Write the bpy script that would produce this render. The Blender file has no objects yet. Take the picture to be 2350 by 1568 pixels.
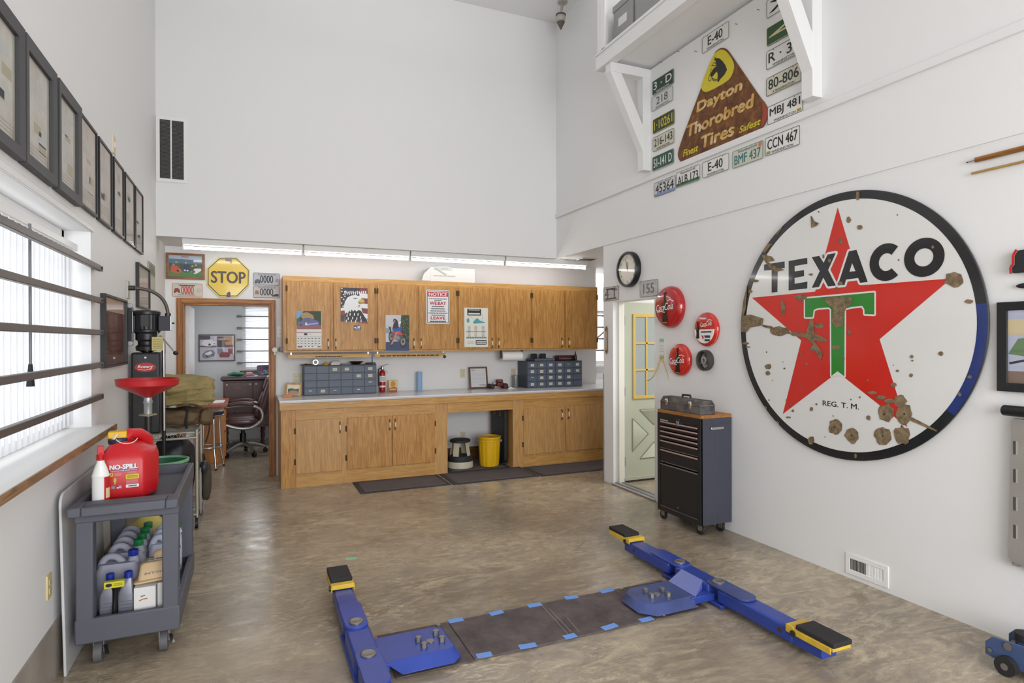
import bpy, bmesh, math, random
from mathutils import Vector, Matrix
from math import sin, cos, pi, radians as rad
random.seed(11)
SC = bpy.context.scene
COL = SC.collection

# ------------------------------------------------------------------ camera, world, lights, exposure
IMW, IMH, FPX = 2350.0, 1568.0, 1387.2
YAW, PITCH, ROLL, CAMH = rad(23.414), rad(-0.1134), rad(-0.1853), 1.6
_s, _c = sin(YAW), cos(YAW)
_f, _r, _u = Vector((_s, _c, 0)), Vector((_c, -_s, 0)), Vector((0, 0, 1))
CF = _f * cos(PITCH) + _u * sin(PITCH)
_u2 = _u * cos(PITCH) - _f * sin(PITCH)
CR = _r * cos(ROLL) + _u2 * sin(ROLL)
CU = _u2 * cos(ROLL) - _r * sin(ROLL)
CO = Vector((0, 0, CAMH))
camd = bpy.data.cameras.new('camera'); cam = bpy.data.objects.new('camera', camd); COL.objects.link(cam)
camd.sensor_width = 36.0; camd.lens = FPX / IMW * 36.0; camd.clip_start = 0.05; camd.clip_end = 100
cam.matrix_world = Matrix(((CR.x, CU.x, -CF.x, 0), (CR.y, CU.y, -CF.y, 0), (CR.z, CU.z, -CF.z, CAMH), (0, 0, 0, 1)))
SC.camera = cam
SC.view_settings.view_transform = 'Standard'; SC.view_settings.look = 'None'
SC.view_settings.gamma = 1.0; SC.view_settings.use_curve_mapping = False
SC.view_settings.exposure = 0.0
SC.cycles.use_denoising = True
SC.cycles.max_bounces = 8; SC.cycles.diffuse_bounces = 5; SC.cycles.glossy_bounces = 4
SC.cycles.transmission_bounces = 6; SC.cycles.transparent_max_bounces = 8
SC.cycles.caustics_reflective = False; SC.cycles.caustics_refractive = False
SC.cycles.sample_clamp_indirect = 6.0
w = bpy.data.worlds.new('overcast_sky'); SC.world = w; w.use_nodes = True
w.node_tree.nodes['Background'].inputs[0].default_value = (0.93, 0.965, 1.0, 1)
w.node_tree.nodes['Background'].inputs[1].default_value = 1.4

def area(name, loc, rot, sx, sy, power, col=(1, 1, 1)):
    d = bpy.data.lights.new(name, 'AREA'); d.shape = 'RECTANGLE'; d.size = sx; d.size_y = sy
    d.energy = power; d.color = col
    o = bpy.data.objects.new(name, d); COL.objects.link(o); o.location = loc; o.rotation_euler = rot
    return o
area('added_ceiling_fill', (1.4, 4.7, 4.95), (rad(180), 0, 0), 2.6, 1.6, 20)  # added upward fill that brightens the ceiling; no lamp hangs here
area('added_rear_fill', (1.3, -2.95, 1.9), (rad(66), 0, 0), 3.8, 2.6, 290, (.965, .98, 1))  # added front fill at an assumed rear opening, tilted to even the walls
area('left_window_daylight', (-1.06, 2.75, 1.66), (0, rad(-90), 0), 1.05, 2.9, 14, (.95, .975, 1))
area('office_ceiling_light', (0.3, 9.3, 2.60), (0, 0, 0), 1.2, 1.2, 13, (1, .99, .97))
area('office_window_daylight', (0.35, 10.90, 1.65), (rad(-90), 0, 0), 0.8, .9, 9, (.95, .975, 1))
area('recess_ceiling_light', (5.4, 7.9, 2.62), (0, 0, 0), 1.2, .5, 14, (1, .99, .97))
area('added_side_room_fill', (5.2, 4.4, 2.62), (0, 0, 0), 1.4, 1.0, 60, (1, .98, .95))  # unseen fill added to brighten the side room and its open door
area('loft_ceiling_light', (3.75, 4.2, 5.55), (0, 0, 0), .8, 1.6, 9, (1, .99, .97))

# ------------------------------------------------------------------ measuring helper: where a line of sight meets a wall or the floor
XL, XR, YU, YB, ZC, ZS, YO = -0.865, 3.68, 7.0, 7.708, 5.72, 2.665, 10.8
YF = 6.985          # front of the base cabinets
YC = 7.348          # front of the wall cabinets
ZT = 0.955          # worktop height
def on(u, v, ax, val):
    d = CF + CR * ((u - IMW / 2) / FPX) - CU * ((v - IMH / 2) / FPX)
    i = 'XYZ'.index(ax)
    return CO + d * ((val - CO[i]) / d[i])

# ------------------------------------------------------------------ materials
def lin(c):
    c = c / 255.0
    return c / 12.92 if c <= 0.04045 else ((c + 0.055) / 1.055) ** 2.4
def L3(rgb): return (lin(rgb[0]), lin(rgb[1]), lin(rgb[2]), 1.0)
MATS = {}
def mat(name, rgb, rough=.5, metal=0.0, var=0.0, vs=6.0, bump=0.0, bs=60.0, coat=0.0, spec=None):
    if name in MATS: return MATS[name]
    m = bpy.data.materials.new(name); m.use_nodes = True; MATS[name] = m
    nt = m.node_tree; b = nt.nodes['Principled BSDF']
    b.inputs['Base Color'].default_value = L3(rgb)
    b.inputs['Roughness'].default_value = rough; b.inputs['Metallic'].default_value = metal
    if coat: b.inputs['Coat Weight'].default_value = coat; b.inputs['Coat Roughness'].default_value = .06
    if spec is not None: b.inputs['Specular IOR Level'].default_value = spec
    if var or bump:
        tc = nt.nodes.new('ShaderNodeTexCoord')
    if var:
        n = nt.nodes.new('ShaderNodeTexNoise'); n.inputs['Scale'].default_value = vs; n.inputs['Detail'].default_value = 5
        nt.links.new(tc.outputs['Object'], n.inputs['Vector'])
        r = nt.nodes.new('ShaderNodeValToRGB')
        c = L3(rgb)
        r.color_ramp.elements[0].position = .3; r.color_ramp.elements[1].position = .7
        r.color_ramp.elements[0].color = tuple(max(0, x * (1 - var)) for x in c[:3]) + (1,)
        r.color_ramp.elements[1].color = tuple(min(1, x * (1 + var)) for x in c[:3]) + (1,)
        nt.links.new(n.outputs['Fac'], r.inputs['Fac']); nt.links.new(r.outputs['Color'], b.inputs['Base Color'])
    if bump:
        n2 = nt.nodes.new('ShaderNodeTexNoise'); n2.inputs['Scale'].default_value = bs; n2.inputs['Detail'].default_value = 4
        nt.links.new(tc.outputs['Object'], n2.inputs['Vector'])
        bp = nt.nodes.new('ShaderNodeBump'); bp.inputs['Strength'].default_value = bump; bp.inputs['Distance'].default_value = .01
        nt.links.new(n2.outputs['Fac'], bp.inputs['Height']); nt.links.new(bp.outputs['Normal'], b.inputs['Normal'])
    return m
def emit(name, rgb, strength):
    if name in MATS: return MATS[name]
    m = bpy.data.materials.new(name); m.use_nodes = True; MATS[name] = m
    b = m.node_tree.nodes['Principled BSDF']
    b.inputs['Base Color'].default_value = L3(rgb)
    b.inputs['Emission Color'].default_value = L3(rgb); b.inputs['Emission Strength'].default_value = strength
    return m
def glass(name='window_glass', tint=(1, 1, 1), gl=.04):
    if name in MATS: return MATS[name]
    m = bpy.data.materials.new(name); m.use_nodes = True; MATS[name] = m
    nt = m.node_tree; nt.nodes.remove(nt.nodes['Principled BSDF'])
    o = nt.nodes['Material Output']
    t = nt.nodes.new('ShaderNodeBsdfTransparent'); t.inputs[0].default_value = tint + (1,)
    g = nt.nodes.new('ShaderNodeBsdfGlossy'); g.inputs['Roughness'].default_value = .02
    lw = nt.nodes.new('ShaderNodeLayerWeight'); lw.inputs[0].default_value = .5
    pw = nt.nodes.new('ShaderNodeMath'); pw.operation = 'POWER'; pw.inputs[1].default_value = 5.0
    fr = nt.nodes.new('ShaderNodeMath'); fr.operation = 'MULTIPLY_ADD'; fr.inputs[1].default_value = .5; fr.inputs[2].default_value = gl
    nt.links.new(lw.outputs['Facing'], pw.inputs[0]); nt.links.new(pw.outputs[0], fr.inputs[0])
    mx = nt.nodes.new('ShaderNodeMixShader')
    nt.links.new(fr.outputs[0], mx.inputs[0]); nt.links.new(t.outputs[0], mx.inputs[1]); nt.links.new(g.outputs[0], mx.inputs[2])
    nt.links.new(mx.outputs[0], o.inputs[0])
    return m
def translucent(name, rgb, trans=.5):
    if name in MATS: return MATS[name]
    m = bpy.data.materials.new(name); m.use_nodes = True; MATS[name] = m
    nt = m.node_tree; nt.nodes.remove(nt.nodes['Principled BSDF']); o = nt.nodes['Material Output']
    d = nt.nodes.new('ShaderNodeBsdfDiffuse'); d.inputs[0].default_value = L3(rgb)
    t = nt.nodes.new('ShaderNodeBsdfTranslucent'); t.inputs[0].default_value = L3(rgb)
    mx = nt.nodes.new('ShaderNodeMixShader'); mx.inputs[0].default_value = trans
    nt.links.new(d.outputs[0], mx.inputs[1]); nt.links.new(t.outputs[0], mx.inputs[2]); nt.links.new(mx.outputs[0], o.inputs[0])
    return m
def wood(name, light, dark, axis='Z', rough=.42, freq=26.0, fig=1.0):
    """grain runs along the axis"""
    if name in MATS: return MATS[name]
    m = bpy.data.materials.new(name); m.use_nodes = True; MATS[name] = m
    nt = m.node_tree; b = nt.nodes['Principled BSDF']; b.inputs['Roughness'].default_value = rough
    tc = nt.nodes.new('ShaderNodeTexCoord'); mp = nt.nodes.new('ShaderNodeMapping')
    sc = {'X': (.09, 1, 1), 'Y': (1, .09, 1), 'Z': (1, 1, .09)}[axis]
    mp.inputs['Scale'].default_value = tuple(x * freq for x in sc)
    nt.links.new(tc.outputs['Object'], mp.inputs['Vector'])
    n = nt.nodes.new('ShaderNodeTexNoise'); n.inputs['Scale'].default_value = 1.6; n.inputs['Detail'].default_value = 6; n.inputs['Distortion'].default_value = 1.2 * fig
    nt.links.new(mp.outputs[0], n.inputs['Vector'])
    mp2 = nt.nodes.new('ShaderNodeMapping'); mp2.inputs['Scale'].default_value = tuple(x * freq * 5 for x in {'X': (.03, 1, 1), 'Y': (1, .03, 1), 'Z': (1, 1, .03)}[axis])
    nt.links.new(tc.outputs['Object'], mp2.inputs['Vector'])
    n3 = nt.nodes.new('ShaderNodeTexNoise'); n3.inputs['Scale'].default_value = 1.0; n3.inputs['Detail'].default_value = 3
    nt.links.new(mp2.outputs[0], n3.inputs['Vector'])
    r = nt.nodes.new('ShaderNodeValToRGB')
    r.color_ramp.elements[0].position = .36; r.color_ramp.elements[1].position = .62
    r.color_ramp.elements[0].color = L3(dark); r.color_ramp.elements[1].color = L3(light)
    nt.links.new(n.outputs['Fac'], r.inputs['Fac'])
    r2 = nt.nodes.new('ShaderNodeValToRGB'); r2.color_ramp.elements[0].position = .35; r2.color_ramp.elements[1].position = .6
    r2.color_ramp.elements[0].color = (.86, .82, .76, 1); r2.color_ramp.elements[1].color = (1, 1, 1, 1)
    nt.links.new(n3.outputs['Fac'], r2.inputs['Fac'])
    mx = nt.nodes.new('ShaderNodeMix'); mx.data_type = 'RGBA'; mx.blend_type = 'MULTIPLY'; mx.inputs[0].default_value = .75
    nt.links.new(r.outputs[0], mx.inputs[6]); nt.links.new(r2.outputs[0], mx.inputs[7]); nt.links.new(mx.outputs[2], b.inputs['Base Color'])
    return m
def concrete():
    m = bpy.data.materials.new('polished_concrete'); m.use_nodes = True; nt = m.node_tree; b = nt.nodes['Principled BSDF']
    tc = nt.nodes.new('ShaderNodeTexCoord')
    def noise(scale, detail, dist=0.0, stretch=(1, 1, 1), rot=0.0, rough=.55):
        mp = nt.nodes.new('ShaderNodeMapping'); mp.inputs['Scale'].default_value = stretch; mp.inputs['Rotation'].default_value = (0, 0, rot)
        nt.links.new(tc.outputs['Object'], mp.inputs['Vector'])
        n = nt.nodes.new('ShaderNodeTexNoise'); n.inputs['Scale'].default_value = scale; n.inputs['Detail'].default_value = detail
        n.inputs['Distortion'].default_value = dist; n.inputs['Roughness'].default_value = rough
        nt.links.new(mp.outputs[0], n.inputs['Vector']); return n.outputs['Fac']
    def ramp(fac, stops):
        r = nt.nodes.new('ShaderNodeValToRGB'); e = r.color_ramp.elements
        while len(e) < len(stops): e.new(.5)
        for k, (p, c) in enumerate(stops): e[k].position = p; e[k].color = c
        nt.links.new(fac, r.inputs['Fac']); return r.outputs[0]
    def mix(a, bb, fac=1.0, mode='MIX'):
        x = nt.nodes.new('ShaderNodeMix'); x.data_type = 'RGBA'; x.blend_type = mode
        if isinstance(fac, float): x.inputs[0].default_value = fac
        else: nt.links.new(fac, x.inputs[0])
        nt.links.new(a, x.inputs[6]); nt.links.new(bb, x.inputs[7]); return x.outputs[2]
    g = lambda v: (v, v, v, 1)
    base = ramp(noise(.85, 6, .9), [(.28, L3((120, 109, 96))), (.5, L3((150, 137, 120))), (.72, L3((174, 160, 140)))])
    swirl = ramp(noise(2.6, 9, 2.6, (1.0, 2.4, 1), .5, .68), [(.46, g(0)), (.66, g(1))])
    pale = ramp(noise(.6, 3, .5), [(.38, g(.1)), (.62, g(.9))])
    cream = nt.nodes.new('ShaderNodeRGB'); cream.outputs[0].default_value = L3((206, 190, 160))
    sp = mix(swirl, pale, 1.0, 'MULTIPLY')
    fine = ramp(noise(7.5, 9, 2.2, (1, 2.2, 1), .45, .7), [(.48, g(0)), (.66, g(.95))])
    c0 = mix(base, cream.outputs[0], sp)
    c1 = mix(c0, cream.outputs[0], mix(fine, ramp(noise(1.1, 4, 1.2), [(.42, g(0)), (.6, g(1))]), 1.0, 'MULTIPLY'))
    streak = ramp(noise(15, 8, .7, (1, 3.2, 1), .3, .72), [(.32, g(.76)), (.62, g(1.05))])
    c2 = mix(c1, streak, .85, 'MULTIPLY')
    stain = ramp(noise(1.15, 2, .3, rot=1.1), [(.22, g(.66)), (.40, g(1))])
    c3 = mix(c2, stain, .8, 'MULTIPLY')
    nt.links.new(c3, b.inputs['Base Color'])
    rr = ramp(noise(3.2, 7, 1.6, (1, 1.8, 1), .5), [(.3, g(.13)), (.7, g(.33))])
    nt.links.new(rr, b.inputs['Roughness'])
    bp = nt.nodes.new('ShaderNodeBump'); bp.inputs['Strength'].default_value = .22; bp.inputs['Distance'].default_value = .004
    nt.links.new(noise(11, 6, 1.2, (1, 1.8, 1), .4), bp.inputs['Height']); nt.links.new(bp.outputs[0], b.inputs['Normal'])
    return m
def rusty(name, a, bcol, c, scale=9):
    if name in MATS: return MATS[name]
    m = bpy.data.materials.new(name); m.use_nodes = True; MATS[name] = m; nt = m.node_tree; b = nt.nodes['Principled BSDF']
    b.inputs['Roughness'].default_value = .75
    tc = nt.nodes.new('ShaderNodeTexCoord'); n = nt.nodes.new('ShaderNodeTexNoise'); n.inputs['Scale'].default_value = scale; n.inputs['Detail'].default_value = 10; n.inputs['Roughness'].default_value = .72
    nt.links.new(tc.outputs['Object'], n.inputs['Vector'])
    r = nt.nodes.new('ShaderNodeValToRGB'); e = r.color_ramp.elements; e.new(.5)
    for k, (p, q) in enumerate(((.36, a), (.5, bcol), (.64, c))): e[k].position = p; e[k].color = L3(q)
    nt.links.new(n.outputs['Fac'], r.inputs['Fac']); nt.links.new(r.outputs[0], b.inputs['Base Color'])
    return m

WALL = mat('white_wall_paint', (232, 232, 232), .55, bump=.04, bs=140)
TRIMW = mat('white_trim_paint', (230, 230, 230), .4)
GREYWALL = mat('office_wall_paint', (205, 208, 210), .6)
OAKV = wood('oak_vertical', (200, 150, 82), (170, 116, 52), 'Z', fig=1.1)
OAKH = wood('oak_horizontal', (206, 160, 94), (186, 138, 74), 'X', fig=1.0)
OAKL = wood('pale_oak_vertical', (204, 160, 102), (184, 138, 82), 'Z', fig=.8)
CASE = wood('casing_wood', (178, 118, 52), (142, 86, 30), 'Z', fig=.5)
CASEH = wood('casing_wood_horizontal', (178, 118, 52), (142, 86, 30), 'X', fig=.5)
BLK = mat('black_satin', (22, 22, 24), .4)
BLKM = mat('black_matte', (34, 34, 36), .7)
RUB = mat('black_rubber', (38, 36, 38), .75, var=.25, vs=8)
CHROME = mat('chrome', (200, 200, 204), .18, 1.0)
STEEL = mat('brushed_steel', (165, 165, 168), .35, 1.0)
DKST = mat('dark_steel', (78, 76, 76), .45, .8)
IVORY = mat('ivory_plastic', (214, 204, 172), .4)
WHT = mat('white_plastic', (236, 236, 234), .35)
WPR = mat('white_print', (232, 232, 232), .4)
REDP = mat('red_print', (196, 30, 34), .4)
BLKP = mat('black_print', (30, 29, 30), .45)
GREENP = mat('green_print', (38, 118, 52), .4)
BLUEP = mat('blue_print', (44, 66, 140), .45)
GLASS = glass()
CONC = concrete()
CURB = mat('raw_concrete', (150, 142, 132), .85, var=.2, vs=4, bump=.2, bs=40)
GREYP = mat('grey_print', (140, 140, 142), .5)
PAPER = mat('paper', (230, 229, 226), .7)
# ------------------------------------------------------------------ mesh building
FRM = {'R': ((0, -1, 0), (0, 0, 1), (-1, 0, 0)), 'L': ((0, 1, 0), (0, 0, 1), (1, 0, 0)),
       'B': ((1, 0, 0), (0, 0, 1), (0, -1, 0)), 'F': ((1, 0, 0), (0, 1, 0), (0, 0, 1))}
def FR(kind, o, spin=0.0):
    x, y, z = (Vector(a) for a in FRM[kind])
    M = Matrix(((x.x, y.x, z.x, o[0]), (x.y, y.y, z.y, o[1]), (x.z, y.z, z.z, o[2]), (0, 0, 0, 1)))
    return M @ Matrix.Rotation(spin, 4, 'Z') if spin else M
def TR(x, y, z, rz=0.0, rx=0.0, ry=0.0):
    return Matrix.Translation((x, y, z)) @ Matrix.Rotation(rz, 4, 'Z') @ Matrix.Rotation(ry, 4, 'Y') @ Matrix.Rotation(rx, 4, 'X')
_glyph = {}
def glyphs(s, bold=0.0, shear=0.0):
    k = (s, bold, shear)
    if k in _glyph: return _glyph[k]
    cu = bpy.data.curves.new('t', 'FONT'); cu.body = s; cu.size = 1.0; cu.offset = bold; cu.shear = shear; cu.resolution_u = 3
    cu.fill_mode = 'FRONT'
    ob = bpy.data.objects.new('t', cu); COL.objects.link(ob)
    me = bpy.data.meshes.new_from_object(ob)
    vs = [(v.co.x, v.co.y) for v in me.vertices]; fs = [tuple(p.vertices) for p in me.polygons]
    up = [p.normal.z > 0 for p in me.polygons]
    fs = [f if u else f[::-1] for f, u in zip(fs, up)]
    bpy.data.objects.remove(ob); bpy.data.meshes.remove(me); bpy.data.curves.remove(cu)
    if not vs: vs, fs = [(0, 0), (1, 0), (1, 1)], []
    x0 = min(v[0] for v in vs); x1 = max(v[0] for v in vs); y0 = min(v[1] for v in vs); y1 = max(v[1] for v in vs)
    n = [((v[0] - x0) / max(x1 - x0, 1e-6), (v[1] - y0) / max(y1 - y0, 1e-6)) for v in vs]
    _glyph[k] = (n, fs, (x1 - x0) / max(y1 - y0, 1e-6)); return _glyph[k]
class MB:
    def __init__(s, M=None): s.v = []; s.f = []; s.fm = []; s.mats = []; s.M = M or Matrix()
    def add(s, vs, fs, m, M=None):
        T = s.M @ M if M is not None else s.M
        b = len(s.v)
        if m not in s.mats: s.mats.append(m)
        k = s.mats.index(m)
        s.v.extend(T @ Vector(p) for p in vs)
        for f in fs: s.f.append(tuple(i + b for i in f)); s.fm.append(k)
        return s
    def box(s, x0, y0, z0, x1, y1, z1, m, M=None):
        if x0 > x1: x0, x1 = x1, x0
        if y0 > y1: y0, y1 = y1, y0
        if z0 > z1: z0, z1 = z1, z0
        return s.add([(x0, y0, z0), (x1, y0, z0), (x1, y1, z0), (x0, y1, z0), (x0, y0, z1), (x1, y0, z1), (x1, y1, z1), (x0, y1, z1)],
                     [(0, 3, 2, 1), (4, 5, 6, 7), (0, 1, 5, 4), (1, 2, 6, 5), (2, 3, 7, 6), (3, 0, 4, 7)], m, M)
    def bar(s, p, q, wd, ht, m, up=(0, 0, 1)):
        p, q = Vector(p), Vector(q); d = (q - p).normalized(); a = d.cross(Vector(up)).normalized(); b = a.cross(d)
        vs = [e + a * (wd / 2 * i) + b * (ht / 2 * j) for e in (p, q) for i, j in ((-1, -1), (1, -1), (1, 1), (-1, 1))]
        return s.add(vs, [(0, 1, 2, 3), (7, 6, 5, 4), (0, 4, 5, 1), (1, 5, 6, 2), (2, 6, 7, 3), (3, 7, 4, 0)], m)
    def cyl(s, p, q, r0, m, r1=None, n=16, caps=True):
        r1 = r0 if r1 is None else r1
        p, q = Vector(p), Vector(q); d = (q - p).normalized()
        a = d.orthogonal().normalized(); b = d.cross(a)
        vs = [p + (a * cos(2 * pi * i / n) + b * sin(2 * pi * i / n)) * r0 for i in range(n)] + [q + (a * cos(2 * pi * i / n) + b * sin(2 * pi * i / n)) * r1 for i in range(n)]
        fs = [(i, (i + 1) % n, n + (i + 1) % n, n + i) for i in range(n)]
        if caps: fs += [tuple(range(n - 1, -1, -1)), tuple(range(n, 2 * n))]
        return s.add(vs, fs, m)
    def tube(s, pts, r, m, n=8, closed=False, caps=True):
        pts = [Vector(p) for p in pts]; N = len(pts); rs = r if isinstance(r, (list, tuple)) else [r] * N
        prev = None; vs = []
        for i, p in enumerate(pts):
            t = (pts[(i + 1) % N] - pts[i - 1]) if closed else (pts[min(i + 1, N - 1)] - pts[max(i - 1, 0)])
            t.normalize()
            a = t.orthogonal().normalized() if prev is None else (prev - t * prev.dot(t)).normalized()
            prev = a; b = t.cross(a)
            vs += [p + (a * cos(2 * pi * k / n) + b * sin(2 * pi * k / n)) * rs[i] for k in range(n)]
        fs = []
        for i in range(N if closed else N - 1):
            j = (i + 1) % N
            fs += [(i * n + k, i * n + (k + 1) % n, j * n + (k + 1) % n, j * n + k) for k in range(n)]
        if caps and not closed: fs += [tuple(range(n - 1, -1, -1)), tuple(range((N - 1) * n, N * n))]
        return s.add(vs, fs, m)
    def lathe(s, prof, m, n=24, M=None, sx=1.0, sy=1.0):
        vs = []; fs = []
        for r, z in prof: vs += [(r * cos(2 * pi * k / n) * sx, r * sin(2 * pi * k / n) * sy, z) for k in range(n)]
        for i in range(len(prof) - 1):
            fs += [(i * n + k, i * n + (k + 1) % n, (i + 1) * n + (k + 1) % n, (i + 1) * n + k) for k in range(n)]
        if prof[0][0] > 1e-4: fs.append(tuple(range(n - 1, -1, -1)))
        if prof[-1][0] > 1e-4: fs.append(tuple(range((len(prof) - 1) * n, len(prof) * n)))
        return s.add(vs, fs, m, M)
    def ring(s, prof, m, n=32, M=None):     # a closed profile turned round the axis (hollow)
        vs = []; fs = []; P = len(prof)
        for r, z in prof: vs += [(r * cos(2 * pi * k / n), r * sin(2 * pi * k / n), z) for k in range(n)]
        for i in range(P):
            j = (i + 1) % P
            fs += [(i * n + k, i * n + (k + 1) % n, j * n + (k + 1) % n, j * n + k) for k in range(n)]
        return s.add(vs, fs, m, M)
    def prism(s, pts, z0, z1, m, M=None, taper=1.0):
        A = sum(pts[i][0] * pts[(i + 1) % len(pts)][1] - pts[(i + 1) % len(pts)][0] * pts[i][1] for i in range(len(pts)))
        if A < 0: pts = pts[::-1]
        n = len(pts); cx = sum(p[0] for p in pts) / n; cy = sum(p[1] for p in pts) / n
        vs = [(p[0], p[1], z0) for p in pts] + [(cx + (p[0] - cx) * taper, cy + (p[1] - cy) * taper, z1) for p in pts]
        return s.add(vs, [tuple(range(n - 1, -1, -1)), tuple(range(n, 2 * n))] + [(i, (i + 1) % n, n + (i + 1) % n, n + i) for i in range(n)], m, M)
    def flat(s, pts, z, m, M=None):
        A = sum(pts[i][0] * pts[(i + 1) % len(pts)][1] - pts[(i + 1) % len(pts)][0] * pts[i][1] for i in range(len(pts)))
        if A < 0: pts = pts[::-1]
        return s.add([(p[0], p[1], z) for p in pts], [tuple(range(len(pts)))], m, M)
    def rect(s, x0, y0, x1, y1, z, m): return s.flat([(x0, y0), (x1, y0), (x1, y1), (x0, y1)], z, m)
    def disc(s, cx, cy, rx, z, m, ry=None, n=24, a=0.0):
        ry = rx if ry is None else ry
        return s.flat([(cx + rx * cos(2 * pi * k / n) * cos(a) - ry * sin(2 * pi * k / n) * sin(a), cy + rx * cos(2 * pi * k / n) * sin(a) + ry * sin(2 * pi * k / n) * cos(a)) for k in range(n)], z, m)
    def line(s, pts, wd, z, m):
        for i_, ((x0, y0), (x1, y1)) in enumerate(zip(pts[:-1], pts[1:])):
            d = math.hypot(x1 - x0, y1 - y0) or 1; nx, ny = -(y1 - y0) / d * wd / 2, (x1 - x0) / d * wd / 2
            s.flat([(x0 + nx, y0 + ny), (x0 - nx, y0 - ny), (x1 - nx, y1 - ny), (x1 + nx, y1 + ny)], z + (i_ % 8) * 3e-5, m)
        return s
    def frame(s, x0, y0, x1, y1, wd, z0, z1, m, lip=0.0):
        o = [(x0, y0), (x1, y0), (x1, y1), (x0, y1)]; i_ = [(x0 + wd, y0 + wd), (x1 - wd, y0 + wd), (x1 - wd, y1 - wd), (x0 + wd, y1 - wd)]
        zi = z1 - lip
        vs = [(a, b, z0) for a, b in o] + [(a, b, z1) for a, b in o] + [(a, b, zi) for a, b in i_] + [(a, b, z0) for a, b in i_]
        fs = []
        for k in range(4):
            j = (k + 1) % 4
            fs += [(k, j, 4 + j, 4 + k), (4 + k, 4 + j, 8 + j, 8 + k), (8 + k, 8 + j, 12 + j, 12 + k), (12 + k, 12 + j, j, k)]
        return s.add(vs, fs, m)
    def ell(s, c, r, m, n=16, k=10, M=None):
        vs = []; fs = []
        for i in range(k + 1):
            t = pi * i / k - pi / 2
            vs += [(c[0] + r[0] * cos(t) * cos(2 * pi * j / n), c[1] + r[1] * cos(t) * sin(2 * pi * j / n), c[2] + r[2] * sin(t)) for j in range(n)]
        for i in range(k): fs += [(i * n + j, i * n + (j + 1) % n, (i + 1) * n + (j + 1) % n, (i + 1) * n + j) for j in range(n)]
        return s.add(vs, fs, m, M)
    def grid(s, fn, nu, nv, m, closed_u=False):
        vs = [fn(i / (nu if closed_u else nu - 1), j / (nv - 1)) for j in range(nv) for i in range(nu)]
        fs = []
        for j in range(nv - 1):
            for i in range(nu if closed_u else nu - 1):
                k = (i + 1) % nu; fs.append((j * nu + i, j * nu + k, (j + 1) * nu + k, (j + 1) * nu + i))
        return s.add(vs, fs, m)
    def text(s, t, cx, cy, h, z, m, w=None, bold=.012, shear=0.0, spin=0.0):
        n, fs, asp = glyphs(t, 0.0, shear)
        w = h * asp if w is None else w
        c, q = cos(spin), sin(spin); e = bold * h * 1.3
        for i, (dx, dy) in enumerate(((0, 0), (e, 0), (-e, 0), (0, e * .7), (0, -e * .7)) if bold > .002 else ((0, 0),)):
            vs = []
            for a, b in n:
                x, y = (a - .5) * (w - 2 * e) + dx, (b - .5) * (h - 1.4 * e) + dy
                vs.append((cx + x * c - y * q, cy + x * q + y * c, z + i * 1e-5))
            s.add(vs, fs, m)
        return s
    def scribble(s, x0, y0, x1, y1, z, m, rows=1, fill=.6, seed=0):   # lines of print too small to read
        rg = random.Random(seed); dy = (y1 - y0) / rows
        for k in range(rows):
            x = x0
            while x < x1 - 1e-6:
                wd = (x1 - x0) * rg.uniform(.03, .12)
                s.rect(x, y0 + k * dy + dy * (1 - fill) / 2, min(x1, x + wd * .82), y0 + k * dy + dy * (1 + fill) / 2, z, m); x += wd
        return s
    def build(s, name, parent=None, bev=0.0, label=None, seg=2, smooth=True, ang=38, sub=0):
        me = bpy.data.meshes.new(name)
        if parent is None:
            xs = [p.x for p in s.v]; ys = [p.y for p in s.v]; zs = [p.z for p in s.v]
            loc = Vector(((min(xs) + max(xs)) / 2, (min(ys) + max(ys)) / 2, min(zs)))
        else:
            top = parent
            while top.parent: top = top.parent
            loc = Vector(top.location)
        me.from_pydata([tuple(p - loc) for p in s.v], [], s.f)
        for m in s.mats: me.materials.append(m)
        me.polygons.foreach_set('material_index', s.fm)
        if smooth:
            me.polygons.foreach_set('use_smooth', [True] * len(me.polygons))
            me.set_sharp_from_angle(angle=rad(ang))
        me.update()
        o = bpy.data.objects.new(name, me); COL.objects.link(o)
        if parent is None: o.location = loc
        else: o.parent = parent
        if bev:
            b = o.modifiers.new('edge', 'BEVEL'); b.width = bev; b.segments = seg; b.limit_method = 'ANGLE'; b.angle_limit = rad(40)
        if sub:
            b = o.modifiers.new('soft', 'SUBSURF'); b.levels = sub; b.render_levels = sub
        if label: o['label'] = label
        return o
def thing(name, label, cat, loc, group=None):
    o = bpy.data.objects.new(name, None); COL.objects.link(o); o.location = loc
    o.empty_display_size = .1; o['label'] = label; o['category'] = cat
    if group: o['group'] = group
    return o
def tag(o, label, cat, group=None):
    o['label'] = label; o['category'] = cat
    if group: o['group'] = group
    return o
def struct(o): o['kind'] = 'structure'; return o
def sroot(name, loc):
    o = bpy.data.objects.new(name, None); COL.objects.link(o); o.location = loc; o['kind'] = 'structure'; return o
def dup(root, loc, label, group=None):
    r = root.copy(); COL.objects.link(r); r.location = loc; r['label'] = label
    if group: r['group'] = group
    for ch in list(root.children):
        c = ch.copy(); COL.objects.link(c); c.parent = r
        for g in list(ch.children):
            d = g.copy(); COL.objects.link(d); d.parent = c
    return r
def rr(x0, y0, x1, y1, r, n=5):
    P = []
    for cx, cy, a in ((x1 - r, y1 - r, 0), (x0 + r, y1 - r, pi / 2), (x0 + r, y0 + r, pi), (x1 - r, y0 + r, 1.5 * pi)):
        P += [(cx + r * cos(a + pi / 2 * k / n), cy + r * sin(a + pi / 2 * k / n)) for k in range(n + 1)]
    return P
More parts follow.
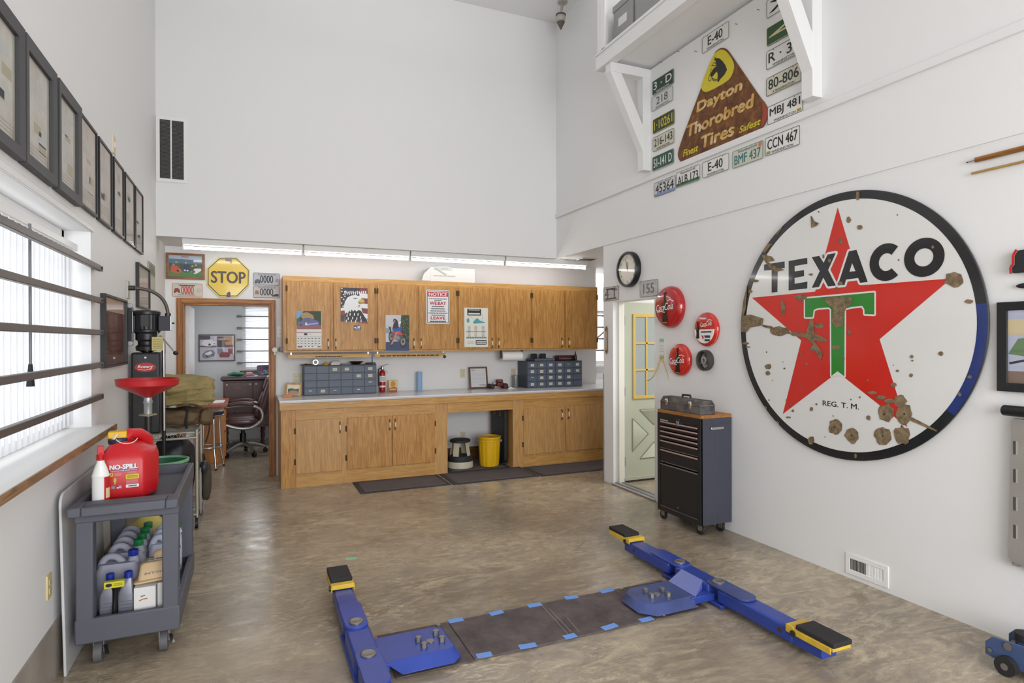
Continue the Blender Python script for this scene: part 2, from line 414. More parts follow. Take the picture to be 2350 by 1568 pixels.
def chaikin(P, n=2):
    for _ in range(n): P = [q for i in range(len(P)) for q in ((P[i][0] * .75 + P[(i + 1) % len(P)][0] * .25, P[i][1] * .75 + P[(i + 1) % len(P)][1] * .25), (P[i][0] * .25 + P[(i + 1) % len(P)][0] * .75, P[i][1] * .25 + P[(i + 1) % len(P)][1] * .75))]
    return P
def star(cx, cy, R, r, n=5, a=pi / 2): return [(cx + (R if k % 2 == 0 else r) * cos(a + pi * k / n), cy + (R if k % 2 == 0 else r) * sin(a + pi * k / n)) for k in range(2 * n)]
def bez(p0, p1, p2, p3, n=10):
    p0, p1, p2, p3 = map(Vector, (p0, p1, p2, p3))
    return [p0 * (1 - t) ** 3 + p1 * 3 * t * (1 - t) ** 2 + p2 * 3 * t * t * (1 - t) + p3 * t ** 3 for t in (i / n for i in range(n + 1))]
def prect(kind, val, uL, vT, vB, uR, vT2=None, vB2=None):
    """measured rectangle on a wall: centre x along the wall, z0, z1, half width"""
    ax = 'Y' if kind == 'B' else 'X'; i = 0 if kind == 'B' else 1
    a, b = on(uL, vT, ax, val), on(uL, vB, ax, val)
    c = on(uR, vT2 if vT2 is not None else vT, ax, val); z0, z1 = b.z, a.z
    if vT2 is not None: z1 = (a.z + c.z) / 2
    if vB2 is not None: z0 = (b.z + on(uR, vB2, ax, val).z) / 2
    return (a[i] + c[i]) / 2, z0, z1, abs(a[i] - c[i]) / 2
def wallM(kind, val, along, z):
    return FR(kind, (along, val, z) if kind == 'B' else (val, along, z))
# ------------------------------------------------------------------ the room shell
m = MB(); m.box(-1.4, -3.2, -.1, 7.2, 11.2, 0, CONC); struct(m.build('floor', smooth=False))
m = MB(); m.box(XL - .2, -3.2, ZC, XR + 2.0, YU + .15, ZC + .1, mat('ceiling_paint', (232, 232, 232), .7)); struct(m.build('ceiling', smooth=False))
m = MB(); m.box(XL - .2, YU + .15, ZS, 7.0, 11.1, ZS + .1, WALL); m.box(XR + .15, -3.1, ZS, 7.0, YU + .15, ZS + .1, WALL); struct(m.build('ceiling_low', smooth=False))
WY0, WY1, WZ0, WZ1 = 1.25, 4.277, 1.095, 2.25       # left window opening
m = MB()
a, b = XL - .2, XL
m.box(a, -3.1, 0, b, WY0, ZC, WALL).box(a, WY1, 0, b, YU + .15, ZC, WALL).box(a, WY0, 0, b, WY1, WZ0 - .03, WALL).box(a, WY0, WZ1, b, WY1, ZC, WALL)
m.box(a, YU + .15, 0, b, 8.9, ZS, WALL).box(a, 8.9, 0, b, 10.5, 1.02, WALL).box(a, 8.9, 2.1, b, 10.5, ZS, WALL).box(a, 10.5, 0, b, 11.0, ZS, WALL)
struct(m.build('wall_left', smooth=False))
m = MB(); m.box(XL, -3.1, 0, XL + .010, 7.0, .262, CURB); struct(m.build('baseboard_left', smooth=False))
DX0, DX1, DZ = -.70, .22, 2.03                       # office doorway
m = MB()
m.box(XL, YB, 0, DX0, YB + .12, ZS, WALL).box(DX1, YB, 0, 4.57, YB + .12, ZS, WALL).box(DX0, YB, DZ, DX1, YB + .12, ZS, WALL)
struct(m.build('wall_back', smooth=False))
m = MB(); m.box(4.57, YB, 0, 4.69, 8.6, ZS, WALL); struct(m.build('wall_recess_side', smooth=False))
m = MB(); m.box(4.6, 8.6, 0, 7.0, 8.72, 1.2, WALL).box(4.6, 8.6, 2.08, 7.0, 8.72, ZS, WALL).box(4.6, 8.6, 1.2, 5.17, 8.72, 2.08, WALL).box(6.3, 8.6, 1.2, 7.0, 8.72, 2.08, WALL); struct(m.build('wall_recess_back', smooth=False))
m = MB(); m.box(XL, YU, ZS, XR, YU + .15, ZC, WALL); struct(m.build('wall_upper', smooth=False))
GY0, GY1 = 4.93, 5.70                                # side doorway
XU = XR - .012
LB0, LB1, LBZ = 2.95, 5.22, 4.29                     # loft bay along the wall, underside height
m = MB()
m.box(XR, -3.1, 0, XR + .15, GY0, ZS, WALL).box(XR, GY1, 0, XR + .15, 5.88, ZS, WALL).box(XR, GY0, DZ, XR + .15, GY1, ZS, WALL)
m.box(XU, -3.1, ZS, XR + .15, LB0, ZC, WALL).box(XU, LB1, ZS, XR + .15, YU, ZC, WALL).box(XU, LB0, ZS, XR + .15, LB1, LBZ, WALL)
struct(m.build('wall_right', smooth=False))
m = MB(); m.box(XU - .022, -3.1, 3.186, XU, YU, 3.242, TRIMW); struct(m.build('trim_1', bev=.004))
m = MB(); m.box(XR + .15, 5.78, 0, 7.0, 5.88, ZS, WALL); struct(m.build('wall_side_partition', smooth=False))
m = MB(); m.box(6.9, 2.4, 0, 7.0, 8.7, ZS, WALL).box(XR + .15, 2.4, 0, 7.0, 2.5, ZS, WALL); struct(m.build('wall_side_room', smooth=False))
m = MB(); m.box(XL, -3.1, 0, -.6, -3.0, ZC, WALL).box(3.3, -3.1, 0, XR, -3.0, ZC, WALL).box(-.6, -3.1, 3.1, 3.3, -3.0, ZC, WALL); struct(m.build('wall_rear', smooth=False))
m = MB(); m.box(XL - .2, YO, 0, -.115, YO + .12, ZS, GREYWALL).box(.85, YO, 0, 1.6, YO + .12, ZS, GREYWALL).box(-.115, YO, 0, .85, YO + .12, 1.12, GREYWALL).box(-.115, YO, 2.2, .85, YO + .12, ZS, GREYWALL); m.box(1.5, YB + .12, 0, 1.6, YO, ZS, GREYWALL); struct(m.build('wall_office', smooth=False))
# office doorway: jambs and casing
m = MB(); m.box(DX0, YB - .012, 0, DX0 + .018, YB + .132, DZ, CASE).box(DX1 - .018, YB - .012, 0, DX1, YB + .132, DZ, CASE).box(DX0 + .0181, YB - .0118, DZ - .018, DX1 - .0181, YB + .132, DZ, CASEH)
cw = .058
m.box(DX0 - cw, YB - .02, 0, DX0, YB, DZ + cw, CASE).box(DX1, YB - .02, 0, DX1 + cw, YB, DZ + cw, CASE).box(DX0, YB - .02, DZ, DX1, YB, DZ + cw, CASEH)
m.box(DX1 + .012, YB - .028, 0, DX1 + cw - .014, YB - .02, DZ + cw - .014, CASE).box(DX0 - cw + .014, YB - .028, 0, DX0 - .012, YB - .02, DZ + cw - .014, CASE).box(DX0 - .01, YB - .028, DZ + .012, DX1 + .012, YB - .02, DZ + cw - .014, CASEH)
struct(m.build('trim_2', bev=.003))
m = MB(); m.box(DX0 + .02, YB + .125, .01, DX0 + .058, YB + .85, DZ - .02, mat('white_door_paint', (228, 228, 232), .35)); o = struct(m.build('door_1', bev=.003))
m = MB()
m.box(DX0 + .058, YB + .74, .93, DX0 + .064, YB + .80, .99, STEEL); m.build('door_handle', o)
# side doorway jamb, stop and threshold
m = MB(); m.box(XR - .001, GY1 - .012, .0, XR + .149, GY1, DZ, TRIMW).box(XR - .001, GY0, 0, XR + .149, GY0 + .012, DZ, TRIMW).box(XR - .0012, GY0 + .0121, DZ - .012, XR + .149, GY1 - .0121, DZ, TRIMW)
m.box(XR + .06, GY1 - .04, 0, XR + .12, GY1 - .012, DZ, mat('cream_paint', (226, 224, 212), .4))
struct(m.build('trim_3', bev=.002))
m = MB(); m.box(XR - .02, GY0, 0, XR + .15, GY1, .018, mat('threshold_aluminium', (176, 176, 178), .45, .7)); m.box(XR + .02, GY0, .018, XR + .05, GY1, .026, STEEL); m.box(XR + .09, GY0, .018, XR + .12, GY1, .026, STEEL); struct(m.build('trim_4', bev=.003))
m = MB(); m.box(XR - .006, 5.874, .0, XR + .14, 5.888, 1.22, mat('grey_corner_guard', (170, 172, 178), .4, .6)); struct(m.build('trim_5', smooth=False))
# the left window: reveal, sill, frame, panes
o = sroot('window_1', (XL, 2.76, WZ0))
m = MB(); m.box(XL - .195, WY0 + .002, WZ0 - .035, XL, WY1 - .002, WZ0, mat('sill_white', (222, 222, 220), .45)).box(XL, WY0 - .1, WZ0 - .035, XL + .105, WY1 + .10, WZ0, mat('sill_white', (222, 222, 220), .45)); m.box(XL + .105, WY0 - .1, WZ0 - .035, XL + .112, WY1 + .10, WZ0, wood('sill_edge_wood', (160, 128, 92), (120, 92, 62), 'Y')); m.build('window_sill', o)
m = MB()
fx0, fx1 = XL - .19, XL - .13
m.box(fx0, WY0, WZ0, fx1, WY1, WZ0 + .05, TRIMW).box(fx0, WY0, WZ1 - .05, fx1, WY1, WZ1, TRIMW).box(fx0, WY0, WZ0, fx1, WY0 + .05, WZ1, TRIMW).box(fx0, WY1 - .05, WZ0, fx1, WY1, WZ1, TRIMW)
for y in (2.75,): m.box(fx0, y - .03, WZ0, fx1, y + .03, WZ1, TRIMW)
m.build('window_frame', o, bev=.004)
m = MB(); m.box(XL - .165, WY0 + .05, WZ0 + .05, XL - .16, 2.72, WZ1 - .05, GLASS); m.build('pane', o)
m = MB(); m.box(XL - .165, 2.78, WZ0 + .05, XL - .16, WY1 - .05, WZ1 - .05, GLASS); m.build('pane', o)
# head trim over the window
m = MB(); m.box(XL, WY0, WZ1 + .0, XL + .012, WY1 + .02, WZ1 + .035, TRIMW); struct(m.build('trim_6', bev=.004))
# recess window
o = sroot('window_3', (5.7, 8.6, 1.2))
m = MB(FR('B', (0, 8.66, 0))); m.frame(5.17, 1.2, 6.3, 2.08, .05, -.03, .03, TRIMW); m.build('window_frame', o)
m = MB(FR('B', (0, 8.67, 0))); m.box(5.2, 1.23, 0, 6.27, 2.05, .004, GLASS); m.build('pane', o)
m = MB(); m.box(5.1, 8.54, 1.16, 6.36, 8.6, 1.19, TRIMW); m.build('window_sill', o, bev=.003)
# office windows
o = sroot('window_4', (.37, YO, 1.12))
m = MB(FR('B', (0, YO + .07, 0))); m.frame(-.115, 1.12, .85, 2.2, .05, -.03, .03, TRIMW); m.build('window_frame', o)
m = MB(FR('B', (0, YO + .08, 0))); m.box(-.08, 1.15, 0, .82, 2.17, .004, GLASS); m.build('pane', o)
m = MB(); m.box(-.16, YO - .05, 1.09, .9, YO, 1.12, mat('stained_sill', (120, 88, 66), .5)); m.build('window_sill', o, bev=.003)
o = sroot('window_5', (XL - .1, 9.7, 1.02))
m = MB(FR('L', (XL - .12, 0, 0))); m.frame(8.9, 1.02, 10.5, 2.1, .05, -.03, .03, TRIMW); m.build('window_frame', o)
m = MB(FR('L', (XL - .12, 0, 0))); m.box(8.93, 1.05, 0, 10.47, 2.07, .004, GLASS); m.build('pane', o)
# loft bay on brackets
XB = 3.2
o = sroot('window_2', (3.4, 4.1, LBZ))
m = MB(); m.box(XB - .02, LB0, LBZ, XB + .07, LB1, LBZ + .135, TRIMW); m.build('fascia', o, bev=.003)
m = MB(); m.box(XB + .07, LB0, LBZ + .03, XR + 1.6, LB1, LBZ + .06, WALL); m.build('bay_floor', o)
m = MB(); m.box(XB + .02, LB1 - .07, LBZ + .135, XR, LB1, ZC, TRIMW); m.box(XB - .0, LB1 - .075, LBZ + .135, XB + .06, LB1, ZC, TRIMW); m.build('end_panel', o, bev=.003)
m = MB(); m.box(XB + .02, LB0, LBZ + .135, XR, LB0 + .07, ZC, TRIMW); m.build('end_panel', o, bev=.003)
m = MB(); m.box(XB - .03, LB0, LBZ + .135, XB + .05, LB1 + .005, LBZ + .155, TRIMW); m.build('window_sill', o, bev=.003)
m = MB()
for y0, y1 in ((LB1 - .14, LB1 - .075), (4.02, 4.10), (LB0 + .075, LB0 + .14)): m.box(XB + .0, y0, LBZ + .155, XB + .045, y1, ZC, WHT)
m.box(XB, LB0 + .075, LBZ + .155, XB + .045, LB1 - .075, LBZ + .19, WHT)
m.build('window_frame', o, bev=.003)
for y0, y1 in ((4.10, LB1 - .14), (LB0 + .14, 4.02)):
    m = MB(); m.box(XB + .02, y0, LBZ + .19, XB + .024, y1, ZC, GLASS); m.build('pane', o)
for yb in (5.02, 3.055):
    k = 0.045
    m = MB()
    m.box(XU - .095, yb - k - .002, 3.285, XU, yb + k + .002, LBZ - .09, TRIMW)
    m.box(XB + .0, yb - k - .002, LBZ - .09, XU, yb + k + .002, LBZ - .001, TRIMW)
    m.add([(XB + .0, yb + s_ * k, LBZ - .09) for s_ in (-1, 1)] + [(XB + .125, yb + s_ * k, LBZ - .09) for s_ in (-1, 1)] + [(XU, yb + s_ * k, 3.285) for s_ in (-1, 1)] + [(XU, yb + s_ * k, 3.545) for s_ in (-1, 1)],
          [(0, 1, 3, 2), (4, 6, 7, 5), (0, 4, 5, 1), (2, 3, 7, 6), (0, 2, 6, 4), (1, 5, 7, 3)], TRIMW)
    m.build('bracket', o, bev=.003)
m = MB(); m.box(XR + 1.55, LB0 - .3, LBZ, XR + 1.65, LB1 + .3, ZC, WALL); m.box(XR + .15, LB1 + .2, LBZ, XR + 1.65, LB1 + .3, ZC, WALL); m.box(XR + .15, LB0 - .3, LBZ, XR + 1.65, LB0 - .2, ZC, WALL); struct(m.build('wall_loft', smooth=False))
# ------------------------------------------------------------------ strip lights under the low ceiling
TUBE = emit('fluorescent_tube', (255, 255, 255), 13)
yl, zl = 7.12, 2.575
us = [(417, 570), (695.5, 584), (940, 595), (1157, 605), (1345, 615)]
xs = [on(u, v, 'Y', yl).x for u, v in us]
wh = ['at the doorway end, first of the row over the bench', 'second along the row over the bench', 'third along the row over the bench', 'at the far end of the row, by the side door']
for k in range(4):
    x0, x1 = xs[k] + .008, xs[k + 1] - .008
    t = thing('strip_light', 'white fluorescent strip light ' + wh[k], 'light', ((x0 + x1) / 2, yl, zl), 'fluorescent strips above the workbench')
    m = MB(); m.box(x0, yl - .05, zl + .03, x1, yl + .05, ZS, WHT); m.build('housing', t, bev=.004)
    m = MB(); m.cyl((x0 + .012, yl, zl), (x1 - .012, yl, zl), .0145, TUBE, n=12); m.build('tube', t)
    for xe in (x0 + .006, x1 - .006):
        m = MB(); m.box(xe - .006, yl - .02, zl - .02, xe + .006, yl + .02, zl + .03, WHT); m.build('socket', t)
t = thing('strip_light', 'short bright wrapped light high on the recess wall by the far window', 'light', (5.5, 8.52, 2.6))
m = MB(); m.box(5.0, 8.46, 2.72 - .06, 6.2, 8.6, 2.66, WHT); m.build('housing', t)
m = MB(); m.box(5.0, 8.44, 2.56, 6.2, 8.58, 2.66, emit('wrap_diffuser', (255, 255, 255), 3)); m.build('diffuser', t, bev=.02)
m = MB(); m.M = Matrix(); m.box(3.93, 6.78, ZS - .012, 4.16, 6.95, ZS, WHT)
for k in range(6): m.box(3.95, 6.80 + k * .023, ZS - .016, 4.14, 6.813 + k * .023, ZS - .012, BLKM)
tag(m.build('ceiling_vent'), 'small dark ceiling vent in the low ceiling beside the header', 'vent')
# ------------------------------------------------------------------ tracing flat artwork
def tracer(kind, val, x0=0, y0=0, sc=1.0):
    ax = 'Y' if kind == 'B' else 'X'
    def f(*p):
        out = []
        for i in range(0, len(p), 2):
            q = on(x0 + p[i] / sc, y0 + p[i + 1] / sc, ax, val)
            out.append({'B': (q.x, q.z), 'R': (-q.y, q.z), 'L': (q.y, q.z)}[kind])
        return out
    return f
def plane(kind, val): return FR(kind, (0, val, 0) if kind == 'B' else (val, 0, 0))
def span(pts): return min(p[0] for p in pts), min(p[1] for p in pts), max(p[0] for p in pts), max(p[1] for p in pts)
# ------------------------------------------------------------------ wall cabinets
BRASS = mat('aged_brass', (120, 88, 44), .4, .8); CERAM = mat('ivory_ceramic', (228, 214, 190), .25)
HINGE = mat('bronze_hinge', (86, 68, 42), .45, .6)
def pull(x, z, yf, parent, h=.115):
    m = MB()
    m.tube([(x, yf, z + h / 2), (x, yf - .024, z + h * .36), (x, yf - .026, z + h * .25)], .0052, BRASS, 6)
    m.tube([(x, yf, z - h / 2), (x, yf - .024, z - h * .36), (x, yf - .026, z - h * .25)], .0052, BRASS, 6)
    m.cyl((x, yf, z + h / 2), (x, yf - .004, z + h / 2), .011, BRASS, n=10).cyl((x, yf, z - h / 2), (x, yf - .004, z - h / 2), .011, BRASS, n=10)
    m.tube([(x, yf - .026, z + h * .26), (x, yf - .027, z + h * .14), (x, yf - .027, z - h * .14), (x, yf - .026, z - h * .26)], [.005, .0085, .0085, .005], CERAM, 8)
    return m.build('handle', parent)
def hinges(x, zs, yf, parent):
    for z in zs:
        m = MB(); m.box(x - .011, yf - .004, z - .032, x + .011, yf, z + .032, HINGE); m.cyl((x, yf - .006, z - .03), (x, yf - .006, z + .03), .005, HINGE, n=8); m.build('hinge', parent)
CZ0, CZ1 = 1.468, 2.345
YD = YC - .02
cx0, cxm, cx1 = .343, on(1050, 730, 'Y', YC).x, 4.497
du = [(658, 759), (765.5, 861), (866.6, 956.5), (962, 1048.5), (1052.5, 1134), (1139, 1219), (1222, 1295), (1298.5, 1370.5)]
hu = [753, 770.5, 949.5, 966, 1129, 1144, 1289, 1305]
hd = [-1, 1, -1, 1, -1, 1, -1, 1]      # side of the door that carries the hinge
for a, b_, ks, lab in ((cx0, cxm, range(0, 4), 'long oak wall cabinet at the doorway end, with four doors carrying posters and a calendar'),
                       (cxm, cx1, range(4, 8), 'oak wall cabinet at the far end, with the cream price list card')):
    t = thing('wall_cabinet', lab, 'cabinet', ((a + b_) / 2, YC, CZ0), 'oak wall cabinets over the workbench')
    m = MB(); m.box(a, YC, CZ0, b_, YB, CZ1, OAKV); m.box(a, YC - .001, CZ1 - .06, b_, YC + .01, CZ1, OAKH); m.box(a, YC - .001, CZ0, b_, YC + .01, CZ0 + .02, OAKH)
    m.build('body', t, bev=.002)
    for k in ks:
        xa, xb = on(du[k][0], 730, 'Y', YD).x, on(du[k][1], 730, 'Y', YD).x
        m = MB(); m.box(xa, YD, CZ0 + .022, xb, YC - .001, CZ1 - .065, OAKV); d = m.build('door', t, bev=.005)
        xh = on(hu[k], 790, 'Y', YD).x
        pull(xh, 1.565, YD, d)
        hinges(xa if hd[k] < 0 else xb, (1.60, 2.20), YD - .0, d)
# ------------------------------------------------------------------ workbench: base cabinets, apron, worktop
def base_door(t, uL, uR, vT, vB, hx=None, hv=None, hinge=None, matl=OAKV):
    yd = YF - .018
    a, b_ = on(uL, (vT + vB) / 2, 'Y', yd).x, on(uR, (vT + vB) / 2, 'Y', yd).x
    z1, z0 = on(uL, vT, 'Y', yd).z, on(uL, vB, 'Y', yd).z
    m = MB(); m.box(a, yd, z0, b_, YF, z1, matl); d = m.build('door', t, bev=.004)
    if hx: pull(on(hx, hv, 'Y', yd).x, on(hx, hv, 'Y', yd).z, yd, d)
    if hinge: hinges(a - .008 if hinge < 0 else b_ + .008, (z0 + .13, z1 - .12), YF, d)
xk0, xk1 = on(1027, 1000, 'Y', YF).x, on(1177, 1000, 'Y', YF).x
xk2 = 5.6
ZA = ZT - .105
kz = on(1100, 944, 'Y', YF).z
t = thing('base_cabinet', 'oak base cabinet left of the knee space, with three doors', 'cabinet', ((.3 + xk0) / 2, YF, 0), 'oak base cabinets under the worktop')
m = MB(); m.box(.30, YF, 0, xk0, YB - .002, ZT - .03, OAKL)
for xa, xb, za, zb in ((.30, on(679, 1000, 'Y', YF).x, 0, ZA),): m.box(xa, YF - .002, za, xb, YF + .01, zb, OAKV)
x1, x2, x3 = on(680, 1000, 'Y', YF).x, on(786, 1000, 'Y', YF).x, on(796, 1000, 'Y', YF).x
x4 = on(998, 1000, 'Y', YF).x
for za, zb in ((0, .135), (.74, ZA)): m.box(x1, YF - .002, za, x2, YF + .01, zb, OAKH)
for za, zb in ((0, .135), (.755, ZA)): m.box(x3, YF - .002, za, x4, YF + .01, zb, OAKH)
m.build('body', t, smooth=False)
base_door(t, 679, 785, 965.5, 1089, 780, 981, -1, OAKL)
base_door(t, 796.6, 899.5, 960, 1078.4, 894, 975, -1)
base_door(t, 901, 998, 954.5, 1069, 906.5, 974, 1)
t = thing('base_cabinet', 'oak base cabinet right of the knee space, running behind the wall end', 'cabinet', ((xk1 + xk2) / 2, YF, 0), 'oak base cabinets under the worktop')
m = MB(); m.box(xk1, YF, 0, xk2, YB - .002, ZT - .03, OAKL)
a1, a2, a3 = on(1202, 1000, 'Y', YF).x, on(1293, 990, 'Y', YF).x, on(1298, 990, 'Y', YF).x
for za, zb in ((0, .12), (.745, ZA)): m.box(a1, YF - .002, za, a2, YF + .01, zb, OAKH).box(a3, YF - .002, za, xk2, YF + .01, zb, OAKH)
m.build('body', t, smooth=False)
base_door(t, 1202.7, 1292, 938.8, 1044.7, 1289, 952, -1, OAKL)
base_door(t, 1299, 1392, 932, 1035.8, 1304, 950, None, OAKL)
m = MB(); m.box(xk0 + .002, YF, kz, xk1 - .002, YF + .025, ZT - .03, OAKH)
tag(m.build('apron_rail', smooth=False), 'oak rail bridging the knee space between the two base cabinets', 'panel')
m = MB(); m.box(xk0 + .002, YB - .03, 0, xk1 - .002, YB - .002, .17, wood('dark_plinth', (120, 82, 46), (96, 62, 32), 'X')); struct(m.build('baseboard_back', smooth=False))
LAM = mat('laminate_worktop', (206, 205, 206), .22, var=.05, vs=3)
t = thing('worktop', 'long white laminate worktop on the oak base cabinets', 'worktop', (2.3, YF, ZT - .03))
m = MB(); m.box(.284, YF - .036, ZT - .03, 6.0, YB - .003, ZT, LAM); m.box(4.695, YB, ZT - .03, 6.0, 8.595, ZT, LAM); m.build('slab', t, bev=.003)
m = MB(); m.box(.284, YF - .040, ZT - .011, 6.0, YF - .036, ZT - .001, mat('laminate_edge', (236, 236, 238), .3)); m.build('edge_strip', t)
m = MB(); m.box(.286, YF - .030, ZA, 6.0, YF - .003, ZT - .03, OAKH); tag(m.build('front_band', bev=.002), 'long oak band running under the front edge of the worktop', 'panel')
# mats
MAT = mat('rubber_mat', (84, 78, 80), .8, var=.08, vs=5); MATE = mat('rubber_mat_edge', (58, 54, 56), .8)
def floormat(x0, x1, y0, y1, lab, sk=0.0):
    m = MB(); m.prism([(x0, y0), (x1 - .012, y0), (x1 - .012, y1), (x0, y1)], 0.0008, .006, MATE); m.prism([(x0 + .05, y0 + .05), (x1 - .06, y0 + .05), (x1 - .06, y1 - .05), (x0 + .05, y1 - .05)], .006, .012, MAT, taper=.985)
    tag(m.build('floor_mat'), lab, 'mat', 'rubber mats along the workbench')
floormat(1.05, 2.05, 6.41, 6.965, 'rubber floor mat in front of the left base cabinet doors, first of the row')
floormat(2.06, 3.12, 6.39, 6.965, 'rubber floor mat in front of the knee space, middle of the row')
floormat(3.13, 4.9, 6.37, 6.90, 'rubber floor mat in front of the right base cabinet, last of the row')
floormat(xk0 + .02, xk1 - .02, 6.99, 7.6, 'dark rubber mat inside the knee space under stool and bin')
# ------------------------------------------------------------------ posters on the doors
f = tracer('B', YD - .002, 640, 620, 7.128); PM = plane('B', YD - .002)
sky = mat('print_sky', (110, 160, 205), .45); grass = mat('print_grass', (74, 104, 44), .5); leaf = mat('print_leaf', (44, 62, 34), .5); tan = mat('print_tan', (172, 142, 88), .5)
purp = mat('print_purple_blue', (44, 38, 130), .35); dpur = mat('print_dark_purple', (26, 22, 66), .35); brick = mat('print_brick', (150, 96, 92), .5)
m = MB(PM); x0, y0, x1, y1 = span(f(288, 668, 700, 1282)); m.box(x0, y0, 0, x1, y1, .003, PAPER)
m.flat(f(288, 670, 692, 672, 694, 968, 292, 968), .0034, leaf); m.flat(f(289, 672, 400, 672, 330, 800, 289, 800), .0037, sky)
m.flat(f(289, 800, 340, 770, 350, 900, 290, 912), .0038, grass); m.flat(f(360, 770, 380, 700, 470, 690, 560, 740, 580, 800, 400, 800), .0039, tan)
m.flat(f(291, 905, 694, 900, 695, 966, 292, 968), .0040, brick)
m.flat(f(300, 880, 320, 850, 370, 835, 400, 790, 450, 778, 520, 785, 580, 815, 640, 835, 665, 870, 655, 900, 420, 915, 340, 910), .0043, purp)
m.flat(f(405, 820, 450, 790, 500, 795, 520, 830, 470, 850, 420, 845), .0046, dpur); m.flat(f(450, 880, 640, 862, 640, 880, 460, 908), .0046, mat('print_pale_blue', (150, 150, 215), .4))
m.flat(f(425, 900, 440, 850, 455, 860, 460, 905), .0047, WPR); m.flat(f(340, 890, 360, 880, 372, 912, 345, 912), .0047, BLKP)
m.flat(f(293, 1018, 696, 1014, 696, 1024, 293, 1028), .0036, brick); m.flat(f(410, 1032, 465, 1032, 465, 1066, 410, 1066), .0036, BLKP); m.flat(f(500, 1040, 525, 1050, 515, 1062), .0036, GREYP)
for k in range(1, 6): m.line(f(296, 1050 + k * 38, 697, 1050 + k * 37), .0016, .0036, GREYP)
for k in range(1, 7): m.line(f(296 + k * 57.5, 1075, 298 + k * 57.5, 1240), .0016, .0036, GREYP)
for r in range(4):
    for k in range(7 if r < 3 else 5): m.flat(f(308 + k * 57.5, 1112 + r * 44, 326 + k * 57.5, 1112 + r * 44, 326 + k * 57.5, 1124 + r * 44, 308 + k * 57.5, 1124 + r * 44), .0037, BLKP)
m.flat(f(312, 1248, 385, 1248, 385, 1264, 312, 1266), .0037, BLKP); m.flat(f(632, 1248, 684, 1248, 684, 1262, 632, 1262), .0037, BLKP)
t = tag(m.build('wall_calendar'), 'wall calendar with a purple custom car picture on the first cabinet door', 'calendar')
# eagle poster
m = MB(PM); x0, y0, x1, y1 = span(f(1010, 285, 1450, 845)); m.box(x0, y0, 0, x1, y1, .003, mat('print_navy', (36, 28, 44), .4))
stripe = mat('print_stripe_red', (128, 34, 38), .4)
for k, c in enumerate((stripe, WPR, stripe, WPR, stripe, WPR, stripe)): m.flat(f(1330, 300 + k * 80, 1450, 310 + k * 82, 1450, 385 + k * 82, 1300, 378 + k * 80), .0033, c)
m.flat(f(1012, 620, 1075, 610, 1075, 660, 1012, 668), .0034, WPR); m.flat(f(1012, 680, 1085, 668, 1085, 730, 1012, 738), .0034, stripe)
for x, y in ((1030, 350), (1060, 400), (1028, 450), (1060, 480), (1024, 540), (1050, 590), (1090, 350), (1030, 300), (1080, 430)):
    c = f(x, y)[0]; m.flat(star(c[0], c[1], .012, .005), .0035, WPR)
m.flat(f(1075, 840, 1085, 720, 1060, 600, 1080, 520, 1120, 450, 1180, 418, 1250, 408, 1320, 428, 1350, 450, 1345, 520, 1330, 545, 1345, 600, 1360, 680, 1400, 760, 1450, 815, 1450, 840), .0038, WPR)
m.flat(f(1080, 840, 1085, 720, 1110, 690, 1125, 720, 1150, 660, 1170, 690, 1190, 645, 1215, 680, 1240, 650, 1270, 680, 1300, 655, 1340, 665, 1375, 720, 1420, 790, 1445, 820, 1440, 840), .0041, BLKP)
for x, y in ((1110, 720), (1160, 700), (1230, 700), (1290, 700), (1130, 770), (1200, 760), (1270, 770), (1330, 750), (1100, 810), (1180, 810), (1250, 815), (1340, 805)): m.flat(f(x, y, x + 14, y + 8, x + 8, y + 50, x - 6, y + 44), .0043, WPR)
m.flat(f(1285, 520, 1330, 480, 1375, 475, 1400, 505, 1395, 545, 1378, 530, 1330, 540), .0044, mat('print_beak', (206, 178, 62), .4)); m.flat(f(1290, 528, 1350, 538, 1360, 548, 1310, 548), .0046, BLKP)
m.flat(f(1212, 455, 1285, 455, 1290, 468, 1225, 475), .0045, GREYP); m.disc(*f(1252, 468)[0], .006, .0047, BLKP)
m.flat(f(1280, 590, 1335, 555, 1320, 610), .0043, mat('print_shade', (168, 166, 172), .4))
c0 = f(1060, 340)[0]; c1 = f(1430, 420)[0]
for k in range(11): m.flat(f(1065 + k * 34, 345 + (k % 3) * 9, 1085 + k * 34, 338 + (k % 2) * 8, 1092 + k * 34, 395 + (k % 3) * 8, 1078 + k * 34, 402), .0042, WPR)
tag(m.build('poster'), 'poster of a white-headed eagle before a striped flag, on second cabinet door', 'poster')
m = MB(PM); x0, y0, x1, y1 = span(f(1226, 906, 1340, 980)); m.box(x0, y0, 0, x1, y1, .002, mat('sticker_blue', (38, 48, 108), .4)); m.flat(f(1232, 940, 1250, 925, 1275, 945, 1232, 950), .0024, WPR); m.flat(f(1280, 925, 1330, 915, 1325, 945, 1285, 945), .0024, WPR); m.scribble(*f(1245, 970)[0], *f(1325, 958)[0], .0024, WPR, 1, .8, 3)
tag(m.build('sticker'), 'small blue sticker under the eagle poster', 'sticker')
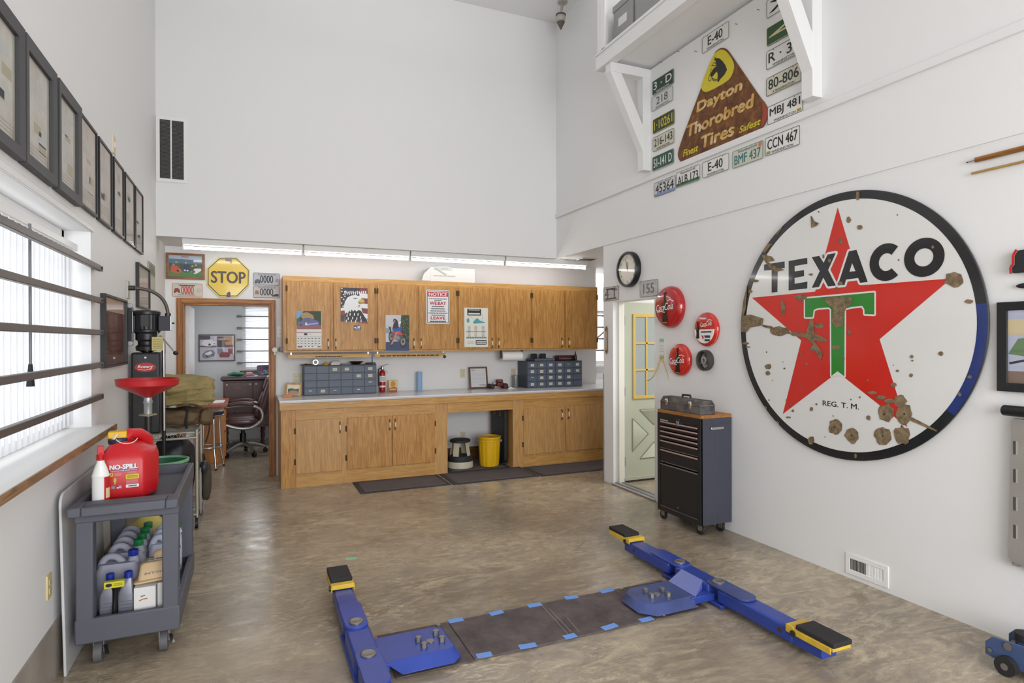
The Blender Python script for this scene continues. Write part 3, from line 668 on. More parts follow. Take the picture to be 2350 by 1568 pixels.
# motorcycle poster
m = MB(PM); x0, y0, x1, y1 = span(f(1745, 735, 2130, 1325)); m.box(x0, y0, 0, x1, y1, .003, mat('print_pale_grey', (196, 198, 206), .4))
m.flat(f(1748, 1180, 2128, 1150, 2130, 1322, 1748, 1322), .0033, mat('print_asphalt_blue', (52, 66, 104), .5)); m.flat(f(1747, 950, 1830, 950, 1830, 1030, 1747, 1035), .0034, mat('print_steel', (150, 152, 165), .5))
m.flat(f(2000, 740, 2130, 738, 2130, 1180, 2060, 1160, 1980, 1000, 1990, 850), .0034, leaf)
rg = random.Random(5)
for k in range(60):
    x, y = rg.uniform(1990, 2110), rg.uniform(750, 1130); m.flat(f(x, y, x + 16, y + 4, x + 8, y + 16), .0036, mat('print_leaf_light', (120, 132, 106), .5))
ty = BLKP
for cx, cy, rx, ry in ((1835, 1090, 42, 90), (2030, 1170, 62, 105)):
    c = f(cx, cy)[0]; e = f(cx + rx, cy)[0]; g = f(cx, cy - ry)[0]
    m.disc(c[0], c[1], e[0] - c[0], .0038, ty, g[1] - c[1]); m.disc(c[0], c[1], (e[0] - c[0]) * .62, .0040, GREYP, (g[1] - c[1]) * .62); m.disc(c[0], c[1], (e[0] - c[0]) * .25, .0042, BLKP, (g[1] - c[1]) * .25)
m.flat(f(1840, 1010, 1900, 1000, 2010, 1050, 2040, 1120, 1960, 1160, 1880, 1140, 1840, 1090), .0043, mat('print_engine', (52, 44, 52), .3)); m.flat(f(1880, 1080, 1960, 1070, 1985, 1130, 1900, 1150), .0045, GREYP)
m.flat(f(1835, 1010, 1870, 985, 1960, 1000, 2010, 1030, 2040, 1060, 1950, 1060), .0045, mat('print_scarlet', (186, 44, 48), .35))
m.flat(f(1790, 920, 1830, 930, 1840, 1000, 1830, 1060, 1820, 1000), .0044, BLKP); m.flat(f(1785, 918, 1840, 928, 1840, 938, 1785, 930), .0045, GREYP)
m.flat(f(1850, 965, 1900, 920, 1955, 925, 2010, 960, 2000, 1000, 1880, 1010), .0047, mat('print_denim', (44, 74, 166), .45))
m.flat(f(1855, 960, 1875, 880, 1900, 850, 1940, 860, 1960, 930, 1930, 955), .0048, BLKP)
m.flat(f(1915, 1010, 1955, 1005, 1900, 1120, 1850, 1230, 1820, 1235, 1870, 1120), .0048, mat('print_skin', (196, 132, 116), .5)); m.flat(f(1815, 1225, 1855, 1215, 1850, 1250, 1815, 1255), .0049, BLKP)
c = f(1893, 830)[0]; e = f(1918, 830)[0]; g = f(1893, 795)[0]
m.disc(c[0], c[1], e[0] - c[0], .0049, BLKP, g[1] - c[1]); m.flat(f(1915, 800, 1940, 830, 1955, 900, 1925, 910, 1910, 860), .0049, BLKP); m.flat(f(1880, 820, 1900, 818, 1905, 850, 1885, 855), .0051, mat('print_skin', (196, 132, 116), .5))
m.flat(f(1960, 850, 2000, 840, 1990, 880, 1965, 890), .0045, WPR)
tag(m.build('poster'), 'poster of a person in black on a motorcycle, on third cabinet door', 'poster')
# notice board
f = tracer('B', YD - .003, 950, 600, 6.532); m = MB(plane('B', YD - .003))
x0, y0, x1, y1 = span(f(183, 425, 532, 938)); m.prism(rr(x0, y0, x1, y1, .012), 0, .003, WPR)
ink = mat('print_ink_blue', (34, 38, 62), .4); red2 = mat('print_notice_red', (186, 36, 48), .4)
m.frame(x0 + .010, y0 + .010, x1 - .010, y1 - .010, .007, .0031, .0036, ink)
q = span(f(205, 455, 510, 535)); m.rect(q[0], q[1], q[2], q[3], .0035, red2); m.text('NOTICE', (q[0] + q[2]) / 2, (q[1] + q[3]) / 2, (q[3] - q[1]) * .72, .0039, WPR, (q[2] - q[0]) * .9, .03)
mid = (x0 + x1) / 2
def L(yc, hh, ww, txt=None, mm=ink, bold=.03, seed=1):
    a = f(355, yc)[0][1]; h_ = f(355, yc - hh / 2)[0][1] - f(355, yc + hh / 2)[0][1]; wd = f(355 + ww / 2, yc)[0][0] - f(355 - ww / 2, yc)[0][0]
    if txt: m.text(txt, mid, a, h_, .0039, mm, wd, bold)
    else: m.scribble(mid - wd / 2, a - h_ / 2, mid + wd / 2, a + h_ / 2, .0038, mm, 1, .8, seed)
L(563, 16, 270, None, mat('print_teal_grey', (80, 120, 150), .5), seed=2); L(588, 14, 110, None, seed=9); L(628, 52, 250, 'WE:BAY', red2, .04)
for k, (yc, ww) in enumerate(((677, 180), (712, 205), (745, 225), (776, 285), (808, 200))): L(yc, 17, ww, None, seed=k)
L(850, 50, 220, 'LEAVE', red2, .04); L(902, 24, 240, None, seed=12)
tag(m.build('notice_sign'), 'white notice sign with red heading and blue border, on fourth cabinet door', 'sign')
# price list
x0, y0, x1, y1 = span(f(753, 695, 1110, 1282)); m = MB(plane('B', YD - .003)); m.box(x0, y0, 0, x1, y1, .003, mat('cream_card', (226, 226, 216), .5))
teal = mat('print_teal', (84, 160, 172), .5); pinkish = mat('print_faded', (172, 158, 150), .6)
q = span(f(797, 710, 1005, 815)); m.prism(rr(q[0], q[1], q[2], q[3], .014), .003, .0036, BLKP); mx_ = (q[0] + q[2]) / 2
m.scribble(q[0] + .02, q[3] - .022, q[2] - .02, q[3] - .008, .0040, mat('cream_card', (226, 226, 216), .5), 1, .8, 4); m.scribble(q[0] + .015, q[1] + .012, q[2] - .015, q[1] + .036, .0040, mat('cream_card', (226, 226, 216), .5), 1, .9, 14)
q = span(f(925, 1182, 1085, 1248)); m.prism(rr(q[0], q[1], q[2], q[3], .008), .003, .0036, BLKP); m.scribble(q[0] + .008, q[1] + .008, q[2] - .008, q[3] - .008, .0040, WPR, 2, .7, 8)
m.flat(f(788, 870, 815, 850, 832, 880, 828, 915, 800, 920, 788, 895), .0036, teal); m.flat(f(880, 915, 920, 870, 950, 850, 990, 890, 1060, 912, 1060, 925, 900, 935), .0036, teal); m.line(f(1018, 805, 1022, 900), .003, .0036, GREYP); m.line(f(1000, 808, 1040, 800), .002, .0036, GREYP); m.line(f(815, 860, 830, 820, 900, 870), .002, .0036, GREYP)
for cx in (805, 905, 1015):
    for k in range(9): a = f(cx, 978 + k * 18 + (8 if k > 4 else 0), cx + 42, 966 + k * 18 + (8 if k > 4 else 0)); m.scribble(a[0][0], a[0][1], a[1][0], a[1][1], .0036, pinkish, 1, .8, k + cx)
a = f(785, 1158, 1085, 1132); m.scribble(a[0][0], a[0][1], a[1][0], a[1][1], .0036, mat('print_slate', (92, 120, 132), .5), 1, .9, 33); a = f(780, 1056, 1080, 1046); m.scribble(a[0][0], a[0][1], a[1][0], a[1][1], .0036, GREYP, 1, .9, 34)
a = f(800, 1235, 900, 1200); m.scribble(a[0][0], a[0][1], a[1][0], a[1][1], .0036, GREYP, 2, .4, 35)
tag(m.build('price_list'), 'cream price list card with dark rounded headings, on fifth cabinet door', 'sign')
# ------------------------------------------------------------------ hanging under the cabinets
RULE = wood('ruler_wood', (214, 168, 84), (190, 142, 62), 'X')
for xa, xb, lab in ((.40, 1.335, 'wooden yardstick hanging under the wall cabinet, nearer the doorway'), (1.388, 2.275, 'wooden yardstick under the wall cabinet, with a dark knob on one end')):
    t = thing('yardstick', lab, 'ruler', ((xa + xb) / 2, 7.39, 1.40), 'yardsticks under the wall cabinet')
    m = MB(plane('B', 7.392)); m.box(xa, 1.402, -.003, xb, 1.444, .003, RULE)
    for k in range(int((xb - xa) / .0254)): m.rect(xa + k * .0254, 1.438, xa + k * .0254 + .0012, 1.444, .0033, BLKP)
    m.scribble(xa + (.30 if xa < 1 else .06), 1.406, xa + (.60 if xa < 1 else .8), 1.424, .0034, mat('ruler_ink', (70, 50, 26), .6), 1, .8, 6); m.build('stick', t)
    for x in (xa + .03, xb - .03): m = MB(); m.box(x - .008, 7.385, 1.44, x + .008, 7.40, CZ0, STEEL); m.build('clip', t)
    if xa > 1: m = MB(); m.ell((xb - .015, 7.37, 1.395), (.02, .02, .02), mat('dark_knob', (60, 48, 38), .4), 12, 8); m.build('knob', t)
m = MB(); m.cyl((1.352, 7.375, 1.34), (1.352, 7.375, 1.42), .006, mat('pen_blue', (40, 70, 160), .3), n=10).cyl((1.352, 7.375, 1.335), (1.352, 7.375, 1.36), .0065, BLK, n=10).cyl((1.352, 7.375, 1.42), (1.352, 7.375, CZ0), .002, BLK, n=6)
tag(m.build('pen'), 'blue pen hanging between the two yardsticks', 'pen')
t = thing('paper_towel_holder', 'white paper towel roll on a dark holder under the wall cabinet', 'paper towel', (3.17, 7.44, 1.38))
xa, xb = on(1149, 822, 'Y', 7.44).x, on(1198, 822, 'Y', 7.44).x
m = MB(); m.cyl((xa + .012, 7.44, 1.392), (xb - .012, 7.44, 1.392), .062, mat('paper_towel', (240, 240, 240), .8), n=28); m.build('paper_roll', t)
for xe in (xa, xb - .01): m = MB(); m.box(xe, 7.41, 1.36, xe + .010, 7.47, CZ0, DKST); m.build('bracket', t, bev=.003)
# opener fixed on the cabinet end
t = thing('can_opener', 'small grey wall opener with a cream crank on the cabinet end', 'tool', (.30, 7.40, 1.47))
m = MB(); m.box(.30, 7.36, 1.475, .343, 7.42, 1.53, DKST); m.box(.262, 7.37, 1.49, .30, 7.40, 1.515, DKST); m.build('bracket', t, bev=.003)
m = MB(); m.cyl((.255, 7.36, 1.50), (.255, 7.385, 1.50), .028, mat('cream_knob', (206, 198, 178), .4), n=16); m.box(.245, 7.365, 1.44, .265, 7.38, 1.50, mat('cream_knob', (206, 198, 178), .4)); m.build('crank', t, bev=.003)
def outlet(kind, val, along, z, lab, col=IVORY, w_=.072, h_=.116, gangs=1, cat='outlet'):
    t = thing('outlet' if cat == 'outlet' else 'switch', lab, cat, (along, val, z) if kind == 'B' else (val, along if kind == 'L' else along, z))
    lx = {'B': along, 'L': along, 'R': -along}[kind]
    m = MB(plane(kind, val)); m.prism(rr(lx - w_ / 2, z - h_ / 2, lx + w_ / 2, z + h_ / 2, .006), 0, .006, col, taper=.95); m.build('cover_plate', t)
    for g in range(gangs):
        gx = lx + (g - (gangs - 1) / 2) * .046
        m = MB(plane(kind, val))
        if cat == 'outlet':
            for dz in (.021, -.021):
                m.prism(rr(gx - .017, z + dz - .014, gx + .017, z + dz + .014, .006), .005, .0085, col)
                for dx in (-.006, .006): m.rect(gx + dx - .0012, z + dz - .003, gx + dx + .0012, z + dz + .007, .0088, BLKP)
                m.disc(gx, z + dz - .008, .0028, .0088, BLKP, n=8)
        else: m.box(gx - .005, z - .012, .005, gx + .005, z + .012, .012, col)
        m.build('socket' if cat == 'outlet' else 'toggle', t)
    return t
p = on(1061.5, 857, 'Y', YB); outlet('B', YB, p.x, p.z, 'ivory outlet on the wall behind the worktop, left of the framed letter')
p = on(1178, 856, 'Y', YB); outlet('B', YB, p.x, p.z, 'ivory outlet on the wall behind the model car')
p = on(684, 868, 'Y', YB); outlet('B', YB, p.x, p.z, 'wide ivory outlet behind the small photo easel, beside the drawer organizer', w_=.118, gangs=2)
p = on(1062.5, 1001, 'Y', YB); outlet('B', YB, p.x, p.z, 'outlet low on the wall inside the knee space')
p = on(1364.5, 857, 'Y', 8.6); outlet('B', 8.6, p.x, p.z, 'ivory outlet on the recess wall under the far window')
p = on(642.5, 762, 'Y', YB); outlet('B', YB, p.x, p.z, 'white socket with a plugged adapter between door casing and wall cabinet', col=WHT, w_=.06, h_=.14)
# carton on top of the cabinet
yb_ = 7.42
xa, xb = on(988, 630, 'Y', yb_).x, on(1090, 630, 'Y', yb_).x
t = thing('carton', 'white cardboard carton with an open end flap on top of the wall cabinet', 'box', ((xa + xb) / 2, yb_, CZ1))
CARD = mat('white_card', (222, 221, 219), .7)
m = MB(); m.box(xa, yb_, CZ1, xb, yb_ + .22, CZ1 + .185, CARD); m.build('box_body', t, bev=.003)
m = MB(); m.add([(xa, yb_, CZ1 + .01), (xa - .12, yb_ - .02, CZ1 + .012), (xa - .085, yb_ - .01, CZ1 + .10), (xa, yb_, CZ1 + .18)], [(3, 2, 1, 0), (0, 1, 2, 3)], CARD); m.build('flap', t, smooth=False)
m = MB(plane('B', yb_)); cxx = on(1017, 622, 'Y', yb_).x; cz = on(1017, 622, 'Y', yb_).z
pg = mat('print_grey_green', (168, 178, 162), .6)
m.flat([(cxx + .13 * cos(a), cz + .005 + .06 * sin(a)) for a in [pi * k / 12 for k in range(13)]], .0012, mat('print_pale', (198, 200, 196), .6)); m.flat([(cxx - .12, cz + .02), (cxx - .10, cz + .04), (cxx + .05, cz - .045), (cxx + .03, cz - .06)], .0016, pg)
m.scribble(cxx - .13, cz - .075, cxx + .16, cz - .055, .0016, pg, 1, .8, 2); m.scribble(cxx - .03, cz + .005, cxx + .07, cz + .045, .0018, GREYP, 2, .4, 3); m.build('printed_picture', t)
# ------------------------------------------------------------------ things on the worktop
def at(u, v, Y): return on(u, v, 'Y', Y)
DRW = mat('blue_grey_steel', (86, 96, 112), .45, var=.08, vs=4); DRWD = mat('blue_grey_steel_dark', (62, 70, 84), .5); LBL = mat('paper_label', (216, 212, 194), .7)
def organizer(x0, x1, yf, z0, z1, lab, labels, dep=.22):
    t = thing('drawer_organizer', lab, 'drawer organizer', ((x0 + x1) / 2, yf, z0), 'small parts drawer organizers on the worktop')
    m = MB(); m.box(x0, yf + .004, z0, x1, yf + dep, z1, DRWD)
    m.box(x0, yf, z1 - .008, x1, yf + .006, z1, DRW).box(x0, yf, z0, x1, yf + .006, z0 + .008, DRW); m.build('body', t, bev=.003)
    cw_, rh = (x1 - x0 - .012) / 6, (z1 - z0 - .016) / 4
    for r in range(4):
        for c in range(6):
            a, b_ = x0 + .006 + c * cw_, z1 - .008 - (r + 1) * rh
            m = MB(plane('B', yf + .004)); m.box(a + .004, b_ + .004, 0, a + cw_ - .004, b_ + rh - .006, .008, DRW)
            m.prism([(a + .01, b_ + rh - .016), (a + cw_ - .01, b_ + rh - .016), (a + cw_ - .016, b_ + rh - .024), (a + .016, b_ + rh - .024)], .008, .013, DRW)
            k = labels.get((r, c))
            if k:
                q = {1: 'label', 2: 'holder'}[k]
                if k == 1: m.box(a + cw_ * .32, b_ + rh * .30, .008, a + cw_ * .68, b_ + rh * .70, .0095, LBL); m.scribble(a + cw_ * .36, b_ + rh * .38, a + cw_ * .64, b_ + rh * .62, .0099, GREYP, 2, .4, r * 6 + c)
                else: m.box(a + cw_ * .36, b_ + rh * .52, .008, a + cw_ * .62, b_ + rh * .62, .0095, LBL)
            m.build('drawer', t)
    return t
x0, x1 = at(697, 870, 7.47).x, at(864, 865, 7.47).x
organizer(x0, x1, 7.47, ZT, at(780, 838, 7.47).z, 'blue-grey drawer organizer beside the fire extinguisher, mostly unlabelled drawers', {(0, 2): 1, (0, 3): 1, (0, 5): 1, (1, 4): 1, (1, 5): 1, (2, 5): 2, (3, 0): 2, (3, 1): 1, (3, 2): 2, (3, 4): 2})
LZ = at(780, 838, 7.47).z; LX0, LX1 = x0, x1
x0, x1 = at(1210, 865, 7.36).x, at(1336, 860, 7.36).x
lb = {(r, c): 1 for r in range(4) for c in range(6)}; lb[(2, 0)] = 2; lb[(0, 4)] = 2; del lb[(2, 5)]; del lb[(3, 5)]
RZ = at(1270, 829, 7.36).z; RX0, RX1 = x0, x1
organizer(x0, x1, 7.36, ZT, RZ, 'blue-grey drawer organizer at the far end of the worktop, nearly every drawer labelled', lb, .30)
# on top of the nearer organizer
p = at(724, 834, 7.55); m = MB(FR('B', (p.x, 7.55, LZ + .036))); m.ring([(.019, -.012), (.034, -.012), (.034, .012), (.019, .012)], mat('silver_tape', (190, 192, 194), .3, .3), 20)
tag(m.build('tape_roll'), 'silver tape roll standing on the nearer drawer organizer', 'tape')
p = at(748, 838, 7.55); m = MB(TR(p.x, 7.55, LZ)); m.lathe([(.030, 0), (.028, .006), (.012, .03), (.008, .045)], mat('yellow_plastic', (222, 178, 40), .4), 16)
tag(m.build('funnel'), 'small yellow funnel upside down on the nearer drawer organizer', 'funnel')
p = at(769, 836, 7.55); CR2 = mat('book_cream', (220, 212, 198), .6)
for k, (w_, h_, lab) in enumerate(((.105, .03, 'thick cream booklet box on the nearer drawer organizer'), (.085, .014, 'thin pale booklet lying on the thick cream one'))):
    m = MB(); zz = LZ + (0 if k == 0 else .031); m.box(p.x - w_ / 2 + k * .012, 7.51, zz, p.x + w_ / 2 + k * .012, 7.62, zz + h_, CR2 if k == 0 else mat('book_grey', (196, 186, 182), .6)); m.box(p.x - w_ / 2 + .004, 7.508, zz + h_ * .15, p.x + w_ / 2 - .004, 7.51, zz + h_ * .85, PAPER); tag(m.build('booklet', bev=.002), lab, 'book')
p = at(794, 839, 7.55); m = MB(); m.box(p.x - .05, 7.52, LZ, p.x + .05, 7.61, LZ + .012, mat('grey_case', (150, 152, 158), .5)); m.box(p.x - .048, 7.518, LZ + .005, p.x + .048, 7.52, LZ + .007, BLKP); tag(m.build('flat_case', bev=.003), 'flat grey case on the nearer drawer organizer, beside the booklets', 'case')
p = at(818, 836, 7.55); m = MB(TR(p.x, 7.56, LZ)); m.lathe([(.03, 0), (.045, .008), (.085, .034), (.088, .038), (.08, .036), (.04, .012), (.0, .010)], mat('dark_brown_glaze', (58, 34, 26), .25), 28); tag(m.build('dish'), 'dark brown dish on the nearer drawer organizer', 'dish')
p = at(704, 838, 7.55); m = MB(TR(p.x, 7.58, LZ)); m.grid(lambda a, b_: (-.07 + .14 * a, -.05 + .1 * b_, .004 + .016 * sin(a * 3.1) * sin(b_ * 3.1) + .004 * sin(a * 17)), 14, 10, mat('brown_leather', (104, 78, 58), .6)); m.box(-.07, -.05, 0, .07, .05, .004, mat('brown_leather', (104, 78, 58), .6)); tag(m.build('leather_pouch'), 'brown leather pouch at the doorway end of the nearer drawer organizer', 'pouch')
p = at(852, 838, 7.55); m = MB(); m.box(p.x - .06, 7.53, LZ, p.x + .05, 7.60, LZ + .02, mat('dark_pouch', (60, 52, 52), .7)); m.cyl((p.x + .02, 7.525, LZ + .01), (p.x + .02, 7.53, LZ + .01), .006, STEEL, n=10); tag(m.build('tool_pouch', bev=.008), 'dark tool pouch on the nearer drawer organizer, above the last drawer column', 'pouch')
# on top of the far organizer
p = at(1245, 830, 7.45); m = MB(); m.box(p.x - .16, 7.38, RZ, p.x + .16, 7.62, RZ + .006, DRW); m.box(p.x - .16, 7.38, RZ, p.x + .16, 7.386, RZ + .035, DRW).box(p.x - .16, 7.614, RZ, p.x + .16, 7.62, RZ + .035, DRW).box(p.x - .16, 7.38, RZ, p.x - .154, 7.62, RZ + .035, DRW).box(p.x + .154, 7.38, RZ, p.x + .16, 7.62, RZ + .035, DRW); tag(m.build('steel_tray'), 'shallow grey steel tray on top of the far drawer organizer', 'tray')
TX = p.x
for u, lab, hh in ((1225, 'black box with a brown base in the tray, nearer the paper towels', .075), (1245.5, 'dark blue box in the tray on the far drawer organizer', .075)):
    p = at(u, 822, 7.5); c = BLK if u < 1240 else mat('navy_box', (30, 32, 48), .35)
    m = MB(); m.box(p.x - .033, 7.46, RZ + .007, p.x + .033, 7.54, RZ + .007 + .02, mat('brown_base', (112, 92, 72), .6) if u < 1240 else c); m.box(p.x - .032, 7.462, RZ + .027, p.x + .032, 7.538, RZ + .027 + hh, c); tag(m.build('small_box', bev=.004), lab, 'box')
p = at(1297, 824, 7.5); t = thing('tool_case', 'dark red tool case lying on the far drawer organizer', 'case', (p.x, 7.5, RZ))
m = MB(); m.box(p.x - .13, 7.44, RZ, p.x + .13, 7.58, RZ + .072, mat('oxblood', (82, 30, 32), .35)); m.build('body', t, bev=.012)
m = MB(); m.box(p.x - .10, 7.436, RZ + .028, p.x + .11, 7.44, RZ + .036, STEEL); m.build('band', t)
p = at(1320.5, 822, 7.4); m = MB(TR(p.x, 7.40, RZ)); m.lathe([(.020, 0), (.022, .004), (.022, .06), (.014, .085), (.008, .095), (.008, .125), (.0, .128)], mat('dark_bottle', (40, 24, 24), .25), 14); tag(m.build('bottle'), 'small dark bottle at the far end of the labelled drawer organizer', 'bottle')
# fire extinguisher
p = at(877.5, 900, 7.60); X = p.x; t = thing('fire_extinguisher', 'small red fire extinguisher on the worktop beside the drawer organizer', 'fire extinguisher', (X, 7.60, ZT))
FR_ = mat('extinguisher_red', (168, 30, 34), .3)
m = MB(TR(X, 7.60, ZT)); m.lathe([(.030, 0), (.036, .006), (.038, .02), (.038, .235), (.030, .262), (.014, .275), (.014, .285)], FR_, 22); m.build('cylinder', t)
m = MB(TR(X, 7.60, ZT)); m.ring([(.0375, .062), (.0384, .062), (.0384, .085), (.0375, .085)], WPR, 22); m.build('band', t)
m = MB(TR(X, 7.60, ZT)); m.ring([(.0375, .13), (.0384, .13), (.0384, .205), (.0375, .205)], WPR, 22)
for k in range(6): m.box(-.02, -.0392, .138 + k * .01, .02, -.0388, .143 + k * .01, GREYP)
m.build('label', t)
m = MB(TR(X, 7.60, ZT)); m.lathe([(.012, .285), (.017, .29), (.017, .315), (.008, .322)], CHROME, 14); m.bar((-.02, 0, .325), (.075, -.03, .352), .016, .005, DKST); m.bar((-.01, 0, .308), (.06, -.03, .24), .016, .004, STEEL); m.build('valve', t)
m = MB(TR(X, 7.60, ZT)); m.tube([(-.012, 0, .30), (-.05, -.005, .29), (-.052, -.005, .2), (-.046, -.004, .08)], .006, BLKM, 7); m.build('hose', t)
p = at(902, 900, 7.58); m = MB(); X = p.x; m.box(X - .056, 7.58, ZT, X + .056, 7.62, ZT + .145, mat('tin_cream', (216, 190, 130), .35)); m.M = plane('B', 7.58)
m.disc(X, ZT + .095, .036, .001, mat('tin_gold', (222, 164, 40), .4), .045); m.disc(X, ZT + .10, .028, .0014, mat('tin_dark_gold', (188, 128, 30), .4), .034); m.flat([(X - .05, ZT), (X + .05, ZT), (X + .05, ZT + .05), (X + .02, ZT + .06), (X - .02, ZT + .055), (X - .05, ZT + .05)], .0018, mat('tin_red', (158, 56, 30), .4)); m.scribble(X - .04, ZT + .02, X + .04, ZT + .045, .0022, mat('tin_cream', (216, 190, 130), .35), 1, .8, 3)
tag(m.build('tin_box', bev=.004), 'small gold and red tin between extinguisher and blue roll', 'tin')
p = at(962.5, 897, 7.60); m = MB(TR(p.x, 7.60, ZT)); m.lathe([(.001, 0), (.036, 0), (.036, .245), (.030, .245), (.028, .235), (.001, .235)], mat('blue_foam', (142, 178, 218), .75), 24); tag(m.build('shop_towel_roll'), 'pale blue roll standing alone on the worktop', 'roll')
# framed letter
X0, X1 = at(1077, 868, 7.62).x, at(1119, 868, 7.62).x; ZL = at(1097, 842, 7.62).z
t = thing('picture_frame', 'brown framed letter leaning on the wall above the worktop', 'picture frame', ((X0 + X1) / 2, 7.62, ZT))
Mx = Matrix.Translation((0, 7.60, ZT)) @ Matrix.Rotation(rad(-9), 4, 'X') @ FR('B', (0, 0, 0)); hh = ZL - ZT
m = MB(Mx); m.frame(X0, 0, X1, hh, .020, -.012, .008, wood('walnut', (112, 78, 46), (84, 56, 32), 'Z')); m.build('frame', t, bev=.002)
m = MB(Mx); m.box(X0 + .015, .015, -.008, X1 - .015, hh - .015, -.004, mat('letter_paper', (214, 214, 218), .4, coat=.4)); mid = (X0 + X1) / 2
m.line([(X0 + .03, hh - .05), (X0 + .05, hh - .035), (X0 + .06, hh - .05), (X0 + .09, hh - .038)], .005, -.0035, BLUEP)
for k in range(8): m.scribble(X0 + .035, hh - .09 - k * .017, X1 - .04, hh - .083 - k * .017, -.0035, mat('faint_print', (188, 188, 196), .5), 1, .7, k)
m.scribble(mid + .01, .04, X1 - .03, .055, -.0035, BLKP, 1, .6, 77); m.build('letter', t)
# model car
p = at(1146, 893, 7.48); X, Y_ = p.x, 7.50; t = thing('model_car', 'dark red vintage model car with open wheels on the worktop', 'model car', (X, Y_, ZT))
RC = mat('model_red', (112, 34, 32), .3)
m = MB(TR(X, Y_, ZT)); m.box(-.035, -.045, .03, .055, .045, .085, RC); m.box(-.035, -.04, .085, .05, .04, .122, RC); m.box(-.10, -.022, .035, -.035, .022, .06, mat('model_dark', (52, 42, 42), .4)); m.build('body', t, bev=.012, seg=3)
m = MB(TR(X, Y_, ZT)); m.box(-.022, -.041, .092, .038, -.0405, .112, mat('model_glass', (90, 92, 98), .15)); m.build('window', t)
m = MB(TR(X, Y_, ZT)); m.prism([(.035, .015), (.06, .055), (.095, .05), (.125, .005), (.11, .0), (.085, .03), (.065, .03)], -.055, .055, RC, M=Matrix.Rotation(rad(90), 4, 'X')); m.build('fender', t, bev=.004)
for dx, r in ((-.115, .032), (.075, .036)):
    for sy in (-.055, .055):
        m = MB(TR(X, Y_, ZT)); m.cyl((dx, sy - .012, r), (dx, sy + .012, r), r, RUB, n=18); m.cyl((dx, sy - .0135, r), (dx, sy + .0135, r), r * .5, RC, n=12); m.build('wheel', t)
m = MB(TR(X, Y_, ZT)); m.box(-.085, -.018, .06, -.05, .018, .078, CHROME); m.cyl((-.115, -.06, .032), (-.115, .06, .032), .004, STEEL, n=8); m.build('engine', t)
p = at(1171, 892, 7.46); m = MB(); m.prism([(p.x - .05, 7.42), (p.x + .04, 7.40), (p.x + .06, 7.46), (p.x - .03, 7.50)], ZT, ZT + .006, PAPER); m.prism([(p.x - .03, 7.43), (p.x + .02, 7.43), (p.x + .03, 7.47), (p.x - .02, 7.48)], ZT + .006, ZT + .02, mat('pale_rag', (206, 204, 198), .8), taper=.8); tag(m.build('folded_rag'), 'small pale folded rag in front of the model car tail', 'rag')
p = at(1184, 890, 7.55); m = MB(TR(p.x, 7.56, ZT)); m.lathe([(.034, 0), (.036, .003), (.036, .160), (.037, .165), (.034, .168), (.030, .163), (.0, .163)], mat('silver_can', (168, 172, 172), .3, .6), 22); tag(m.build('can'), 'tall silver can beside the far drawer organizer', 'can')
# photo on a small easel
t = thing('photo_frame', 'small gold framed photo tilted on the worktop corner', 'picture frame', (.47, 7.50, ZT))
p = at(672, 905, 7.50); X = p.x
Mx = Matrix.Translation((X, 7.47, ZT + .006)) @ Matrix.Rotation(rad(-14), 4, 'X') @ Matrix.Rotation(rad(5), 4, 'Y') @ FR('B', (0, 0, 0))
m = MB(Mx); m.frame(-.085, 0, .085, .15, .016, -.008, .006, wood('gold_wood', (204, 160, 92), (172, 126, 62), 'Z')); m.build('frame', t, bev=.002)
m = MB(Mx); m.box(-.07, .015, -.006, .07, .135, -.003, mat('photo_pale', (226, 218, 198), .4)); m.flat([(-.06, .03), (.06, .03), (.062, .09), (.02, .08), (-.02, .09), (-.06, .08)], -.0025, mat('photo_green', (82, 92, 66), .5)); m.flat([(-.06, .02), (.06, .02), (.05, .055), (0, .065), (-.05, .05)], -.0021, mat('photo_rose', (176, 138, 118), .5)); m.build('photo', t)
p = at(660, 908, 7.44); m = MB(); m.box(p.x - .06, 7.405, ZT, p.x + .055, 7.44, ZT + .026, mat('orange_wood', (206, 128, 52), .45)); tag(m.build('wood_block', bev=.003), 'orange wooden block in front of the tilted photo', 'block')
# ------------------------------------------------------------------ knee space
X, Y_ = at(1056, 1050, 7.22).x, 7.22
t = thing('step_stool', 'round kick-step stool with black treads and cream base in the knee space', 'step stool', (X, Y_, .012))
CRM = mat('cream_enamel', (206, 200, 178), .45)
m = MB(TR(X, Y_, .012)); m.lathe([(.150, .0), (.162, .006), (.165, .02), (.158, .085)], CRM, 36); m.build('base', t)
m = MB(TR(X, Y_, .012)); m.lathe([(.160, .085), (.158, .10), (.150, .135), (.143, .15), (.12, .152), (.0, .15)], BLKM, 36); m.build('lower_tread', t)
for k in range(4):
    a = pi / 4 + k * pi / 2; m = MB(TR(X, Y_, .012)); m.bar((.122 * cos(a), .122 * sin(a), .145), (.092 * cos(a), .092 * sin(a), .325), .075, .008, CRM, up=(cos(a), sin(a), 0)); m.build('leg', t)
m = MB(TR(X, Y_, .012)); m.lathe([(.108, .315), (.126, .32), (.128, .335), (.124, .348), (.10, .354), (.0, .355)], BLKM, 36); m.build('seat', t)
X, Y_ = at(1123, 1050, 7.16).x, 7.16
t = thing('trash_can', 'yellow ribbed trash can with wire handles in the knee space', 'trash can', (X, Y_, .012))
YEL = mat('yellow_bin', (226, 178, 20), .35)
m = MB(TR(X, Y_, .012))
def bin_(a, q):
    th = 2 * pi * a; z = .005 + .355 * q; r = .118 + .022 * q
    if .04 < q < .86: r += .0035 * (1 if sin(th * 14) > .2 else 0)
    if q > .95: r += .008
    return (r * cos(th), r * sin(th), z)
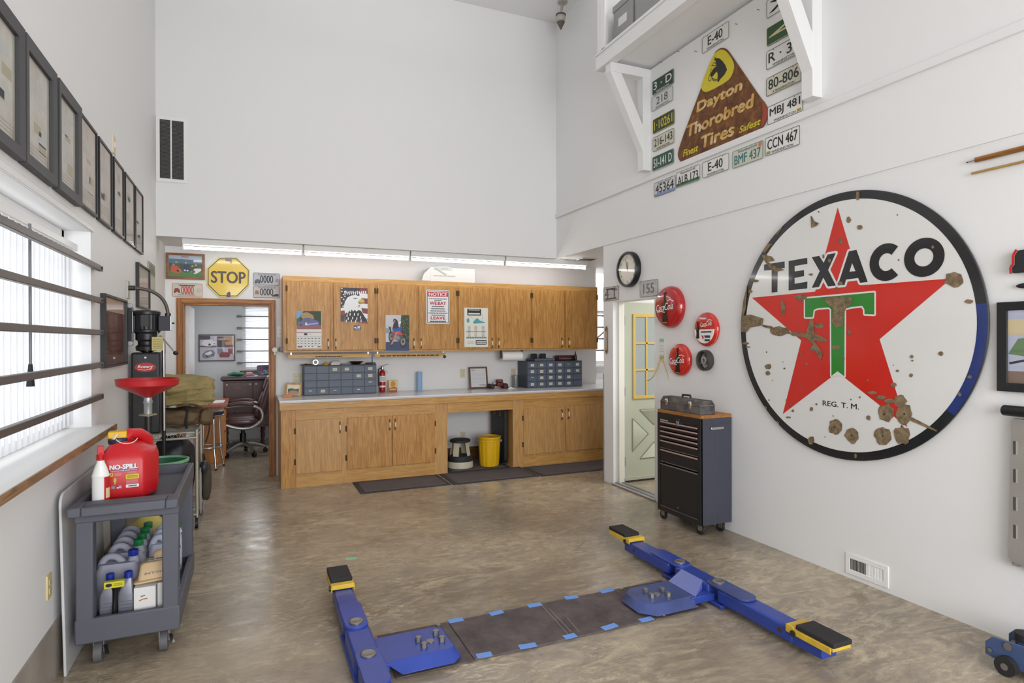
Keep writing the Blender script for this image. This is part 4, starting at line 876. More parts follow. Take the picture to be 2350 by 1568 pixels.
m.grid(bin_, 168, 14, YEL, True); m.lathe([(.0, .004), (.118, .005)], YEL, 48); m.lathe([(.132, .362), (.128, .34), (.112, .02), (.0, .016)], YEL, 48); m.ring([(.132, .356), (.150, .356), (.150, .372), (.132, .372)], YEL, 48)
m.build('bucket', t)
m = MB(TR(X, Y_, .012)); m.tube([(.1475 * cos(2 * pi * k / 40), .1475 * sin(2 * pi * k / 40), .325) for k in range(40)], .004, mat('clear_cord', (206, 196, 160), .4), 6, True); m.build('strap', t)
for s_ in (-1, 1):
    m = MB(TR(X, Y_, .012)); m.tube([(s_ * (.146 + .018 * sin(pi * k / 8)), -.018, .335 - .04 * k / 8) for k in range(9)], .003, STEEL, 6); m.build('handle', t)
xs_ = xk1 - .005; t = thing('suitcase', 'black hard case with brass latches standing on edge beside the yellow bin', 'case', (xs_ - .06, 7.28, .012))
m = MB(); m.prism([(p[0], p[1]) for p in rr(7.10, .03, 7.56, .74, .06)], xs_ - .066, xs_ - .010, mat('case_black', (30, 31, 34), .55, bump=.2, bs=160), M=Matrix(((0, 0, 1, 0), (1, 0, 0, 0), (0, 1, 0, 0), (0, 0, 0, 1)))); m.build('shell', t, bev=.012)
for y in (7.23, 7.42):
    m = MB(); m.box(xs_ - .073, y - .022, .62, xs_ - .065, y + .022, .68, BRASS); m.cyl((xs_ - .078, y, .65), (xs_ - .065, y, .65), .012, BRASS, n=12); m.build('latch', t, bev=.002)
for y in (7.18, 7.49):
    m = MB(); m.box(xs_ - .062, y - .02, .012, xs_ - .015, y + .02, .034, BLKM); m.build('foot', t)
# ------------------------------------------------------------------ left wall: framed pictures
PRT = rusty('faded_print', (206, 202, 192), (192, 188, 178), (172, 166, 152), 5)
PRT2 = rusty('faded_rosy_print', (208, 198, 190), (196, 184, 174), (176, 160, 146), 5)
fy = [(2.60, 3.035), (3.05, 3.478), (3.515, 3.935), (3.962, 4.36), (4.41, 4.79), (4.85, 5.20), (5.26, 5.66), (5.695, 6.07)]
wh = ['nearest the camera', 'second in the row', 'third, last wide frame', 'fourth, first thin frame',
      'fifth in the row', 'sixth in the row', 'seventh, next to last', 'last, nearest the corner']
fw = mat('charcoal_frame', (64, 64, 66), .5)
for k, (a, b_) in enumerate(fy):
    t = thing('picture_frame', 'framed faded print high on the left wall, ' + wh[k], 'picture frame', (XL, (a + b_) / 2, 2.34), 'row of framed prints above the window')
    wide = k < 3; z0, z1 = (2.33, 2.865) if wide else (2.35, 2.862)
    m = MB(plane('L', XL)); m.frame(a, z0, b_, z1, .052 if wide else .016, .0, .034 if wide else .022, fw if wide else BLK, .006 if wide else 0)
    m.build('frame', t, bev=.002)
    i_ = .05 if wide else .014
    m = MB(plane('L', XL)); m.box(a + i_, z0 + i_, .004, b_ - i_, z1 - i_, .012, PRT if wide else PRT2)
    rg = random.Random(k)
    for q in range(5):
        zz = rg.uniform(z0 + .1, z1 - .12); yy = rg.uniform(a + .07, b_ - .17); m.rect(yy, zz, yy + .1, zz + rg.uniform(.02, .07), .0125, mat('print_olive', (170, 162, 130), .6) if q % 2 else mat('print_pale_grey2', (188, 190, 186), .6))
    for q in range(4): m.scribble(a + .07, z0 + .06 + q * .016, b_ - .07, z0 + .068 + q * .016, .0125, mat('faint_brown', (160, 150, 136), .6), 1, .7, q + k * 9)
    m.build('print', t)
    m = MB(plane('L', XL)); m.rect(a + i_, z0 + i_, b_ - i_, z1 - i_, .016, GLASS); m.build('glass', t)
# framed wooden board beside the window, two frames deeper in
t = thing('picture_frame', 'black framed brown wood-look poster beside the window bars', 'picture frame', (XL, 4.89, 1.43))
BRN = rusty('reddish_brown_print', (122, 78, 62), (104, 64, 52), (84, 52, 42), 4)
m = MB(plane('L', XL)); m.frame(4.515, 1.432, 5.25, 1.905, .016, 0, .032, BLK); m.build('frame', t, bev=.002)
m = MB(plane('L', XL)); m.box(4.528, 1.445, .004, 5.237, 1.892, .012, BRN); m.rect(4.53, 1.80, 5.235, 1.89, .0125, mat('print_rosy_pale', (196, 170, 152), .5))
for k in range(6): m.rect(4.56 + k * .11, 1.46, 4.568 + k * .11, 1.78, .0126, mat('dark_grain', (88, 56, 46), .6))
m.build('print', t)
m = MB(plane('L', XL)); m.rect(4.53, 1.447, 5.235, 1.89, .018, GLASS); m.build('glass', t)
t = thing('picture_frame', 'thin black framed print behind the curved conduit', 'picture frame', (XL, 6.13, 1.885))
m = MB(plane('L', XL)); m.frame(5.80, 1.885, 6.42, 2.256, .016, 0, .026, BLK); m.build('frame', t, bev=.002)
m = MB(plane('L', XL)); m.box(5.81, 1.895, .004, 6.41, 2.246, .012, PRT2); m.rect(5.86, 1.94, 6.38, 2.04, .0125, mat('print_pale_grey2', (188, 190, 186), .6)); m.build('print', t)
m = MB(plane('L', XL)); m.rect(5.815, 1.90, 6.405, 2.24, .016, GLASS); m.build('glass', t)
t = thing('plaque', 'grey metal-edged plaque on the left wall, next to the back corner', 'plaque', (XL, 6.63, 2.078))
m = MB(plane('L', XL)); m.box(6.425, 2.078, 0, 6.83, 2.342, .012, mat('plaque_grey', (160, 158, 150), .35, .3)); m.build('panel', t, bev=.002)
m = MB(plane('L', XL)); m.box(6.46, 2.10, .012, 6.80, 2.22, .0125, mat('plaque_pale', (186, 186, 176), .4)); m.scribble(6.48, 2.24, 6.78, 2.32, .0128, mat('plaque_ink', (124, 120, 108), .5), 4, .5, 4); m.build('print', t)
t = thing('switch', 'white switch plate high on the left wall above the frames', 'switch', (XL, 4.95, 2.90))
m = MB(plane('L', XL)); m.prism(rr(4.905, 2.90, 4.995, 3.03, .006), 0, .006, IVORY, taper=.95); m.build('cover_plate', t)
m = MB(plane('L', XL)); m.box(4.942, 2.945, .005, 4.958, 2.985, .010, WHT); m.build('toggle', t)
outlet('L', XL, 3.435, .463, 'yellowed outlet low on the left wall, beside the leaning board', mat('yellowed_ivory', (206, 190, 138), .45))
# ------------------------------------------------------------------ bars and blind in the window
BAR = mat('bar_steel', (104, 98, 96), .45, .5)
for k, z in enumerate((2.043, 1.848, 1.655, 1.459, 1.268)):
    t = thing('window_bar', 'dark steel bar across the left window, ' + ['topmost of the five', 'second from the top', 'third from the top, middle one', 'fourth from the top', 'lowest, just above the sill'][k], 'window bar', (XL + .03, 2.8, z), 'steel bars across the left window')
    m = MB(); m.box(XL + .018, .85, z - .016, XL + .045, 4.37, z + .016, BAR); m.build('rail', t, bev=.003)
    for y in (4.33, .90):
        m = MB(); m.cyl((XL, y, z), (XL + .05, y, z), .008, DKST, n=8); m.build('bolt', t)
t = thing('vertical_blind', 'white vertical blind hanging in the left window', 'blind', (XL - .08, 2.75, 2.12))
m = MB(); m.box(XL - .105, WY0 + .02, 2.125, XL - .055, WY1 - .04, 2.165, WHT); m.build('headrail', t, bev=.004)
VANE = translucent('vinyl_vane', (238, 239, 242), .36)
m = MB(); y = WY0 + .06; k = 0
while y < WY1 - .06:
    a = rad(-6); d = .043; mx_, my_ = sin(a) * d, cos(a) * d
    vs = []; N = 4
    for zz in (1.125, 2.10):
        for q in range(N + 1):
            s_ = -1 + 2 * q / N; bow = .006 * (1 - s_ * s_); vs.append((XL - .08 + mx_ * s_ + bow * cos(a), y + my_ * s_ - bow * sin(a), zz))
    m.add(vs, [(q, q + 1, N + 2 + q, N + 1 + q) for q in range(N)], VANE)
    y += .078; k += 1
m.build('vanes', t)
m = MB()
y = WY0 + .06
while y < WY1 - .06: m.box(XL - .086, y - .012, 2.098, XL - .074, y + .012, 2.127, BLK); y += .078
m.build('carriers', t)
m = MB(); yw = on(66, 700, 'X', XL - .045).y; m.cyl((XL - .04, yw, 2.13), (XL - .04, yw, 1.50), .006, mat('wand_grey', (96, 98, 104), .4), n=8); m.cyl((XL - .04, yw, 1.50), (XL - .04, yw, 1.40), .008, BLKM, r1=.016, n=10); m.build('wand', t)
# ------------------------------------------------------------------ hydraulic power unit
PU = mat('unit_black', (28, 29, 33), .42); PX, PY = -.745, 5.50
t = thing('hydraulic_power_unit', 'black hydraulic pump with motor on top, hung on the left wall', 'hydraulic pump', (PX, PY, .87))
m = MB(); m.box(PX - .098, PY - .08, .88, PX + .098, PY + .09, 1.515, PU); m.build('tank', t, bev=.016, seg=3)
m = MB(FR('B', (PX, PY - .081, 1.40))); m.prism([(.072 * cos(2 * pi * k / 32), .036 * sin(2 * pi * k / 32)) for k in range(32)], 0, .004, mat('badge_red', (184, 28, 36), .35)); m.text('Rotary', 0, .002, .030, .0045, WPR, .105, .03, .25); m.line([(-.05, -.016), (0, -.022), (.045, -.012)], .004, .0045, WPR); m.build('badge', t)
m = MB(); m.cyl((PX, PY - .084, 1.475), (PX, PY - .080, 1.475), .008, STEEL, n=12); m.build('bolt', t)
m = MB(TR(PX, PY, 0)); m.lathe([(.03, 1.515), (.075, 1.53), (.078, 1.56), (.062, 1.575), (.062, 1.60), (.078, 1.615), (.078, 1.66), (.09, 1.675)], PU, 28); m.cyl((0.01, -.05, 1.52), (.0, -.055, 1.538), .02, BLK, n=14); m.build('pump_head', t)
m = MB(TR(PX, PY, 0))
m.grid(lambda a, q: ((.088 + (.0025 if int(a * 72) % 3 == 0 else 0)) * cos(2 * pi * a), (.088 + (.0025 if int(a * 72) % 3 == 0 else 0)) * sin(2 * pi * a), 1.675 + .145 * q), 72, 2, PU, True)
m.lathe([(.09, 1.672), (.094, 1.675), (.094, 1.69), (.09, 1.694)], PU, 32); m.lathe([(.09, 1.808), (.095, 1.812), (.095, 1.832), (.082, 1.842), (.0, 1.844)], PU, 32); m.box(-.028, -.100, 1.715, .026, -.08, 1.805, BLK); m.build('motor', t)
m = MB(); m.box(PX + .085, PY - .06, 1.685, PX + .165, PY + .05, 1.80, mat('box_dark', (38, 42, 52), .5)); m.build('junction_box', t, bev=.003)
m = MB(); m.box(PX + .165, PY - .06, 1.685, PX + .176, PY + .05, 1.80, mat('box_cover', (206, 208, 210), .35, .4)); m.cyl((PX + .176, PY - .02, 1.745), (PX + .192, PY - .02, 1.745), .007, BLK, n=10); m.build('box_cover', t, bev=.002)
m = MB(); m.tube(bez((PX + .145, PY, 1.80), (PX + .145, PY + .0, 1.95), (PX + .06, PY - .03, 2.01), (XL + .05, PY - .07, 2.012), 16), .013, mat('conduit_grey', (92, 88, 84), .5, .4), 10); m.cyl((PX + .145, PY, 1.80), (PX + .145, PY, 1.825), .021, DKST, n=12).cyl((XL + .012, PY - .07, 2.012), (XL + .05, PY - .07, 2.012), .019, DKST, n=12); m.build('conduit', t)
m = MB(); m.box(XL, PY - .12, 1.93, XL + .012, PY - .02, 2.065, mat('galv_plate', (186, 184, 176), .45, .5)); m.build('wall_plate', t, bev=.002)
m = MB(); m.box(XL, PY - .06, 1.60, XL + .025, PY + .06, 1.86, PU); m.box(XL + .01, PY - .05, 1.67, PX - .06, PY + .05, 1.80, PU); m.cyl((XL + .02, PY - .09, 1.875), (XL + .02, PY - .055, 1.875), .02, STEEL, n=10).cyl((XL + .02, PY - .09, 1.585), (XL + .02, PY - .055, 1.585), .02, STEEL, n=10); m.box(XL + .026, PY - .055, 1.67, XL + .036, PY - .05, 1.83, STEEL); m.build('mount', t, bev=.003)
m = MB(); m.tube([(PX + .095, PY - .05, 1.645), (PX + .12, PY - .06, 1.62), (PX + .20, PY - .07, 1.515)], .006, STEEL, 8); m.build('lever', t)
m = MB(); m.ell((PX + .205, PY - .07, 1.508), (.019, .019, .017), BLK, 12, 8); m.build('knob', t)
m = MB(FR('B', (PX + .085, PY - .11, 1.53))); m.box(-.038, 0, 0, .038, .105, .002, mat('tag_yellow', (198, 186, 124), .6)); m.scribble(-.03, .012, .03, .09, .0023, mat('tag_ink', (150, 138, 84), .6), 6, .4, 5); m.tube([(0, .10, .001), (.004, .13, .004), (0, .145, 0)], .0015, WHT, 5); m.build('paper_tag', t)
m = MB(); m.cyl((PX + .112, PY + .02, .89), (PX + .112, PY + .02, 1.62), .012, STEEL, n=10); m.build('pipe', t)
m = MB(); m.cyl((PX + .085, PY + .25, .02), (PX + .085, PY + .25, 1.56), .014, BLK, n=10); m.cyl((PX + .085, PY + .25, 1.5), (PX + .085, PY + .25, 1.58), .016, mat('orange_grip', (206, 132, 48), .5), n=10)
tag(m.build('pole'), 'thin black pole with an orange band standing behind the hydraulic pump', 'pole')
# ------------------------------------------------------------------ oil drain with the red funnel
QX, QY = -.612, 4.55
t = thing('oil_drain', 'rolling oil drain with a big red funnel behind the utility cart', 'oil drain', (QX, QY, 0))
FRED = mat('funnel_red', (182, 24, 32), .32)
m = MB(TR(QX, QY, 0)); m.lathe([(.022, 1.235), (.030, 1.238), (.045, 1.248), (.170, 1.312), (.177, 1.318), (.181, 1.352), (.184, 1.354), (.182, 1.358), (.176, 1.356), (.168, 1.32), (.04, 1.262), (.0, 1.25)], FRED, 48); m.build('funnel', t)
m = MB(TR(QX, QY, 0)); m.lathe([(.024, 1.115), (.024, 1.195), (.027, 1.2), (.027, 1.212), (.024, 1.215), (.024, 1.24)], mat('galvanised', (176, 180, 182), .4, .6), 20); m.build('neck', t)
m = MB(TR(QX, QY, 0)); m.lathe([(.022, 1.118), (.050, 1.12), (.052, 1.124), (.050, 1.128), (.022, 1.13)], mat('washer_tan', (158, 148, 122), .5, .3), 24); m.build('collar', t)
m = MB(); m.cyl((QX, QY, .44), (QX, QY, 1.118), .0235, BLK, n=18); m.build('tube', t)
TK = mat('pale_yellow_tank', (216, 202, 112), .5)
m = MB(TR(QX, QY, 0)); m.lathe([(.10, .05), (.155, .06), (.16, .09), (.16, .33), (.15, .37), (.045, .47), (.036, .50), (.036, .55)], TK, 36); m.build('tank', t)
m = MB()
for a in range(4):
    m = MB(); x, y = QX + .13 * cos(a * pi / 2 + .6), QY + .13 * sin(a * pi / 2 + .6); m.cyl((x - .011, y, .025), (x + .011, y, .025), .025, BLK, n=14); m.build('caster', t)
# ------------------------------------------------------------------ leaning board
m = MB(TR(-.816, 0, 0, 0, 0, rad(-1.2))); P = [(3.488, .002), (4.34, .002), (4.34, .872)] + [(3.555 - .066 * sin(a), .872 - .055 + .055 * cos(a)) for a in [pi / 2 * k / 6 for k in range(7)]]
m.prism(P, -.006, .006, mat('grey_white_board', (198, 198, 200), .4), M=Matrix(((0, 0, 1, 0), (1, 0, 0, 0), (0, 1, 0, 0), (0, 0, 0, 1))))
tag(m.build('leaning_board', bev=.003), 'grey-white board leaning on the left wall behind the utility cart', 'board')
# ------------------------------------------------------------------ utility cart
CG = mat('cart_grey', (84, 86, 96), .55, bump=.08, bs=260); CX0, CX1, CY0, CY1 = -.782, -.335, 3.48, 4.40
t = thing('utility_cart', 'grey plastic utility cart with two shelves in the left corner', 'cart', ((CX0 + CX1) / 2, (CY0 + CY1) / 2, 0))
def tray(z0, zf, z1, nm, rim):
    m = MB(); m.box(CX0 + .01, CY0 + .03, z0, CX1 - .01, CY1 - .03, zf, CG)
    m.frame(CX0, CY0 + .02, CX1, CY1 - .02, .03, z0 - .001, z1, CG)
    if rim:
        m.box(CX0 - .004, CY0 - .09, z1 - .045, CX0 + .05, CY0 + .03, z1, CG).box(CX1 - .05, CY0 - .09, z1 - .045, CX1 + .004, CY0 + .03, z1, CG).box(CX0 + .05, CY0 - .09, z1 - .045, CX1 - .05, CY0 - .06, z1, CG).box(CX0 + .05, CY0 - .03, z1 - .045, CX1 - .05, CY0 + .03, z1, CG).box((CX0 + CX1) / 2 - .015, CY0 - .07, z1 - .045, (CX0 + CX1) / 2 + .015, CY0 - .02, z1 - .004, CG)
        m.box(CX0 + .05, CY0 - .065, z1 - .045, CX1 - .05, CY0 - .025, z1 - .03, CG)
    return m.build(nm, t, bev=.007)
tray(.722, .772, .822, 'top_shelf', True)
tray(.135, .195, .255, 'bottom_shelf', False)
for sx in (0, 1):
    for sy in (0, 1):
        x0 = CX0 + .004 if sx == 0 else CX1 - .078; y0 = CY0 + .022 if sy == 0 else CY1 - .10
        m = MB(); m.box(x0, y0, .24, x0 + .074, y0 + .074, .735, CG); m.build('leg', t, bev=.007)
        if sx: 
            for z in (.33, .43, .53, .63): m = MB(); m.box(x0 + .070, y0 + .01, z, x0 + .078, y0 + .064, z + .012, CG); m.build('rib', t, bev=.003)
for x, y in ((-.70, 3.60), (-.415, 3.60), (-.70, 4.28), (-.415, 4.28)):
    m = MB(); m.cyl((x - .018, y, .05), (x + .018, y, .05), .05, mat('caster_grey', (96, 96, 98), .6), n=22); cs = m.build('caster', t)
    m = MB(); m.box(x - .024, y - .015, .05, x - .020, y + .03, .12, STEEL).box(x + .020, y - .015, .05, x + .024, y + .03, .12, STEEL).box(x - .024, y - .015, .118, x + .024, y + .035, .136, STEEL); m.build('fork', cs)
    m = MB(); m.bar((x + .03, y - .02, .085), (x + .045, y - .055, .05), .016, .005, CHROME); m.build('brake', cs)
# gas can
RG = mat('gas_can_red', (196, 26, 36), .34, bump=.03, bs=60); GX, GY, GZ = -.604, 3.83, .773
t = thing('gas_can', 'red plastic gas can with yellow spout cap on the utility cart', 'gas can', (GX, GY, GZ))
GM = TR(GX, GY, GZ, rad(4))
def foot(w_, d_, c, n=3):
    w_, d_ = w_ / 2, d_ / 2
    P = [(-w_ + .02, -d_), (w_ - c, -d_), (w_, -d_ + c * 1.5), (w_, d_ - c), (w_ - c, d_), (-w_ + c, d_), (-w_, d_ - c), (-w_, -d_ + .02)]
    return P
def loft(m, rings, mt, cap=True):
    n = len(rings[0][0]); vs = []; fs = []
    for P, z, ox, oy in rings: vs += [(p[0] + ox, p[1] + oy, z) for p in P]
    for r in range(len(rings) - 1): fs += [(r * n + k, r * n + (k + 1) % n, (r + 1) * n + (k + 1) % n, (r + 1) * n + k) for k in range(n)]
    if cap: fs += [tuple(range(n - 1, -1, -1)), tuple(range((len(rings) - 1) * n, len(rings) * n))]
    return m.add(vs, fs, mt)
m = MB(GM)
loft(m, [(foot(.225, .26, .045), 0.0, 0, 0), (foot(.262, .30, .055), .018, 0, 0), (foot(.268, .305, .058), .05, 0, 0), (foot(.268, .305, .058), .205, 0, 0), (foot(.235, .275, .05), .245, .006, .002), (foot(.14, .18, .04), .285, -.01, -.01), (foot(.085, .10, .03), .30, -.025, -.045)], RG)
m.build('can_body', t, bev=.016, seg=3)
m = MB(GM); m.tube([(-.03, -.05, .30), (.005, -.035, .334), (.045, .015, .322), (.075, .06, .288), (.080, .075, .225)], [.026, .028, .032, .034, .03], RG, 12); m.build('grip', t)
m = MB(GM); m.lathe([(.042, .285), (.046, .29), (.047, .312), (.043, .318), (.0, .318)], mat('collar_navy', (32, 38, 62), .4), 24, M=Matrix.Translation((-.045, -.05, 0)))
m.build('collar', t)
m = MB(GM); m.box(-.088, -.085, .316, -.004, -.02, .352, mat('spout_yellow', (224, 176, 30), .35)); m.bar((-.045, -.088, .345), (-.065, -.10, .315), .032, .012, mat('spout_cream', (226, 210, 160), .4)); m.build('spout', t, bev=.006)
m = MB(GM); m.tube(bez((-.05, -.10, .315), (-.03, -.12, .285), (.03, -.11, .28), (.045, -.09, .312), 10), .0022, mat('cord_white', (228, 216, 206), .5), 6); m.build('tether', t)
yq = -.1535
m = MB(GM @ FR('B', (.034, yq, 0)))
m.text('NO-SPILL', -.045, .178, .026, .0012, WPR, .125, .05)
m.text('NO-SPILL', -.0435, .1765, .026, .0008, mat('label_blue', (40, 44, 110), .4), .127, .06); m.rect(-.108, .155, .018, .162, .0009, mat('label_blue', (40, 44, 110), .4)); m.scribble(-.104, .156, .014, .161, .0013, WPR, 1, .6, 3)
m.prism(rr(-.036, .112, .022, .136, .003), .0, .001, mat('label_yellow', (214, 190, 40), .4)); m.scribble(-.030, .117, .016, .131, .0014, mat('label_yellow_ink', (120, 96, 30), .5), 2, .5, 8)
m.prism(rr(-.036, .068, .022, .084, .003), .0, .001, WPR); m.scribble(-.025, .072, .012, .080, .0014, BLKP, 1, .8, 9)
m.prism(rr(-.106, .132, -.092, .152, .002), .0, .001, mat('label_yellow', (214, 190, 40), .4)); m.rect(-.101, .137, -.097, .147, .0014, REDP)
for k in range(4): m.scribble(-.087, .133 + k * .0045, -.055, .1355 + k * .0045, .0012, mat('label_pink', (220, 170, 172), .5), 1, .7, k)
for k in range(3): m.scribble(-.03, .141 + k * .004, .012, .143 + k * .004, .0012, mat('label_pink', (220, 170, 172), .5), 1, .7, k + 9)
for k in range(5): m.scribble(-.034, .088 + k * .0045, .018, .0905 + k * .0045, .0012, mat('label_pink', (200, 120, 126), .5), 1, .7, k + 19)
m.flat([(-.088, .122), (-.078, .122), (-.077, .108), (-.081, .098), (-.084, .086), (-.087, .1), (-.09, .108)], .0012, mat('label_lime', (188, 190, 60), .4))
m.rect(-.076, .068, -.055, .082, .0010, WPR)
for k in range(3): m.rect(-.068, .069 + k * .005, -.055, .0715 + k * .005, .0013, REDP)
m.rect(-.076, .075, -.067, .082, .0014, BLUEP); m.rect(-.1, .068, -.084, .082, .0010, GREYP)
m.build('label', t)
m = MB(GM)
for k in range(14): m.box(.1335, -.05, .04 + k * .0115, .136, .06, .045 + k * .0115, RG)
m.build('molded_text', t)
# spray bottle
sx_, sy_ = -.686, 3.575; t = thing('spray_bottle', 'white spray bottle with red trigger head on the cart, beside the gas can', 'spray bottle', (sx_, sy_, .773))
SM = TR(sx_, sy_, .773, rad(12))
m = MB(SM); m.lathe([(.026, 0), (.036, .006), (.037, .02), (.0365, .155), (.039, .16), (.0365, .166), (.034, .175), (.026, .203), (.017, .226), (.015, .242)], WHT, 26, sx=1.0, sy=.85); m.build('bottle_body', t)
SR = mat('trigger_red', (196, 22, 30), .2)
m = MB(SM); m.lathe([(.017, .236), (.0185, .238), (.0185, .264), (.015, .267)], SR, 20); m.box(-.014, -.026, .266, .014, .028, .308, SR); m.bar((0, -.02, .28), (0, -.040, .244), .014, .008, SR); m.build('trigger', t, bev=.007, seg=3)
m = MB(SM); m.grid(lambda a, q: (.0382 * cos(-1.2 + 1.6 * a), .0326 * sin(-1.2 + 1.6 * a), .02 + .135 * q), 12, 3, mat('label_red', (190, 30, 36), .4)); m.grid(lambda a, q: (.0387 * cos(-1.0 + 1.2 * a), .0331 * sin(-1.0 + 1.2 * a), .05 + .05 * q), 12, 3, mat('label_cream', (222, 200, 150), .5)); m.build('label', t)
# jugs and bottles on the lower shelf
SZ = .1965
def jug(x, y, z, w_, d_, h_, c, capc, lab, grp, capx=.32):
    t = thing('jug', lab, 'jug', (x, y, z), grp); J = TR(x, y, z)
    m = MB(J)
    P = lambda s_: [(p[0] * s_, p[1] * s_) for p in rr(-w_ / 2, -d_ / 2, w_ / 2, d_ / 2, d_ * .28, 4)]
    loft(m, [(P(.93), 0, 0, 0), (P(1), .01, 0, 0), (P(1), h_ * .62, 0, 0), (P(.97), h_ * .70, 0, 0), (P(.80), h_ * .82, 0, 0)], c); m.build('jug_body', t)
    m = MB(J); m.tube(bez((-w_ * .40, 0, h_ * .68), (-w_ * .40, 0, h_ * .99), (-w_ * .02, 0, h_ * .99), (w_ * .12, 0, h_ * .76), 12), .0175, c, 10); m.build('grip', t)
    m = MB(J); m.lathe([(.03, h_ * .78), (.021, h_ * .88), (.019, h_ * .91)], c, 16, M=Matrix.Translation((w_ * capx, 0, 0))); m.build('neck', t)
    m = MB(J); m.lathe([(.023, h_ * .895), (.024, h_ * .90), (.024, h_ * 1.0), (.021, h_ * 1.005), (.0, h_ * 1.005)], capc, 18, M=Matrix.Translation((w_ * capx, 0, 0))); m.build('cap', t)
    return t
JG = translucent('milky_grey_plastic', (170, 170, 186), .15); JW = translucent('milky_white_plastic', (206, 212, 230), .2); CAPG = mat('cap_green', (22, 118, 62), .4); CAPB = mat('cap_blue', (24, 50, 150), .35)
oldn = ['nearest the front jug', 'second behind the front jug', 'third behind the front jug', 'rearmost of its row']
for k in range(4): jug(-.632, 3.905 + k * .112, SZ, .185, .105, .305, JG, CAPG, 'milky grey jug with green cap on the lower shelf, ' + oldn[k], 'green capped jugs on the lower shelf')
for k in range(3): jug(-.462, 3.985 + k * .108, SZ, .145, .105, .305, JW, CAPG, 'milky white jug with green cap, right row of lower shelf, ' + ['nearest', 'middle', 'rearmost'][k], 'green capped jugs on the lower shelf')
jug(-.646, 3.775, SZ, .20, .12, .29, JG, CAPB, 'big milky grey jug with blue cap, behind the oil bottles', None, .34)
OB = mat('oil_bottle_grey', (132, 134, 146), .3, .3)
for k, (x, lab) in enumerate(((-.662, 'grey oil bottle with blue cap at the cart leg'), (-.583, 'grey oil bottle with blue cap beside the white cartons'))):
    t = thing('oil_bottle', lab, 'bottle', (x, 3.60, SZ), 'grey oil bottles on the lower shelf'); J = TR(x, 3.612, SZ)
    P = lambda s_, t_=1.0: [(p[0] * s_, p[1] * t_) for p in rr(-.036, -.028, .036, .028, .010, 3)]
    m = MB(J); loft(m, [(P(.95), 0, 0, 0), (P(1), .004, 0, 0), (P(1), .115, 0, 0), (P(.92), .135, 0, 0), (P(.45, .6), .19, .008, 0), (P(.42, .55), .20, .008, 0)], OB); m.build('bottle_body', t)
    m = MB(J); m.lathe([(.017, .198), (.019, .2), (.019, .228), (.016, .231), (.0, .231)], CAPB, 16, M=Matrix.Translation((.008, 0, 0))); m.build('cap', t)
    m = MB(J); 
    for q in range(5): m.box(-.034, -.0285, .02 + q * .017, .034, -.0275, .023 + q * .017, mat('oil_label', (108, 110, 124), .3, .3))
    m.build('label', t)
t = thing('brush', 'black brush with a yellow head band between the oil bottles', 'brush', (-.63, 3.558, SZ))
m = MB(TR(-.63, 3.558, SZ)); m.tube([(0, 0, 0), (.004, 0, .10), (.008, 0, .16), (.010, 0, .185)], [.011, .010, .014, .024], BLK, 10); m.build('handle_grip', t)
m = MB(TR(-.623, 3.540, SZ)); m.box(-.042, -.014, .185, .042, .014, .215, mat('band_yellow', (206, 200, 40), .4)); m.M = m.M @ FR('B', (0, -.0145, .20)); m.disc(-.022, 0, .014, .0006, BLKP, .009); m.scribble(-.002, -.008, .036, .008, .0006, mat('band_ink', (140, 150, 40), .5), 2, .6, 3); m.build('head_band', t)
t = thing('carton', 'white carton with brown smudges on the lower cart shelf, beside the oil bottles', 'box', (-.492, 3.63, SZ), 'white cartons on the lower shelf')
m = MB(); m.box(-.545, 3.56, SZ, -.449, 3.76, SZ + .155, CARD); m.build('box_body', t, bev=.002)
m = MB(plane('B', 3.5595)); m.line([(-.515, .306), (-.495, .310)], .006, 0, mat('smudge', (150, 106, 56), .6)); m.line([(-.522, .285), (-.505, .292), (-.485, .292)], .005, 0, mat('smudge', (150, 106, 56), .6)); m.line([(-.544, .235), (-.45, .238)], .0012, 0, GREYP); m.build('marks', t)
t = thing('carton', 'white carton on the lower cart shelf, behind the front right cart leg', 'box', (-.392, 3.63, SZ), 'white cartons on the lower shelf')
m = MB(); m.box(-.444, 3.582, SZ, -.367, 3.76, SZ + .158, CARD); m.build('box_body', t, bev=.002)
m = MB(plane('B', 3.5815)); m.line([(-.442, .238), (-.37, .241)], .0012, 0, GREYP); m.build('marks', t)
TN = mat('tan_plastic', (212, 184, 144), .45)
t = thing('tan_tray', 'tan plastic tub turned upside down on the white cartons', 'tray', (-.452, 3.672, SZ + .158)); J = TR(-.452, 3.672, SZ + .168, rad(-4), 0, rad(-5))
P = lambda a, b_: rr(-a, -b_, a, b_, .02, 4)
m = MB(J); loft(m, [(P(.098, .085), 0, 0, 0), (P(.098, .085), .008, 0, 0), (P(.082, .07), .012, 0, 0), (P(.066, .056), .082, 0, 0), (P(.058, .048), .090, 0, 0)], TN); m.build('tub', t)
m = MB(J); m.ell((.01, .03, .10), (.03, .02, .028), TN, 12, 8); m.build('knob', t)
m = MB(J @ FR('B', (0, -.0625, .040)) @ Matrix.Rotation(rad(-11), 4, 'X') @ Matrix.Rotation(pi, 4, 'Z')); m.text('GASOLINE', 0, 0, .011, .0022, BLKP, .095, -.005); m.build('lettering', t)
m = MB(J); m.rect(-.035, -.03, .04, .02, .0905, WPR); m.rect(-.028, -.01, -.008, .005, .0908, GREYP); m.rect(.0, -.01, .03, .006, .0908, BLKP); m.build('sticker', t)
